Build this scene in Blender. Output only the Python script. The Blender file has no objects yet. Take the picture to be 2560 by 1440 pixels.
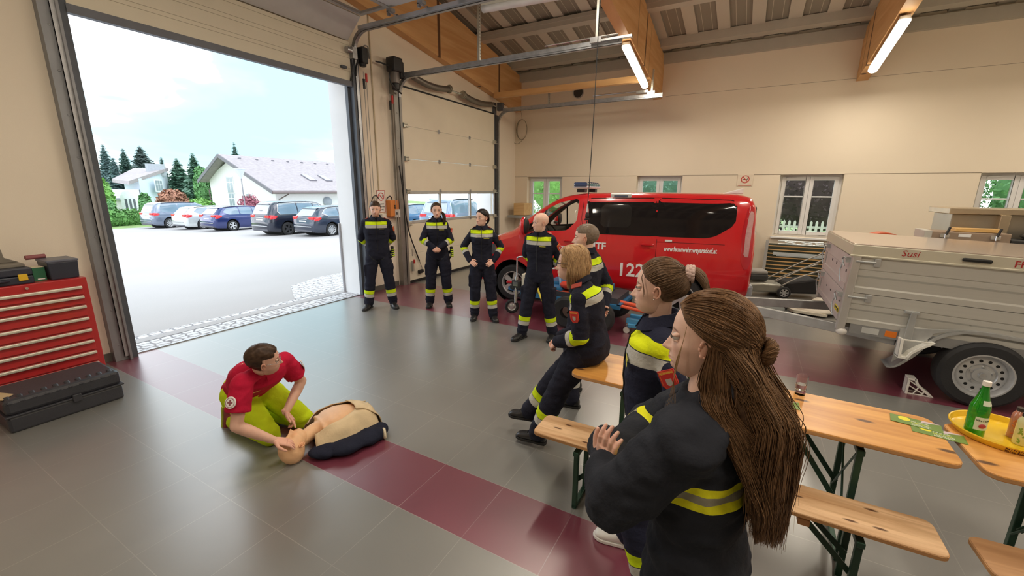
import bpy, bmesh, math, random
import numpy as np
from mathutils import Vector, Matrix, noise, Euler
PI=math.pi; R=math.radians
random.seed(7)
S=bpy.context.scene
COL=S.collection
# ---------------------------------------------------------------- camera
cd=bpy.data.cameras.new('camera'); cam=bpy.data.objects.new('camera',cd); COL.objects.link(cam)
_rt=Vector((0.48869634,-0.87242013,0.00768176)); _dn=Vector((-0.19492167,-0.1177614,-0.97372368)); _fw=Vector((0.85040075,0.47435786,-0.22760315))
cam.matrix_world=Matrix(((_rt.x,-_dn.x,-_fw.x,0),(_rt.y,-_dn.y,-_fw.y,0),(_rt.z,-_dn.z,-_fw.z,2.0),(0,0,0,1)))
cd.sensor_width=36; cd.lens=1048.9/2560*36; cd.clip_start=.05; cd.clip_end=500
S.camera=cam
# ---------------------------------------------------------------- exposure, world, sun
S.view_settings.view_transform='Standard'; S.view_settings.look='None'; S.view_settings.gamma=1; S.view_settings.exposure=0.0
S.view_settings.use_curve_mapping=False
W=bpy.data.worlds.new('world'); S.world=W; W.use_nodes=True
def build_world():
    nt=W.node_tree; nt.nodes.clear(); N=nt.nodes.new; L=nt.links.new
    out=N('ShaderNodeOutputWorld'); bg=N('ShaderNodeBackground'); L(bg.outputs[0],out.inputs[0])
    tc=N('ShaderNodeTexCoord'); mp=N('ShaderNodeMapping'); mp.inputs['Scale'].default_value=(1.6,1.6,5.5); mp.inputs['Location'].default_value=(.3,.1,.45)
    L(tc.outputs['Generated'],mp.inputs[0])
    nz=N('ShaderNodeTexNoise'); nz.inputs['Scale'].default_value=1.25; nz.inputs['Detail'].default_value=5; nz.inputs['Roughness'].default_value=.5; nz.inputs['Distortion'].default_value=.4
    L(mp.outputs[0],nz.inputs[0])
    cr=N('ShaderNodeValToRGB'); e=cr.color_ramp.elements; e[0].position=.36; e[0].color=(.60,1.0,1.14,1); e[1].position=.55; e[1].color=(2.5,2.55,2.65,1)
    m=e.new(.44); m.color=(.70,1.02,1.14,1)
    L(nz.outputs['Fac'],cr.inputs[0]); L(cr.outputs[0],bg.inputs[0]); bg.inputs[1].default_value=1.32
build_world()
sd=bpy.data.lights.new('sun','SUN'); sun=bpy.data.objects.new('sun',sd); COL.objects.link(sun); sd.energy=.9; sd.angle=R(35); sd.color=(1,.97,.93)
sun.rotation_euler=Vector((-.25,.6,-.95)).to_track_quat('-Z','Y').to_euler()
# ---------------------------------------------------------------- materials
MATS={}
def M(name,col=(.5,.5,.5),rough=.6,metal=0.,var=.06,scale=6.,bump=0.,bscale=40.,coat=0.,emit=None,es=0.,trans=0.,ior=1.45,spec=.5,stretch=None,alpha=1.,sheen=0.,rvar=0.):
    if name in MATS: return MATS[name]
    m=bpy.data.materials.new(name); m.use_nodes=True; nt=m.node_tree; b=nt.nodes['Principled BSDF']; N=nt.nodes.new; L=nt.links.new
    b.inputs['Roughness'].default_value=rough; b.inputs['Metallic'].default_value=metal
    b.inputs['Coat Weight'].default_value=coat; b.inputs['Transmission Weight'].default_value=trans; b.inputs['IOR'].default_value=ior
    b.inputs['Specular IOR Level'].default_value=spec; b.inputs['Alpha'].default_value=alpha; b.inputs['Sheen Weight'].default_value=sheen
    tc=N('ShaderNodeTexCoord'); src=tc.outputs['Object']
    if stretch:
        mp=N('ShaderNodeMapping'); mp.inputs['Scale'].default_value=stretch; L(src,mp.inputs[0]); src=mp.outputs[0]
    nz=N('ShaderNodeTexNoise'); nz.inputs['Scale'].default_value=scale; nz.inputs['Detail'].default_value=4; L(src,nz.inputs[0])
    cr=N('ShaderNodeValToRGB'); e=cr.color_ramp.elements; e[0].position=.3; e[1].position=.7
    e[0].color=(*[max(0,c*(1-var)) for c in col],1); e[1].color=(*[min(1.5,c*(1+var)) for c in col],1)
    L(nz.outputs['Fac'],cr.inputs[0]); L(cr.outputs[0],b.inputs['Base Color'])
    if rvar:
        mr=N('ShaderNodeMapRange'); mr.inputs[3].default_value=max(0,rough-rvar); mr.inputs[4].default_value=rough+rvar; L(nz.outputs['Fac'],mr.inputs[0]); L(mr.outputs[0],b.inputs['Roughness'])
    if bump:
        n2=N('ShaderNodeTexNoise'); n2.inputs['Scale'].default_value=bscale; n2.inputs['Detail'].default_value=3; L(src,n2.inputs[0])
        bp=N('ShaderNodeBump'); bp.inputs['Strength'].default_value=bump; bp.inputs['Distance'].default_value=.01; L(n2.outputs['Fac'],bp.inputs['Height']); L(bp.outputs[0],b.inputs['Normal'])
    if emit: b.inputs['Emission Color'].default_value=(*emit,1); b.inputs['Emission Strength'].default_value=es
    MATS[name]=m; return m
# ---------------------------------------------------------------- objects
def tag(o,label=None,cat=None,group=None,kind=None):
    if label: o['label']=label
    if cat: o['category']=cat
    if group: o['group']=group
    if kind: o['kind']=kind
    return o
def thing(name,label,cat,loc=(0,0,0),rz=0,group=None,rot=None,kind=None):
    o=bpy.data.objects.new(name,None); COL.objects.link(o); o.empty_display_size=.1
    o.location=loc; o.rotation_euler=rot if rot else (0,0,rz); return tag(o,label,cat,group,kind)
def omat(o):
    m=Matrix.Translation(o.location)@o.rotation_euler.to_matrix().to_4x4()@Matrix.Diagonal((*o.scale,1))
    return (omat(o.parent)@m) if o.parent else m
def V(*a): return Vector(a[0] if len(a)==1 else a)
def basis(d,up=(0,0,1)):
    d=V(d).normalized(); u=V(up)
    if abs(d.dot(u))>.99: u=V(1,0,0)
    x=u.cross(d).normalized(); y=d.cross(x); return x,y,d
class MB:
    def __init__(s): s.v=[]; s.f=[]; s.m=[]; s.mi=0
    def add(s,vs,fs):
        k=len(s.v); s.v+= [tuple(p) for p in vs]; s.f+=[tuple(i+k for i in f) for f in fs]; s.m+=[s.mi]*len(fs); return s
    def box(s,c,d,rot=None,taper=None):
        hx,hy,hz=d[0]/2,d[1]/2,d[2]/2; vs=[]
        for z in (-1,1):
            t=1 if z<0 or not taper else taper
            for x,y in ((-1,-1),(1,-1),(1,1),(-1,1)): vs.append(V(x*hx*t,y*hy*t,z*hz))
        if rot is not None:
            r=rot if isinstance(rot,Matrix) else Euler(rot).to_matrix(); vs=[r@p for p in vs]
        c=V(c); return s.add([p+c for p in vs],[(3,2,1,0),(4,5,6,7),(0,1,5,4),(1,2,6,5),(2,3,7,6),(3,0,4,7)])
    def b2(s,a,b): return s.box([(a[i]+b[i])/2 for i in range(3)],[abs(b[i]-a[i]) for i in range(3)])
    def cyl(s,p0,p1,r0,r1=None,n=16,caps=True):
        r1=r0 if r1 is None else r1; p0,p1=V(p0),V(p1); x,y,d=basis(p1-p0); vs=[]
        for p,r in ((p0,r0),(p1,r1)):
            for i in range(n): a=2*PI*i/n; vs.append(p+x*r*math.cos(a)+y*r*math.sin(a))
        fs=[(i,(i+1)%n,n+(i+1)%n,n+i) for i in range(n)]
        if caps: fs+=[tuple(range(n-1,-1,-1)),tuple(range(n,2*n))]
        return s.add(vs,fs)
    def tube(s,pts,r,n=8,caps=True,up=(0,0,1),flat=1.):
        pts=[V(p) for p in pts]; K=len(pts); rs=r if hasattr(r,'__len__') else [r]*K; vs=[]; px=None
        for i,p in enumerate(pts):
            d=(pts[min(i+1,K-1)]-pts[max(i-1,0)])
            if d.length<1e-9: d=V(0,0,1)
            d.normalize()
            if px is None: x,y,_=basis(d,up)
            else:
                x=px-d*px.dot(d); x=x.normalized() if x.length>1e-6 else basis(d,up)[0]; y=d.cross(x)
            px=x
            for j in range(n): a=2*PI*j/n; vs.append(p+x*rs[i]*math.cos(a)+y*rs[i]*flat*math.sin(a))
        fs=[(i*n+j,i*n+(j+1)%n,(i+1)*n+(j+1)%n,(i+1)*n+j) for i in range(K-1) for j in range(n)]
        if caps: fs+=[tuple(range(n-1,-1,-1)),tuple(range((K-1)*n,K*n))]
        return s.add(vs,fs)
    def lathe(s,prof,c=(0,0,0),axis=(0,0,1),n=32,close=False):
        x,y,d=basis(axis); c=V(c); vs=[]; K=len(prof)
        for r,h in prof:
            for j in range(n): a=2*PI*j/n; vs.append(c+d*h+x*r*math.cos(a)+y*r*math.sin(a))
        fs=[(i*n+j,i*n+(j+1)%n,(i+1)*n+(j+1)%n,(i+1)*n+j) for i in range(K-1) for j in range(n)]
        if close: fs+=[((K-1)*n+j,(K-1)*n+(j+1)%n,(j+1)%n,j) for j in range(n)]
        return s.add(vs,fs)
    def prism(s,poly,o,ux,uy,un,t):
        o,ux,uy,un=V(o),V(ux),V(uy),V(un); n=len(poly); A=[o+ux*a+uy*b for a,b in poly]; B=[p+un*t for p in A]
        return s.add(A+B,[tuple(range(n-1,-1,-1)),tuple(range(n,2*n))]+[(i,(i+1)%n,n+(i+1)%n,n+i) for i in range(n)])
    def ell(s,c,r,nu=16,nv=10,rot=None):
        c=V(c); r=r if hasattr(r,'__len__') else (r,r,r); vs=[]; 
        q=Euler(rot).to_matrix() if rot is not None and not isinstance(rot,Matrix) else rot
        for i in range(nv+1):
            t=PI*i/nv
            for j in range(nu):
                a=2*PI*j/nu; p=V(r[0]*math.sin(t)*math.cos(a),r[1]*math.sin(t)*math.sin(a),r[2]*math.cos(t)); vs.append(c+(q@p if q is not None else p))
        return s.add(vs,[(i*nu+j,(i+1)*nu+j,(i+1)*nu+(j+1)%nu,i*nu+(j+1)%nu) for i in range(nv) for j in range(nu)])
    def quad(s,*p): return s.add(p,[tuple(range(len(p)))])
    def build(s,name,mats,parent=None,world=False,smooth=False,bevel=0,label=None,cat=None,group=None,kind=None,mods=None,recalc=True,seg=2,weld=True):
        me=bpy.data.meshes.new(name); vs=s.v
        o=bpy.data.objects.new(name,me)
        if parent is not None:
            o.parent=parent
            if world:
                im=omat(parent).inverted(); vs=[im@V(p) for p in vs]
        me.from_pydata([tuple(p) for p in vs],[],s.f)
        if not isinstance(mats,(list,tuple)): mats=[mats]
        for m in mats: me.materials.append(m)
        if len(mats)>1: me.polygons.foreach_set('material_index',s.m)
        if recalc or weld:
            bm=bmesh.new(); bm.from_mesh(me)
            if weld: bmesh.ops.remove_doubles(bm,verts=bm.verts,dist=1e-5)
            if recalc: bmesh.ops.recalc_face_normals(bm,faces=bm.faces)
            bm.to_mesh(me); bm.free()
        if smooth: me.polygons.foreach_set('use_smooth',[True]*len(me.polygons))
        if smooth=='auto': me.set_sharp_from_angle(angle=R(40))
        me.update(); COL.objects.link(o)
        if bevel:
            b=o.modifiers.new('bevel','BEVEL'); b.width=bevel; b.segments=seg; b.limit_method='ANGLE'; b.angle_limit=R(35); b.harden_normals=False
        tag(o,label,cat,group,kind); return o
def struct(mb,name,mat,**k): return mb.build(name,mat,kind='structure',**k)
def text(body,size,parent,loc,ux,uy,mat,name='lettering',align='LEFT',ext=.0015,shear=0.,space=1.,bold=0.,xs=1.,world=False,label=None):
    c=bpy.data.curves.new(name,'FONT'); c.body=body; c.size=size; c.extrude=ext; c.shear=shear; c.space_character=space; c.align_x=align; c.offset=bold; c.resolution_u=2
    co=bpy.data.objects.new(name,c); COL.objects.link(co); bpy.context.view_layer.update(); me=bpy.data.meshes.new_from_object(co); bpy.data.objects.remove(co); bpy.data.curves.remove(c)
    o=bpy.data.objects.new(name,me); COL.objects.link(o); me.materials.clear(); me.materials.append(mat)
    ux,uy=V(ux).normalized(),V(uy).normalized(); un=ux.cross(uy); l=V(loc)
    m=Matrix(((ux.x*xs,uy.x,un.x,l.x),(ux.y*xs,uy.y,un.y,l.y),(ux.z*xs,uy.z,un.z,l.z),(0,0,0,1)))
    if parent is not None:
        o.parent=parent
        if world: m=omat(parent).inverted()@m
    o.matrix_local=m
    if label: o['label']=label
    return o
def bez(p,n=12):
    # Catmull-Rom through the points
    p=[V(q) for q in p]; out=[]
    P=[p[0]*2-p[1]]+p+[p[-1]*2-p[-2]]
    for i in range(1,len(P)-2):
        a,b,c,d=P[i-1],P[i],P[i+1],P[i+2]
        for k in range(n):
            t=k/n; out.append(.5*((2*b)+(c-a)*t+(2*a-5*b+4*c-d)*t*t+(3*b-a-3*c+d)*t**3))
    out.append(p[-1]); return out
def copy_tree(o,parent=None,label=None,group=None,**kw):
    c=o.copy(); COL.objects.link(c); c.parent=parent
    for ch in list(o.children): copy_tree(ch,c)
    if label: c['label']=label
    if group: c['group']=group
    return c
# ================================================================ ROOM
GY=6.37; WX=11.55; XL=-7.0; YB=-9.0
def roofz(x): 
    return 5.17+.18*(WX-x) if x>2.3 else 5.17+.18*(WX-2.3)-.18*(2.3-x)
wallm=M('wall paint',(.84,.755,.63),.75,var=.03,scale=.8,bump=.15,bscale=120)
wallR=M('wall panel paint',(.84,.74,.59),.7,var=.03,scale=.6,bump=.08,bscale=150)
whitepl=M('white render',(.86,.86,.88),.8,var=.03,scale=2)
steel=M('galvanised steel',(.42,.43,.45),.42,.85,var=.15,scale=14,rvar=.1)
steeld=M('dark frame metal',(.10,.11,.13),.5,.3,var=.1)
rubber=M('black rubber',(.018,.018,.02),.6,var=.2)
doorm=M('sectional door panel',(.80,.74,.60),.45,var=.02,scale=3,bump=.05,bscale=200)
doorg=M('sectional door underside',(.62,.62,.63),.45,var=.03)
blackp=M('black plastic',(.02,.02,.022),.4,var=.1)
chrome=M('bright zinc',(.72,.73,.75),.25,.95,var=.05)
def floor_mat():
    m=bpy.data.materials.new('polished floor tiles'); m.use_nodes=True; nt=m.node_tree; b=nt.nodes['Principled BSDF']; N=nt.nodes.new; L=nt.links.new
    tc=N('ShaderNodeTexCoord'); sx=N('ShaderNodeSeparateXYZ'); L(tc.outputs['Object'],sx.inputs[0])
    def ma(op,a,bv=None,c=None):
        n=N('ShaderNodeMath'); n.operation=op
        for i,x in enumerate((a,bv,c)):
            if x is None: continue
            if hasattr(x,'is_linked'): L(x,n.inputs[i])
            else: n.inputs[i].default_value=x
        return n.outputs[0]
    X,Y=sx.outputs[0],sx.outputs[1]
    def line(c,off,w):
        fr=ma('FRACT',ma('DIVIDE',ma('SUBTRACT',c,off),.5)); d=ma('ABSOLUTE',ma('SUBTRACT',fr,.5)); return ma('GREATER_THAN',d,.5-w)
    lx=line(X,1.67,.0045); ly=line(Y,.262,.0045)
    n1=N('ShaderNodeTexNoise'); n1.inputs['Scale'].default_value=.7; n1.inputs['Detail'].default_value=3; n1.inputs['Roughness'].default_value=.6; L(tc.outputs['Object'],n1.inputs[0])
    n2=N('ShaderNodeTexNoise'); n2.inputs['Scale'].default_value=2.2; n2.inputs['Detail'].default_value=2; L(tc.outputs['Object'],n2.inputs[0])
    lines=ma('MULTIPLY',ma('MAXIMUM',lx,ly),ma('MULTIPLY_ADD',n2.outputs[0],1.2,-.15))
    def band(a,bb): return ma('MULTIPLY',ma('GREATER_THAN',X,a),ma('LESS_THAN',X,bb))
    st=ma('MAXIMUM',band(1.67,2.17),band(5.28,6.83))
    cr=N('ShaderNodeValToRGB'); e=cr.color_ramp.elements; e[0].position=.3; e[0].color=(.175,.175,.165,1); e[1].position=.72; e[1].color=(.225,.222,.21,1); L(n1.outputs[0],cr.inputs[0])
    cm=N('ShaderNodeValToRGB'); e=cm.color_ramp.elements; e[0].position=.3; e[0].color=(.15,.030,.052,1); e[1].position=.72; e[1].color=(.21,.045,.075,1); L(n1.outputs[0],cm.inputs[0])
    mx=N('ShaderNodeMix'); mx.data_type='RGBA'; L(st,mx.inputs[0]); L(cr.outputs[0],mx.inputs[6]); L(cm.outputs[0],mx.inputs[7])
    mx2=N('ShaderNodeMix'); mx2.data_type='RGBA'; L(ma('MULTIPLY',lines,.55),mx2.inputs[0]); L(mx.outputs[2],mx2.inputs[6]); mx2.inputs[7].default_value=(.55,.5,.48,1)
    L(mx2.outputs[2],b.inputs['Base Color'])
    mr=N('ShaderNodeMapRange'); L(n1.outputs[0],mr.inputs[0]); mr.inputs[3].default_value=.30; mr.inputs[4].default_value=.42; L(mr.outputs[0],b.inputs['Roughness'])
    b.inputs['Specular IOR Level'].default_value=.8; b.inputs['Coat Weight'].default_value=.9; b.inputs['Coat Roughness'].default_value=.30; b.inputs['Coat IOR'].default_value=1.6
    n3=N('ShaderNodeTexNoise'); n3.inputs['Scale'].default_value=3.5; n3.inputs['Detail'].default_value=2; L(tc.outputs['Object'],n3.inputs[0])
    bp=N('ShaderNodeBump'); bp.inputs['Strength'].default_value=.05; bp.inputs['Distance'].default_value=.02; L(n3.outputs[0],bp.inputs['Height']); L(bp.outputs[0],b.inputs['Normal'])
    return m
struct(MB().b2((XL,YB,-.2),(WX,GY+.02,0)),'floor',floor_mat())
# front wall with two gate openings
mb=MB(); y0,y1=GY,GY+.48
segs=[((XL,0),(1.93,7.5)),((1.93,3.95),(5.5,7.5)),((5.5,0),(6.68,7.5)),((6.68,3.95),(10.22,7.5)),((10.22,0),(WX+.35,7.5))]
def wallseg(x0,z0,x1,z1):
    # follow the roof slope at the top
    xs=[x0,x1]+([2.3] if x0<2.3<x1 else []); xs.sort()
    poly=[(x0,z0),(x1,z0)]+[(x,roofz(x)+.45) for x in reversed(xs)]
    mb.prism(poly,(0,y0,0),(1,0,0),(0,0,1),(0,1,0),y1-y0)
for (x0,z0),(x1,z1) in segs: wallseg(x0,z0,x1,z1)
struct(mb,'wall_front',wallm)
# outer white render on the reveals of the gates
mb=MB()
for x,s in ((5.5,-1),(10.22,-1),(1.93,1),(6.68,1)): mb.b2((x,GY+.03,0),(x+s*.012,GY+.5,3.95))
struct(mb,'trim_1',whitepl)
# right wall with four windows
WIN=[(4.82,5.95),(1.58,2.71),(-1.66,-.5),(-4.9,-3.74)]; WZ0,WZ1=1.0,2.385
mb=MB(); xa,xb=WX,WX+.32
mb.b2((xa,YB,0),(xb,GY,WZ0)); mb.b2((xa,YB,WZ1),(xb,GY,5.9))
ys=[YB]+[q for w in sorted(WIN) for q in w]+[GY]
for i in range(0,len(ys),2): mb.b2((xa,ys[i],WZ0),(xb,ys[i+1],WZ1))
struct(mb,'wall_right',wallR)
mb=MB(); jm=M('panel joint shadow gap',(.22,.17,.12),.8)
for a,b in ((YB,-4.9),(-3.74,-1.66),(-.5,.03),(.36,1.58),(2.71,4.82),(5.95,GY)): mb.b2((WX-.004,a,2.383),(WX+.01,b,2.391))
mb.b2((WX-.003,YB,4.268),(WX+.01,2.15,4.273))
struct(mb,'trim_2',jm)
struct(MB().b2((XL-.3,YB,0),(XL,GY,5.3)),'wall_left',wallm)
struct(MB().prism([(XL,0),(WX+.3,0),(WX+.3,roofz(WX)+.4),(2.3,roofz(2.3)+.4),(XL,roofz(XL)+.4)],(0,YB-.3,0),(1,0,0),(0,0,1),(0,1,0),.3),'wall_back',wallm)
# baseboard (dark coved skirting)
bbm=M('dark coved skirting',(.12,.115,.10),.45)
mb=MB()
for a,b in ((XL,1.75),(5.72,6.45),(10.45,WX)): mb.b2((a,GY-.02,0),(b,GY,.1))
struct(mb,'baseboard_front',bbm)
struct(MB().b2((WX-.02,YB,0),(WX,GY,.1)),'baseboard_right',bbm)
# roof sheet
def roof_mat():
    m=bpy.data.materials.new('trapezoidal roof sheet'); m.use_nodes=True; nt=m.node_tree; b=nt.nodes['Principled BSDF']; N=nt.nodes.new; L=nt.links.new
    tc=N('ShaderNodeTexCoord'); sx=N('ShaderNodeSeparateXYZ'); L(tc.outputs['Object'],sx.inputs[0])
    def ma(op,a,bv):
        n=N('ShaderNodeMath'); n.operation=op; L(a,n.inputs[0]); n.inputs[1].default_value=bv; return n.outputs[0]
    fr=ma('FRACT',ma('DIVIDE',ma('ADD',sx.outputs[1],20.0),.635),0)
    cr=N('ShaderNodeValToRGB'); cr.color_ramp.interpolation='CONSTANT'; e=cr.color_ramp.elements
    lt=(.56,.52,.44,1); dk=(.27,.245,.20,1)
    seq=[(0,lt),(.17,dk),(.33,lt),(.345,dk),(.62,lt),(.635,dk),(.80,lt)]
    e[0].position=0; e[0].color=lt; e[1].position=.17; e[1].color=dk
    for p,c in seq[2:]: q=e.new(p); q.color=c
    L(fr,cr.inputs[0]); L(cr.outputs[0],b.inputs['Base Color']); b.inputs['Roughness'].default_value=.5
    return m
roofm=roof_mat(); purl=M('grey painted steel purlin',(.50,.475,.41),.5,var=.03)
mb=MB()
per=.635; prof=[]; y=YB-.2; k=math.floor((y+20)/per)
while y<GY+.3:
    b0=k*per-20
    for fy,dz in ((0,0),(.17,0),(.19,.035),(.78,.035),(.80,0)): prof.append((b0+fy*per,dz))
    k+=1; y=k*per-20
vs=[];fs=[]
for (yy,dz) in prof:
    for xx in (XL-.2,2.3,WX+.4): vs.append((xx,yy,roofz(xx)+.10+dz))
for i in range(len(prof)-1):
    for j in range(2): a=i*3+j; fs.append((a,a+1,a+4,a+3))
mb.add(vs,fs)
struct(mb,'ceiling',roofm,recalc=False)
struct(MB().prism([(XL-.3,roofz(XL)+.2),(2.3,roofz(2.3)+.2),(WX+.5,roofz(WX+.5)+.2),(WX+.5,roofz(WX+.5)+.4),(2.3,roofz(2.3)+.4),(XL-.3,roofz(XL)+.4)],(0,YB-.3,0),(1,0,0),(0,0,1),(0,1,0),GY+.8-YB),'ceiling_1',purl)
# eave beam along the right wall and purlins
mb=MB(); mb.b2((WX-.62,YB,roofz(WX-.4)-.02),(WX-.35,GY,roofz(WX-.4)+.16)); mb.b2((WX-.12,YB,5.0),(WX,GY,5.22))
struct(mb,'trim_3',purl)
for i,xp in enumerate((9.5,7.3,5.1,2.9,.7,-2,-4.5)):
    z=roofz(xp); mb=MB(); mb.b2((xp-.13,YB,z-.06),(xp+.1,GY,z+.03)); mb.b2((xp-.16,YB,z+.03),(xp+.16,GY,z+.1))
    struct(mb,'trim_%d'%(4+i),purl)
# glulam beams
def wood_mat(name,c1,c2,sc=(1.2,14,14),rough=.5,knots=0.,cr_pos=(.35,.68),coat=0.,dark=(.12,.05,.02)):
    if name in MATS: return MATS[name]
    m=bpy.data.materials.new(name); m.use_nodes=True; nt=m.node_tree; b=nt.nodes['Principled BSDF']; N=nt.nodes.new; L=nt.links.new
    tc=N('ShaderNodeTexCoord'); mp=N('ShaderNodeMapping'); mp.inputs['Scale'].default_value=sc; L(tc.outputs['Object'],mp.inputs[0])
    nz=N('ShaderNodeTexNoise'); nz.inputs['Scale'].default_value=1; nz.inputs['Detail'].default_value=6; nz.inputs['Distortion'].default_value=.6; L(mp.outputs[0],nz.inputs[0])
    cr=N('ShaderNodeValToRGB'); e=cr.color_ramp.elements; e[0].position=cr_pos[0]; e[0].color=(*c1,1); e[1].position=cr_pos[1]; e[1].color=(*c2,1); L(nz.outputs[0],cr.inputs[0])
    last=cr.outputs[0]
    if knots:
        mp2=N('ShaderNodeMapping'); mp2.inputs['Scale'].default_value=(sc[0]*knots if sc[0]<sc[1] else sc[0]*knots*.25, sc[1]*knots if sc[1]<sc[0] else sc[1]*knots*.25, 1.); L(tc.outputs['Object'],mp2.inputs[0])
        vo=N('ShaderNodeTexVoronoi'); vo.voronoi_dimensions='2D'; vo.inputs['Scale'].default_value=1; L(mp2.outputs[0],vo.inputs[0])
        c2n=N('ShaderNodeValToRGB'); q=c2n.color_ramp.elements; q[0].position=.05; q[0].color=(1,1,1,1); q[1].position=.10; q[1].color=(0,0,0,1); L(vo.outputs['Distance'],c2n.inputs[0])
        mx=N('ShaderNodeMix'); mx.data_type='RGBA'; L(c2n.outputs[0],mx.inputs[0]); L(last,mx.inputs[6]); mx.inputs[7].default_value=(*dark,1); last=mx.outputs[2]
    L(last,b.inputs['Base Color']); b.inputs['Roughness'].default_value=rough; b.inputs['Coat Weight'].default_value=coat; b.inputs['Coat Roughness'].default_value=.25
    MATS[name]=m; return m
beamw=wood_mat('glulam spruce',(.62,.33,.13),(.74,.45,.20),(.8,3,9),.55,knots=2.2)
def beam(y0,y1,name,label,grp):
    mb=MB(); xs=[WX+.0,9.4,7.2,5,2.3,-1,-4,XL]
    top=[(x,roofz(x)-.02) for x in xs]; bot=[(x,4.22+.145*(11.5-x) if x>2.3 else 4.22+.145*9.2-.145*(2.3-x)) for x in xs]
    mb.prism(top+bot[::-1],(0,y0,0),(1,0,0),(0,0,1),(0,1,0),y1-y0)
    return mb.build(name,beamw,label=label,cat='roof beam',group='glulam roof beams')
beam(6.18,6.36,'glulam_beam','large glulam roof beam running up against the gate wall',0)
beam(2.25,2.44,'glulam_beam','glulam roof beam in the middle with a lit tube lamp under it, nearer the small gate',0)
beam(-1.76,-1.57,'glulam_beam','glulam roof beam at the right of the photo, above the aluminium trailer',0)
beam(-5.7,-5.5,'glulam_beam','glulam roof beam behind the camera position',0)
MB().b2((10.05,2.44,4.33),(10.17,6.2,4.46)).build('timber_brace',wood_mat('brace spruce',(.72,.42,.17),(.82,.52,.24),(9,.8,9),.5),label='thin horizontal timber brace spanning between two roof beams by the right wall',cat='timber brace')
# tube lamps
lampw=M('opal lamp cover',(.9,.88,.82),.3,emit=(1,.88,.66),es=20.)
lampoff=M('opal lamp cover unlit',(.82,.83,.86),.3)
def tube_lamp(loc,direction,length,lit,label,power=60,light=True):
    t=thing('tube_lamp',label,'lamp',loc,group='tube lamps under the roof')
    d=V(direction).normalized(); x,y,_=basis(d,(0,0,1)); # x side
    up=V(0,0,1); up=(up-d*up.dot(d)).normalized(); side=d.cross(up)
    mb=MB(); mb.prism([(-.07,-.0),(.07,-.0),(.06,.05),(-.06,.05)],-d*(length/2),side,up,d,length); mb.build('housing',M('lamp housing',(.75,.74,.70),.4),t)
    pts=[-d*(length/2+.01)-up*.02]+[d*((i/10-.5)*length)-up*.03 for i in range(11)]+[d*(length/2+.01)-up*.02]
    MB().tube(pts,[.03]+[.072]*11+[.03],14,flat=.75).build('diffuser',lampw if lit else lampoff,t,smooth=True)
    if lit and light:
        ld=bpy.data.lights.new('tube_light','AREA'); ld.shape='RECTANGLE'; ld.size=length; ld.size_y=.16; ld.energy=power; ld.color=(1,.90,.76)
        lo=bpy.data.objects.new('tube_light',ld); COL.objects.link(lo); lo.parent=t
        z=up; xx=d; yy=z.cross(xx); p=-up*.10
        lo.matrix_local=Matrix(((xx.x,yy.x,z.x,p.x),(xx.y,yy.y,z.y,p.y),(xx.z,yy.z,z.z,p.z),(0,0,0,1)))
    return t
LP=52
tube_lamp((9.25,2.34,4.43),(1,0,-.19),1.75,True,'lit tube lamp hanging lengthwise under the middle glulam beam',LP)
tube_lamp((9.75,-1.66,4.37),(1,0,-.16),1.75,True,'lit tube lamp under the right-hand glulam beam, at the top edge of the photo',LP)
tube_lamp((6.63,3.5,4.93),(.1,-1,0),1.5,False,'unlit white tube lamp beside the open gate panels at the top of the photo')
for i,(x,y) in enumerate(((5.0,2.34),(5.5,-1.66),(1.2,-1.66),(1.0,1.9),(9.5,-5.6),(5.3,-5.6),(1.2,-5.6),(-3.,-1.66),(-3.,-5.6),(-3,2.9))):  # unseen tube lamps, added to bring the hall up to brightness
    z=(4.22+.145*(11.5-x))-.12 if x>2.3 else 5.0
    tube_lamp((x,y,z),(1,0,0 if x<2.3 else -.145),1.75,True,'lit tube lamp added out of view to brighten the hall, number %s'%('one two three four five six seven eight nine ten'.split()[i]),LP)
# ---------------------------------------------------------------- windows in the right wall
pvc=M('white window plastic',(.80,.80,.80),.35,var=.02)
glass=M('window glass',(1,1,1),.0,trans=1.,ior=1.02,spec=.3,var=0)
lbls=['window nearest the small gate, above the van cab','window above the middle of the van roof','window above the stacked slatted frames','window at the right edge behind the steel boxes']
for i,(a,b) in enumerate(WIN):
    t=thing('window_%d'%(i+1),None,None,(WX+.16,(a+b)/2,WZ0),kind='structure'); w=(b-a)/2; h=WZ1-WZ0
    mb=MB()
    def rect(y0,z0,y1,z1,th,x0=0,x1=.07):
        mb.b2((x0,y0,z0),(x1,y0+th,z1)); mb.b2((x0,y1-th,z0),(x1,y1,z1)); mb.b2((x0,y0+th,z0),(x1,y1-th,z0+th)); mb.b2((x0,y0+th,z1-th),(x1,y1-th,z1))
    rect(-w,0,w,h,.05)
    mb.build('window_frame',pvc,t,bevel=.004)
    for s in (-1,1):
        mb=MB(); y0,y1=(-w+.05,0) if s<0 else (0,w-.05)
        rect(y0+.002,.052,y1-.002,h-.052,.075,-.03,.05); mb.b2((0,y0+.07,h*.64),(.03,y1-.07,h*.64+.03))
        sh=mb.build('sash',pvc,t,bevel=.005)
        MB().b2((.01,y0+.07,.12),(.016,y1-.07,h-.12)).build('pane',glass,sh)
    MB().b2((-.22,-w-.03,-.045),(.0,w+.03,-.005)).build('window_sill',pvc,t,bevel=.006)
# ================================================================ GATES AND THEIR HARDWARE
def bolt_row(mb,x,y,z0,z1,dz,r=.012):
    z=z0
    while z<z1: mb.cyl((x,y,z),(x,y-.006,z),r,n=8); z+=dz
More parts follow.
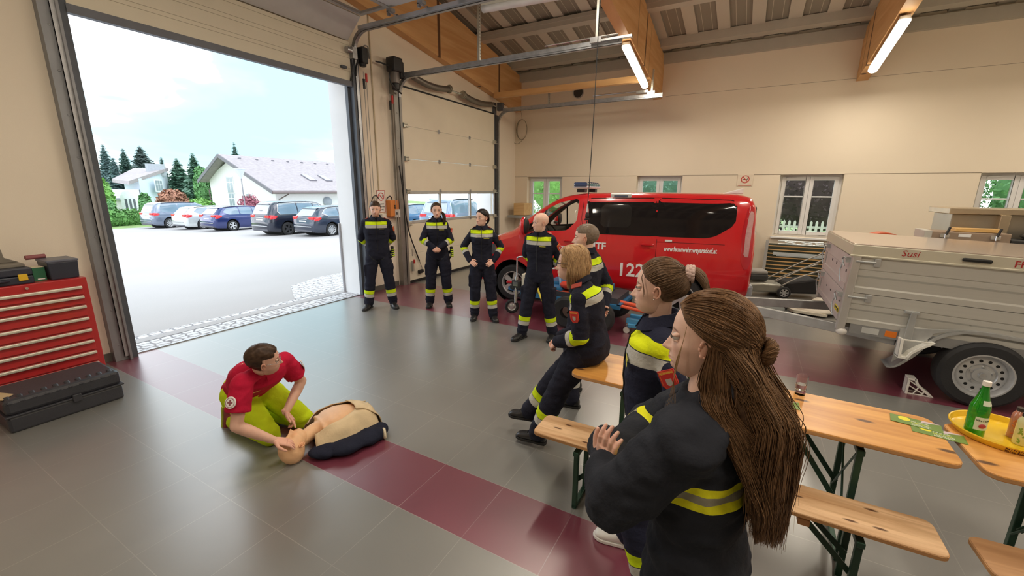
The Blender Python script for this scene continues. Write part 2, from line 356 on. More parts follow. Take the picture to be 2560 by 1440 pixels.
# ---- big open gate (overhead panels)
g=thing('sectional_gate','large open sectional gate, its panels rolled up under the roof','gate',(3.7,GY-.1,3.72))
YP=GY-.06
mb=MB(); mb.b2((1.96,YP-.04,3.80),(5.50,YP,4.42))
mb.build('door_panel',doorm,g,world=True,bevel=.003)
mb=MB(); 
for z in (3.95,4.0,4.16,4.21,4.36): mb.b2((1.96,YP-.0425,z),(5.50,YP-.038,z+.004))
mb.build('panel_groove',M('panel groove shade',(.42,.36,.26),.6),g,world=True)
MB().b2((1.95,YP-.055,3.715),(5.51,YP+.02,3.80)).build('bottom_seal',M('grey seal profile',(.16,.17,.20),.5),g,world=True)
for x in (2.10,5.33):
    hb=MB().b2((x-.05,YP-.09,3.97),(x+.05,YP-.04,4.01)).build('bracket',steeld,g,world=True)
# tilted panel
def slab(y0,z0,y1,z1,th=.04,x0=1.96,x1=5.50):
    d=V(0,y1-y0,z1-z0).normalized(); n=V(0,d.z,-d.y) # toward the room/down
    L_=math.hypot(y1-y0,z1-z0); return d,n,L_
def panel(y0,z0,y1,z1,name,mat,win=False):
    d,n,L_=slab(y0,z0,y1,z1); mb=MB()
    if not win: mb.prism([(0,0),(L_,0),(L_,.04),(0,.04)],(1.96,y0,z0),d,n,(1,0,0),3.54)
    else:
        mb.prism([(0,0),(.07,0),(.07,.04),(0,.04)],(1.96,y0,z0),d,n,(1,0,0),3.54)
        mb.prism([(L_-.07,0),(L_,0),(L_,.04),(L_-.07,.04)],(1.96,y0,z0),d,n,(1,0,0),3.54)
        for x in (1.96,3.08,4.26,5.43): mb.prism([(.07,0),(L_-.07,0),(L_-.07,.04),(.07,.04)],(x,y0,z0),d,n,(1,0,0),.07)
    return mb.build(name,mat,g,world=True,bevel=.004)
panel(YP-.02,4.44,YP-.36,4.74,'door_panel',doorg)
f=panel(YP-.38,4.75,YP-1.02,4.76,'window_panel',M('grey window profile',(.45,.45,.46),.4,.3),True)
MB().b2((2.03,YP-.95,4.75),(5.43,YP-.45,4.754)).build('pane',glass,f,world=True)
y=YP-1.04
for i in range(4): panel(y,4.76,y-.60,4.765,'door_panel',doorg); y-=.62
# tracks
mb=MB()
mb.b2((5.52,GY-.12,0),(5.66,GY-.0,4.35)); mb.b2((5.50,GY-.14,0),(5.53,GY-.03,3.95))
mb.build('side_frame',steeld,g,world=True,bevel=.003)
mb=MB(); mb.b2((1.74,GY-.10,0),(1.90,GY,4.5)); mb.b2((1.86,GY-.16,0),(1.885,GY-.05,4.4)); bolt_row(mb,1.80,GY-.10,.2,4.4,.42)
mb.build('side_frame',M('grey powder coated frame',(.27,.28,.30),.45,.4,var=.06),g,world=True,bevel=.003)
mb=MB(); mb.b2((1.885,GY-.10,0),(1.955,GY+.02,4.0)); mb.b2((5.45,GY-.04,0),(5.5,GY+.03,3.95)); bolt_row(mb,5.56,GY-.12,.2,4.3,.3); mb.build('rubber_edge',steeld,g,world=True)
def ctrack(name,x,zt,y1,par,mat=steel,r=.32):
    pts=[V(x,GY-.10,.05),V(x,GY-.10,zt-r)]+[V(x,GY-.10-r*(1-math.cos(a)),zt-r+r*math.sin(a)) for a in [PI/2*k/10 for k in range(1,11)]]+[V(x,y1,zt)]
    mb=MB()
    # channel: three thin strips swept along the path
    K=len(pts)
    def sweep(dx0,dx1,dn0,dn1):
        vs=[]
        for i,p in enumerate(pts):
            d=(pts[min(i+1,K-1)]-pts[max(i-1,0)]).normalized(); n=V(0,d.z,-d.y)
            for a,b in ((dx0,dn0),(dx1,dn0),(dx1,dn1),(dx0,dn1)): vs.append(p+V(a,0,0)+n*b)
        fs=[(i*4+j,i*4+(j+1)%4,i*4+4+(j+1)%4,i*4+4+j) for i in range(K-1) for j in range(4)]+[(3,2,1,0),tuple(range(4*K-4,4*K))]
        mb.add(vs,fs)
    sweep(-.03,.03,-.032,-.026); sweep(-.03,-.024,-.032,.03); sweep(-.03,.012,.025,.03)
    return mb.build(name,mat,par,world=True)
ctrack('curved_rail',5.60,4.60,1.2,g); 
mb=MB(); mb.b2((5.56,1.0,4.60),(5.60,6.1,4.655)); mb.b2((5.50,2.6,4.70),(5.66,2.66,4.74)); mb.build('horizontal_rail',M('bright rail steel',(.62,.64,.68),.3,.85),g,world=True)
ctrack('curved_rail',1.85,4.60,1.2,g)
for yy in (5.25,4.63,4.02,3.4):   # roller brackets on the raised panels
    mb=MB(); mb.box((5.47,yy,4.70),(.09,.10,.05)); mb.cyl((5.42,yy-.02,4.66),(5.60,yy-.02,4.66),.009,n=8); mb.cyl((5.57,yy-.02,4.66),(5.60,yy-.02,4.66),.025,n=12); mb.box((5.45,yy+.03,4.66),(.05,.03,.06))
    mb.build('roller',steel,g,world=True)
# drive motor & cables at the upper right corner of the big gate
m=thing('gate_motor','black gate drive motor at the top right corner of the big open gate','gate motor',(5.62,GY-.2,4.05),group='gate drive motors')
mb=MB(); mb.box((5.74,GY-.13,4.26),(.13,.18,.26)); mb.cyl((5.74,GY-.14,4.08),(5.74,GY-.14,4.16),.06,n=14); mb.build('gearbox',blackp,m,world=True,bevel=.02)
mb=MB(); mb.cyl((5.40,GY-.14,4.28),(5.50,GY-.14,4.28),.05,n=14); mb.b2((5.5,GY-.18,4.16),(5.6,GY-.06,4.34)); mb.build('shaft_bearing',steel,m,world=True,bevel=.004)
for a,b_ in (((5.66,GY-.14,4.2),(5.56,GY-.15,3.9)),((5.55,GY-.16,4.2),(5.46,GY-.12,3.8))):
    MB().tube(bez([a,((a[0]+b_[0])/2-.02,a[1],(a[2]+b_[2])/2),b_],6),.012,8).build('cable',blackp,m,world=True,smooth=True)
MB().tube(bez([(5.78,GY-.1,4.38),(5.84,GY-.1,4.45),(5.95,GY-.06,4.47),(6.0,GY-.02,4.42),(6.02,GY-.01,4.3)],6),.011,8).build('cable',M('grey cable',(.2,.2,.2),.5),m,world=True,smooth=True)
# pull chains with red / black grips
def chain(x,z1,z0,label):
    t=thing('hand_chain',label,'chain',(x,GY-.16,z0),group='gate hand chains')
    mb=MB(); mb.cyl((x,GY-.16,z0),(x,GY-.16,z1),.006,n=6); mb.cyl((x+.06,GY-.16,z0),(x+.06,GY-.16,z1),.006,n=6); mb.build('cord',M('grey cord',(.42,.40,.36),.7),t,world=True)
    MB().cyl((x+.06,GY-.16,z1-.02),(x+.06,GY-.16,z1-.16),.02,n=10).build('grip',M('red plastic',(.55,.03,.03),.4),t,world=True)
    MB().cyl((x,GY-.16,z1-.12),(x,GY-.16,z1-.28),.022,n=10).build('grip',blackp,t,world=True)
chain(5.72,4.0,1.1,'pair of cords with red and black grips beside the big open gate')
chain(6.33,3.75,1.0,'pair of cords with red and black grips left of the small closed gate')
# ---- small closed gate
g2=thing('sectional_gate','small closed cream sectional gate with a band of three windows','gate',(8.45,GY-.05,0))
x0,x1=6.69,10.22; YQ=GY-.05
doorp=doorm
for z0,z1 in ((.06,.64),(.645,1.285),(1.965,2.605),(2.61,3.245),(3.25,3.96)):
    MB().b2((x0,YQ-.04,z0),(x1,YQ,z1)).build('door_panel',doorp,g2,world=True,bevel=.004)
MB().b2((x0,YQ-.045,0),(x1,YQ,.06)).build('bottom_seal',rubber,g2,world=True)
alu=M('aluminium window profile',(.55,.56,.57),.35,.6)
mb=MB(); mb.b2((x0,YQ-.05,1.285),(x1,YQ,1.345)); mb.b2((x0,YQ-.05,1.90),(x1,YQ,1.965))
for x in (x0,7.78,8.99,x1-.07): mb.b2((x,YQ-.05,1.345),(x+.07,YQ,1.90))
wf=mb.build('window_frame',alu,g2,world=True,bevel=.005)
for a,b_ in ((x0+.07,7.78),(7.85,8.99),(9.06,x1-.07)): MB().b2((a,YQ-.02,1.345),(b_,YQ-.014,1.90)).build('pane',glass,wf,world=True)
for z in (1.29,1.96,2.607,3.247):
    for x in (7.83,9.03):
        mb=MB(); mb.b2((x-.025,YQ-.06,z-.04),(x+.025,YQ-.04,z+.04)); mb.cyl((x-.03,YQ-.062,z),(x+.03,YQ-.062,z),.01,n=8); mb.build('hinge',steel,g2,world=True)
    for x in (x0+.05,x1-.04):
        mb=MB(); mb.box((x,YQ-.07,z),(.10,.05,.09)); mb.cyl((x-.06,YQ-.10,z+.02),(x+.05,YQ-.10,z+.02),.01,n=8); mb.box((x+.03,YQ-.1,z-.03),(.05,.05,.02)); mb.build('roller_bracket',M('zinc bracket',(.55,.53,.46),.4,.7),g2,world=True,bevel=.004)
mb=MB(); mb.b2((6.48,GY-.12,0),(6.60,GY,4.0)); mb.b2((6.60,GY-.14,0),(6.66,GY-.02,3.75)); bolt_row(mb,6.54,GY-.12,.15,3.9,.33,.014); mb.build('side_frame',M('grey steel frame',(.30,.29,.27),.5,.6,var=.12),g2,world=True,bevel=.003)
mb=MB(); mb.b2((10.24,GY-.13,0),(10.36,GY,3.95)); bolt_row(mb,10.30,GY-.13,.15,3.9,.66,.016); mb.build('side_frame',M('dark steel frame',(.08,.08,.085),.5,.6),g2,world=True,bevel=.003)
MB().b2((6.66,GY-.07,3.96),(10.24,GY-.01,4.0)).build('top_seal',rubber,g2,world=True)
ctrack('curved_rail',6.63,4.10,1.9,g2,steel,.34); ctrack('curved_rail',10.38,4.06,2.0,g2,steel,.34)
mb=MB(); mb.b2((6.59,1.95,4.10),(6.63,6.2,4.16)); mb.build('horizontal_rail',steel,g2,world=True)
mb=MB(); mb.b2((10.34,2.0,4.06),(10.38,6.2,4.12)); mb.build('horizontal_rail',steel,g2,world=True)
# torsion springs on the shaft (they hang through a little)
MB().cyl((6.5,GY-.18,4.19),(10.35,GY-.18,4.14),.016,n=12).build('spring_shaft',chrome,g2,world=True)
for xa,xb in ((6.98,8.15),(8.68,9.95)):
    mb=MB(); n=60
    pts=[V(xa+(xb-xa)*i/n,GY-.18,4.19-.013*(xa-6.5)-.08*math.sin(PI*i/n)*0.8) for i in range(n+1)]
    mb.tube(pts,[.058+.006*(i%2) for i in range(n+1)],16)
    sp=mb.build('torsion_spring',M('oiled spring steel',(.22,.20,.18),.4,.8),g2,world=True,smooth='auto')
    mb=MB(); e=pts[-1] if xa<8 else pts[0]; mb.cyl(e-V(.04,0,0),e+V(.03,0,0),.075,.08,n=16); mb.cyl(e-V(.01,0,0),e+V(.0,0,0),.09,n=16); mb.build('spring_plug',M('cast zinc plug',(.36,.34,.28),.45,.7),sp,world=True)
mb=MB(); mb.box((10.34,GY-.2,4.16),(.10,.16,.2)); mb.b2((10.26,GY-.05,3.95),(10.40,GY,4.28)); mb.build('end_bearing',steeld,g2,world=True,bevel=.01)
m=thing('gate_motor','black gate drive motor at the top left corner of the small closed gate','gate motor',(6.45,GY-.2,3.9),group='gate drive motors')
mb=MB(); mb.box((6.45,GY-.2,4.27),(.24,.22,.26)); mb.box((6.56,GY-.22,4.2),(.1,.16,.3)); mb.build('gearbox',blackp,m,world=True,bevel=.03)
mb=MB(); mb.cyl((6.45,GY-.2,3.95),(6.45,GY-.2,4.15),.085,n=20); mb.build('motor_body',M('grey cast motor',(.23,.21,.2),.5,.5),m,world=True,bevel=.01)
mb=MB(); mb.cyl((6.46,GY-.2,3.84),(6.46,GY-.2,3.95),.07,.08,n=18); mb.build('motor_cap',blackp,m,world=True,bevel=.01)
MB().tube(bez([(6.38,GY-.25,4.2),(6.27,GY-.25,4.1),(6.27,GY-.25,3.95),(6.40,GY-.25,3.84),(6.6,GY-.2,3.8)],8),.016,8).build('cable',blackp,m,world=True,smooth=True)
MB().tube(bez([(6.38,GY-.2,4.22),(6.2,GY-.12,4.26),(6.08,GY-.1,4.26)],8),.014,8).build('cable',blackp,m,world=True,smooth=True)
# ceiling hangers for the rails
def hanger(x,y,z0,z1,label,plate=True):
    t=thing('rail_hanger',label,'rail hanger',(x,y,z0),group='perforated rail hangers')
    mb=MB(); mb.b2((x-.02,y-.003,z0),(x+.02,y+.003,z1)); mb.b2((x-.02,y,z0),(x-.014,y+.04,z1)); mb.build('angle_bar',M('perforated zinc angle',(.55,.55,.50),.4,.7,var=.1),t,world=True)
    mb=MB(); z=z0+.04
    while z<z1-.03: mb.b2((x-.006,y-.0036,z),(x+.006,y-.003,z+.028)); z+=.05
    mb.build('slot',M('dark slot',(.05,.05,.045),.8),t,world=True)
    if plate: MB().b2((x-.03,y-.05,z0-.02),(x+.03,y+.12,z0+.06)).build('mounting_plate',chrome,t,world=True,bevel=.003)
    return t
hanger(6.58,4.33,4.15,roofz(6.6)+.05,'long perforated hanger above the middle of the left rail of the small gate',False)
hanger(6.55,2.24,4.13,roofz(6.6)+.05,'perforated hanger with a white plate at the free end of the left rail')
hanger(10.36,2.22,4.12,4.62,'short hanger fixed to the middle glulam beam at the free end of the right rail')
hanger(10.38,4.75,4.10,4.45,'short hanger from the timber brace down to the right rail',False)
t=thing('buffer_spring','buffer rod lying on the free end of the left gate rail','buffer',(6.6,2.3,4.2),group='rail end buffers')
MB().cyl((6.56,3.1,4.19),(6.56,1.95,4.19),.013,n=10).build('rod',chrome,t,world=True); MB().b2((6.53,1.75,4.12),(6.6,2.3,4.15)).build('perforated_strip',chrome,t,world=True)
t=thing('buffer_spring','buffer rod at the free end of the right gate rail by the beam','buffer',(10.36,2.5,4.2),group='rail end buffers')
MB().cyl((10.36,3.6,4.20),(10.36,2.35,4.20),.016,n=10).build('rod',chrome,t,world=True); MB().box((10.36,2.45,4.18),(.07,.28,.07)).build('clamp',chrome,t,world=True,bevel=.01)
# right wall: vent, cable coil, signs
mb=MB(); mb.cyl((WX+.01,4.43,4.575),(WX-.03,4.43,4.575),.13,n=28); t=mb.build('wall_vent',M('dark vent duct',(.05,.045,.04),.6),label='round dark vent hole high on the wall under the timber brace',cat='vent')
MB().lathe([(.13,-.03),(.15,-.03),(.15,.01),(.13,.01)],(WX-.005,4.43,4.575),(1,0,0),28,True).build('vent_ring',M('ring grey',(.45,.42,.38),.6),t)
t=thing('cable_coil','small coil of thin cable hanging near the corner of the walls','cable coil',(WX-.06,6.1,3.7))
mb=MB()
for k in range(3): mb.tube([(WX-.05-.012*k,6.12+(.16+.01*k)*math.cos(a),3.72+(.28)*math.sin(a)) for a in [2*PI*i/30 for i in range(31)]],.008,6)
mb.tube(bez([(WX-.05,6.12,4.0),(WX-.04,6.16,4.2),(WX-.03,6.2,4.35)],5),.005,6); mb.tube(bez([(WX-.06,6.1,3.42),(WX-.06,6.25,3.33),(WX-.06,6.42,3.38)],5),.008,6)
mb.build('cable',M('old cable',(.30,.26,.18),.6),t,world=True,smooth=True)
signw=M('white sign face',(.85,.84,.82),.4); signr=M('sign red',(.55,.04,.03),.4); signk=M('sign black',(.04,.04,.04),.5)
def nosmoke(parent,c,ux,uy,r,cig=True):
    ux,uy=V(ux),V(uy); n=ux.cross(uy); c=V(c)
    mb=MB(); mb.lathe([(r*.82,0),(r,0),(r,.002),(r*.82,.002)],c,n,32,True)
    q=(ux-uy).normalized(); p=(ux+uy).normalized(); mb.prism([(-r*.85,-r*.08),(r*.85,-r*.08),(r*.85,r*.08),(-r*.85,r*.08)],c+n*.0005,q,p,n,.002)
    mb.build('prohibition_ring',signr,parent,world=True)
    mb=MB(); mb.prism([(-r*.6,-r*.10),(r*.55,-r*.10),(r*.55,r*.04),(-r*.6,r*.04)],c,ux,uy,n,.001)
    mb.tube(bez([c+ux*r*.45+uy*r*.1,c+ux*r*.55+uy*r*.25,c+ux*r*.35+uy*r*.4],4),r*.05,6); mb.build('cigarette_symbol',signk,parent,world=True)
t=thing('no_smoking_sign','upright no smoking sign with three lines of text between the gates','sign',(6.1,GY-.01,1.6))
MB().b2((5.985,GY-.014,1.55),(6.195,GY-.004,1.975)).build('sign_plate',signw,t,world=True,bevel=.003)
mb=MB(); 
for a,b_,c,d in ((5.985,6.195,1.965,1.975),(5.985,6.195,1.55,1.56),(5.985,5.995,1.55,1.975),(6.185,6.195,1.55,1.975)): mb.b2((a,GY-.0155,c),(b_,GY-.014,d))
mb.build('red_border',signr,t,world=True)
nosmoke(t,(6.09,GY-.0145,1.85),(1,0,0),(0,0,1),.08)
for z,s in ((1.70,'RAUCHEN'),(1.645,'VERBOTEN!'),(1.59,'DANKE')): text(s,.030,t,(6.09,GY-.0145,z),(1,0,0),(0,0,1),signk,'sign_text','CENTER',.0005,bold=.0012,world=True)
t=thing('no_smoking_sign','small square no smoking sign on the wall beside the third window','sign',(WX-.01,.2,2.2))
MB().b2((WX-.012,.03,2.13),(WX-.002,.36,2.39)).build('sign_plate',M('cream sign face',(.80,.70,.56),.4),t,world=True,bevel=.003)
nosmoke(t,(WX-.0125,.195,2.285),(0,-1,0),(0,0,1),.088); MB().b2((WX-.014,.06,2.14),(WX-.012,.33,2.155)).build('text_line',signr,t,world=True)
# orange gate control box, charger cables, switch box
t=thing('control_box','orange gate control box with two push buttons on the pier between the gates','control box',(6.33,GY-.02,1.45))
MB().b2((6.22,GY-.13,1.46),(6.45,GY,1.78)).build('box_cover',M('orange plastic',(.72,.25,.06),.45),t,world=True,bevel=.012)
MB().b2((6.33,GY-.135,1.44),(6.47,GY-.11,1.60)).build('front_plate',M('grey plate',(.62,.60,.58),.5),t,world=True,bevel=.003)
for z in (1.63,1.67): MB().cyl((6.335,GY-.13,z),(6.335,GY-.145,z),.017,n=12).build('button',blackp,t,world=True)
MB().box((6.37,GY-.14,1.52),(.025,.01,.05)).build('key_switch',blackp,t,world=True)
mb=MB(); mb.tube(bez([(6.19,GY-.05,1.80),(6.26,GY-.07,1.86),(6.31,GY-.07,1.84),(6.34,GY-.06,1.77)],6),.010,8); mb.tube(bez([(5.8,GY-.05,1.74),(5.84,GY-.07,1.85),(5.92,GY-.07,1.87),(5.99,GY-.05,1.82)],6),.010,8); mb.build('cable',blackp,t,world=True,smooth=True)
t=thing('socket_box','small white switch box and sockets below the no smoking sign','socket',(6.1,GY,1.4))
MB().b2((6.05,GY-.06,1.42),(6.16,GY,1.52)).build('switch_housing',M('cream plastic',(.75,.72,.66),.4),t,world=True,bevel=.01); MB().b2((6.13,GY-.08,1.33),(6.22,GY,1.42)).build('socket_cover',M('red plastic',(.55,.03,.03),.4),t,world=True,bevel=.01)
t=thing('gate_cable','black flexible cable looping from the frame down the small closed gate','cable',(6.6,GY-.15,.4))
MB().tube(bez([(6.48,GY-.16,2.45),(6.50,GY-.18,2.2),(6.58,GY-.18,1.5),(6.66,GY-.18,1.1),(6.86,GY-.14,.72),(7.0,GY-.12,.46)],10),.013,8).build('cord',blackp,t,world=True,smooth=True)
MB().tube([(7.0,GY-.12,.46),(7.08,GY-.12,.28)],.005,6).build('thin_lead',blackp,t,world=True); MB().box((7.03,GY-.12,.22),(.15,.06,.08),rot=(0,-.1,0)).build('safety_switch',blackp,t,world=True,bevel=.015)
mb=MB(); mb.box((6.76,GY-.14,.38),(.05,.04,.22)); mb.cyl((6.74,GY-.16,.6),(6.74,GY-.16,.75),.01,n=8); t2=mb.build('latch',M('zinc bracket',(.55,.53,.46),.4,.7),g2,world=True,bevel=.006)
MB().cyl((6.78,GY-.17,.44),(6.78,GY-.17,.52),.02,n=10).build('latch_grip',M('red plastic',(.55,.03,.03),.4),t2,world=True)
t=MB().cyl((6.05,GY-.015,1.98),(6.05,GY-.015,5.6),.013,n=10).build('cable_conduit',M('painted conduit',(.62,.52,.36),.6),label='thin vertical conduit rising from the no smoking sign',cat='conduit')
# charging cable hanging from the roof in front of the van
t=thing('hanging_cable','long black charging cable with plug hanging from the roof in front of the van','hanging cable',(5.9,2.02,1.5))
mb=MB(); mb.tube(bez([(5.93,2.03,roofz(5.9)),(5.92,2.03,4.5),(5.88,2.02,3.2),(5.84,2.02,2.3),(5.80,2.02,1.8)],10),.006,8); mb.tube(bez([(5.80,2.02,1.58),(5.79,2.02,1.45),(5.77,2.02,1.32)],6),.008,8); mb.build('cord',blackp,t,world=True,smooth=True)
MB().lathe([(.0,.12),(.009,.12),(.013,.06),(.020,.0),(.0,0)],(5.80,2.02,1.70),n=14).build('plug_top',M('grey plug',(.6,.6,.6),.35),t,world=True,smooth='auto')
mb=MB(); mb.ell((5.80,2.02,1.65),(.028,.028,.05)); mb.box((5.80,2.02,1.60),(.04,.06,.025)); mb.build('plug_body',blackp,t,world=True,smooth=True)
# ================================================================ OUTSIDE
SL=.025
def gz(y): return -SL*(y-6.9)
asph=M('sun bleached asphalt',(.42,.40,.405),.85,var=.05,scale=.35,bump=.2,bscale=60)
mb=MB(); mb.add([(-30,6.82,gz(6.82)),(60,6.82,gz(6.82)),(60,34.5,gz(34.5)),(-30,40,gz(40))],[(0,1,2,3)]); mb.build('yard',asph,kind='structure')
def cob_mat():
    m=bpy.data.materials.new('granite setts'); m.use_nodes=True; nt=m.node_tree; b=nt.nodes['Principled BSDF']; N=nt.nodes.new; L=nt.links.new
    tc=N('ShaderNodeTexCoord'); mp=N('ShaderNodeMapping'); mp.inputs['Scale'].default_value=(7.5,9.5,1); L(tc.outputs['Object'],mp.inputs[0])
    vo=N('ShaderNodeTexVoronoi'); vo.feature='DISTANCE_TO_EDGE'; vo.inputs['Scale'].default_value=1; vo.inputs['Randomness'].default_value=.45; L(mp.outputs[0],vo.inputs[0])
    cr=N('ShaderNodeValToRGB'); e=cr.color_ramp.elements; e[0].position=.03; e[0].color=(.25,.24,.26,1); e[1].position=.12; e[1].color=(.70,.70,.73,1); L(vo.outputs[0],cr.inputs[0]); L(cr.outputs[0],b.inputs['Base Color']); b.inputs['Roughness'].default_value=.8
    bp=N('ShaderNodeBump'); bp.inputs['Strength'].default_value=.7; bp.inputs['Distance'].default_value=.03; L(cr.outputs[0],bp.inputs['Height']); L(bp.outputs[0],b.inputs['Normal']); return m
cobm=cob_mat()
mb=MB(); mb.add([(1.0,6.39,.002),(11.5,6.39,.002),(11.5,7.17,-.004),(1.0,7.17,-.004)],[(0,1,2,3)]); mb.build('paving_setts',cobm,kind='structure')
mb=MB(); P=[(4.6,7.17),(11.5,7.17),(11.5,8.9),(6.15,8.7),(5.3,8.35)]; mb.add([(x,y,gz(y)+.006) for x,y in P],[tuple(range(5))]); mb.build('paving_setts',cobm,kind='structure')
MB().b2((1.93,6.38,.0),(5.5,6.41,.012)).build('threshold',steel,kind='structure')
t=thing('drainpipe','thin grey pipe standing against the outer edge of the gate reveal','pipe',(5.50,6.87,0))
MB().cyl((5.475,6.87,0),(5.475,6.87,1.35),.024,n=12).build('pipe',M('faded grey pipe',(.42,.42,.46),.5),t,world=True)
t=MB().lathe([(0,.012),(.30,.012),(.33,.012),(.34,0)],(7.09,13.0,gz(13.0)),(0,-SL,-1),32).build('manhole_cover',M('worn cast iron',(.38,.38,.40),.6,var=.2,scale=30),label='round manhole cover in the middle of the parking area',cat='manhole cover')
# lawn and far ground
grass=M('mown lawn',(.22,.32,.12),.9,var=.25,scale=2,bump=.3,bscale=30)
mb=MB(); mb.add([(-60,40.05,gz(40)+.02),(13,37,gz(37)),(60,34.5,gz(34.5)),(110,120,-1.2),(-80,120,-1.2)],[(0,1,2,3,4)]); mb.build('lawn',grass,kind='structure')
mb=MB(); mb.add([(WX+.32,-40,-.05),(60,-40,-.05),(60,6.8,-.05),(WX+.32,6.8,-.05)],[(0,1,2,3)]); mb.build('lawn_1',grass,kind='structure')
# ---- leafy masses
def leafmat(n,c,v=.35): return M(n,c,.7,var=v,scale=1.3,bump=.2,bscale=8)
def foliage(mb,c,r,n,size,rnd,shell=.55,flat=1.):
    c=V(c)
    for _ in range(n):
        d=V(rnd.gauss(0,1),rnd.gauss(0,1),rnd.gauss(0,1)).normalized(); q=shell+(1-shell)*rnd.random()
        p=c+V(d.x*r[0]*q,d.y*r[1]*q,d.z*r[2]*q); a=V(rnd.gauss(0,1),rnd.gauss(0,1),rnd.gauss(0,1)).normalized(); b=a.cross(d); 
        if b.length<.05: continue
        b.normalize(); s=size*(.6+.8*rnd.random()); mb.quad(p-a*s-b*s*.5,p+b*s*.6*0-a*s*.2+b*s*.6,p+a*s+b*s*.2,p+a*s*.2-b*s*.6)
def spruce(x,y,h,r,label,col,name='spruce_tree',seed=1,dens=1.,base=.05,z0=None):
    rnd=random.Random(seed); z=gz(y) if z0 is None else z0; z=max(z,-1.2)
    t=thing(name,label,'tree',(x,y,z),group='trees beyond the parking area')
    MB().cyl((0,0,0),(0,0,h*.95),.16*h/10,.02,n=8).build('trunk',M('bark',(.13,.10,.08),.9),t)
    mb=MB(); k=int(30*dens)
    for i in range(k):
        f=i/(k-1); zz=h*(base+(1-base)*f**.95); R_=r*(1-f)**.85*(.75+.35*rnd.random())+.05; nb=int(15-5*f)
        for j in range(nb):
            a=2*PI*(j+rnd.random()*.8)/nb; L_=R_*(.7+.5*rnd.random()); d=V(math.cos(a),math.sin(a),0); s=V(-d.y,d.x,0); dr=.22+.25*rnd.random(); w=L_*.30+.10
            p=V(0,0,zz); up=V(0,0,.10*L_)
            A=p+d*L_*.15; B=p+d*L_*.6-V(0,0,L_*dr*.55); C_=p+d*L_-V(0,0,L_*dr*.75)
            mb.quad(A+up,B+s*w+up*.2,C_,B-s*w+up*.2); mb.quad(A-s*.02,B-V(0,0,w*1.3)+s*w*.3,C_,B+up*.8)
            for q in range(3):
                e=p+d*L_*(.35+.2*q)-V(0,0,L_*dr*(.3+.18*q)); sg=1 if rnd.random()<.5 else -1
                mb.quad(e,e+s*sg*w*1.3+d*w*.8-V(0,0,w*.6),e+s*sg*w*.5+d*w*1.3-V(0,0,w*.3),e+d*w*.3)
    mb.build('crown',col,t,recalc=False,weld=False); return t
bl=leafmat('blue spruce needles',(.16,.25,.25)); dg=leafmat('dark spruce needles',(.10,.18,.15)); gr=leafmat('green spruce needles',(.11,.22,.15)); pine=leafmat('pine needles',(.13,.18,.17))
def atpix(u,v,Y):   # builder's measure: the point at distance row Y along a sight line of the survey
    d=_rt*((u-1280)/1048.9)+_dn*((v-720)/1048.9)+_fw; return V(0,0,2)+d*(Y/d.y)
def tree_at(u,vt,Y,rpx,label,col,seed,**k):
    p=atpix(u,vt,Y); q=atpix(u+rpx,vt,Y); return spruce(p.x,Y,p.z-max(gz(Y),-1.2),(q-p).length*1.45,label,col,seed=seed,**dict(dict(dens=1.5),**k))
tree_at(256,362,72,28,'tall pale blue spruce, leftmost behind the white bungalow',bl,1)
tree_at(281,395,64,26,'bluish spruce right of the tallest left spruce',bl,2)
tree_at(306,372,86,26,'dark spruce between the blue spruces and the broad pine',dg,3)
tree_at(348,364,78,46,'broad dark pine behind the bungalow roof',pine,4,name='pine_tree',dens=1.5)
tree_at(402,392,95,14,'slim dark spruce right of the broad pine',dg,5)
tree_at(440,396,61,32,'green spruce left of the pointed one, before the big house',gr,6)
tree_at(480,384,53,28,'narrow pointed green spruce next to the big house',gr,7)
tree_at(584,357,85,18,'slim spruce rising behind the ridge of the big house',dg,8)
def bush(name,label,cat,c,r,col,n,size,seed,group=None,trunk=True):
    t=thing(name,label,cat,(c[0],c[1],c[2]-r[2]),group=group); rnd=random.Random(seed)
    mb=MB(); foliage(mb,c,r,n,size,rnd); mb.ell(c,[q*.72 for q in r],12,8); mb.build('foliage',col,t,world=True,recalc=False,weld=False)
    if trunk: MB().cyl((c[0],c[1],c[2]-r[2]*1.1),(c[0],c[1],c[2]),.07,.04,n=7).build('stem',M('bark',(.13,.10,.08),.9),t,world=True)
    return t
lg=leafmat('light green leaves',(.20,.42,.10)); hd=leafmat('hedge leaves',(.13,.30,.08)); rb=leafmat('red brown leaves',(.36,.17,.11)); pk=leafmat('dark red maple leaves',(.33,.10,.14)); mg=leafmat('mid green leaves',(.14,.32,.12))
def bush_at(u,v,Y,rx,rz,*a,**k):
    p=atpix(u,v,Y); s=(atpix(u+1,v,Y)-p).length; top=p.z+rz*s; g0=max(gz(Y),-1.2)-.05; hz=(top-g0)/2
    return bush(a[0],a[1],a[2],(p.x,p.y,g0+hz),(rx*s,rx*s*.8,hz),*a[3:],**k)
bush_at(250,458,52,28,18,'round_tree','light green round tree behind the white garage, at the left gate post','tree',lg,2600,.2,11)
bush_at(225,505,44,28,32,'blue_spruce_bush','low blue spruce bush at the left gate post','bush',bl,2600,.16,12)
bush_at(362,500,43,17,22,'shrub','green shrub right of the arched garage door','bush',mg,2200,.12,13)
bush_at(430,488,41,44,20,'shrub','large red brown shrub in front of the spruces','bush',rb,4000,.11,14)
bush_at(276,507,46,14,11,'shrub','clipped round green shrub in front of the garage','bush',mg,1500,.1,15)
bush_at(500,506,44,40,12,'shrub','yellow green hedge left of the big house','hedge',lg,2000,.14,16)
bush_at(505,455,50,22,45,'round_tree','leafy green tree at the corner of the big house','tree',mg,3000,.18,17)
bush_at(622,500,33,30,16,'maple_shrub','loose dark red maple shrub behind the cars','bush',pk,1100,.10,18)
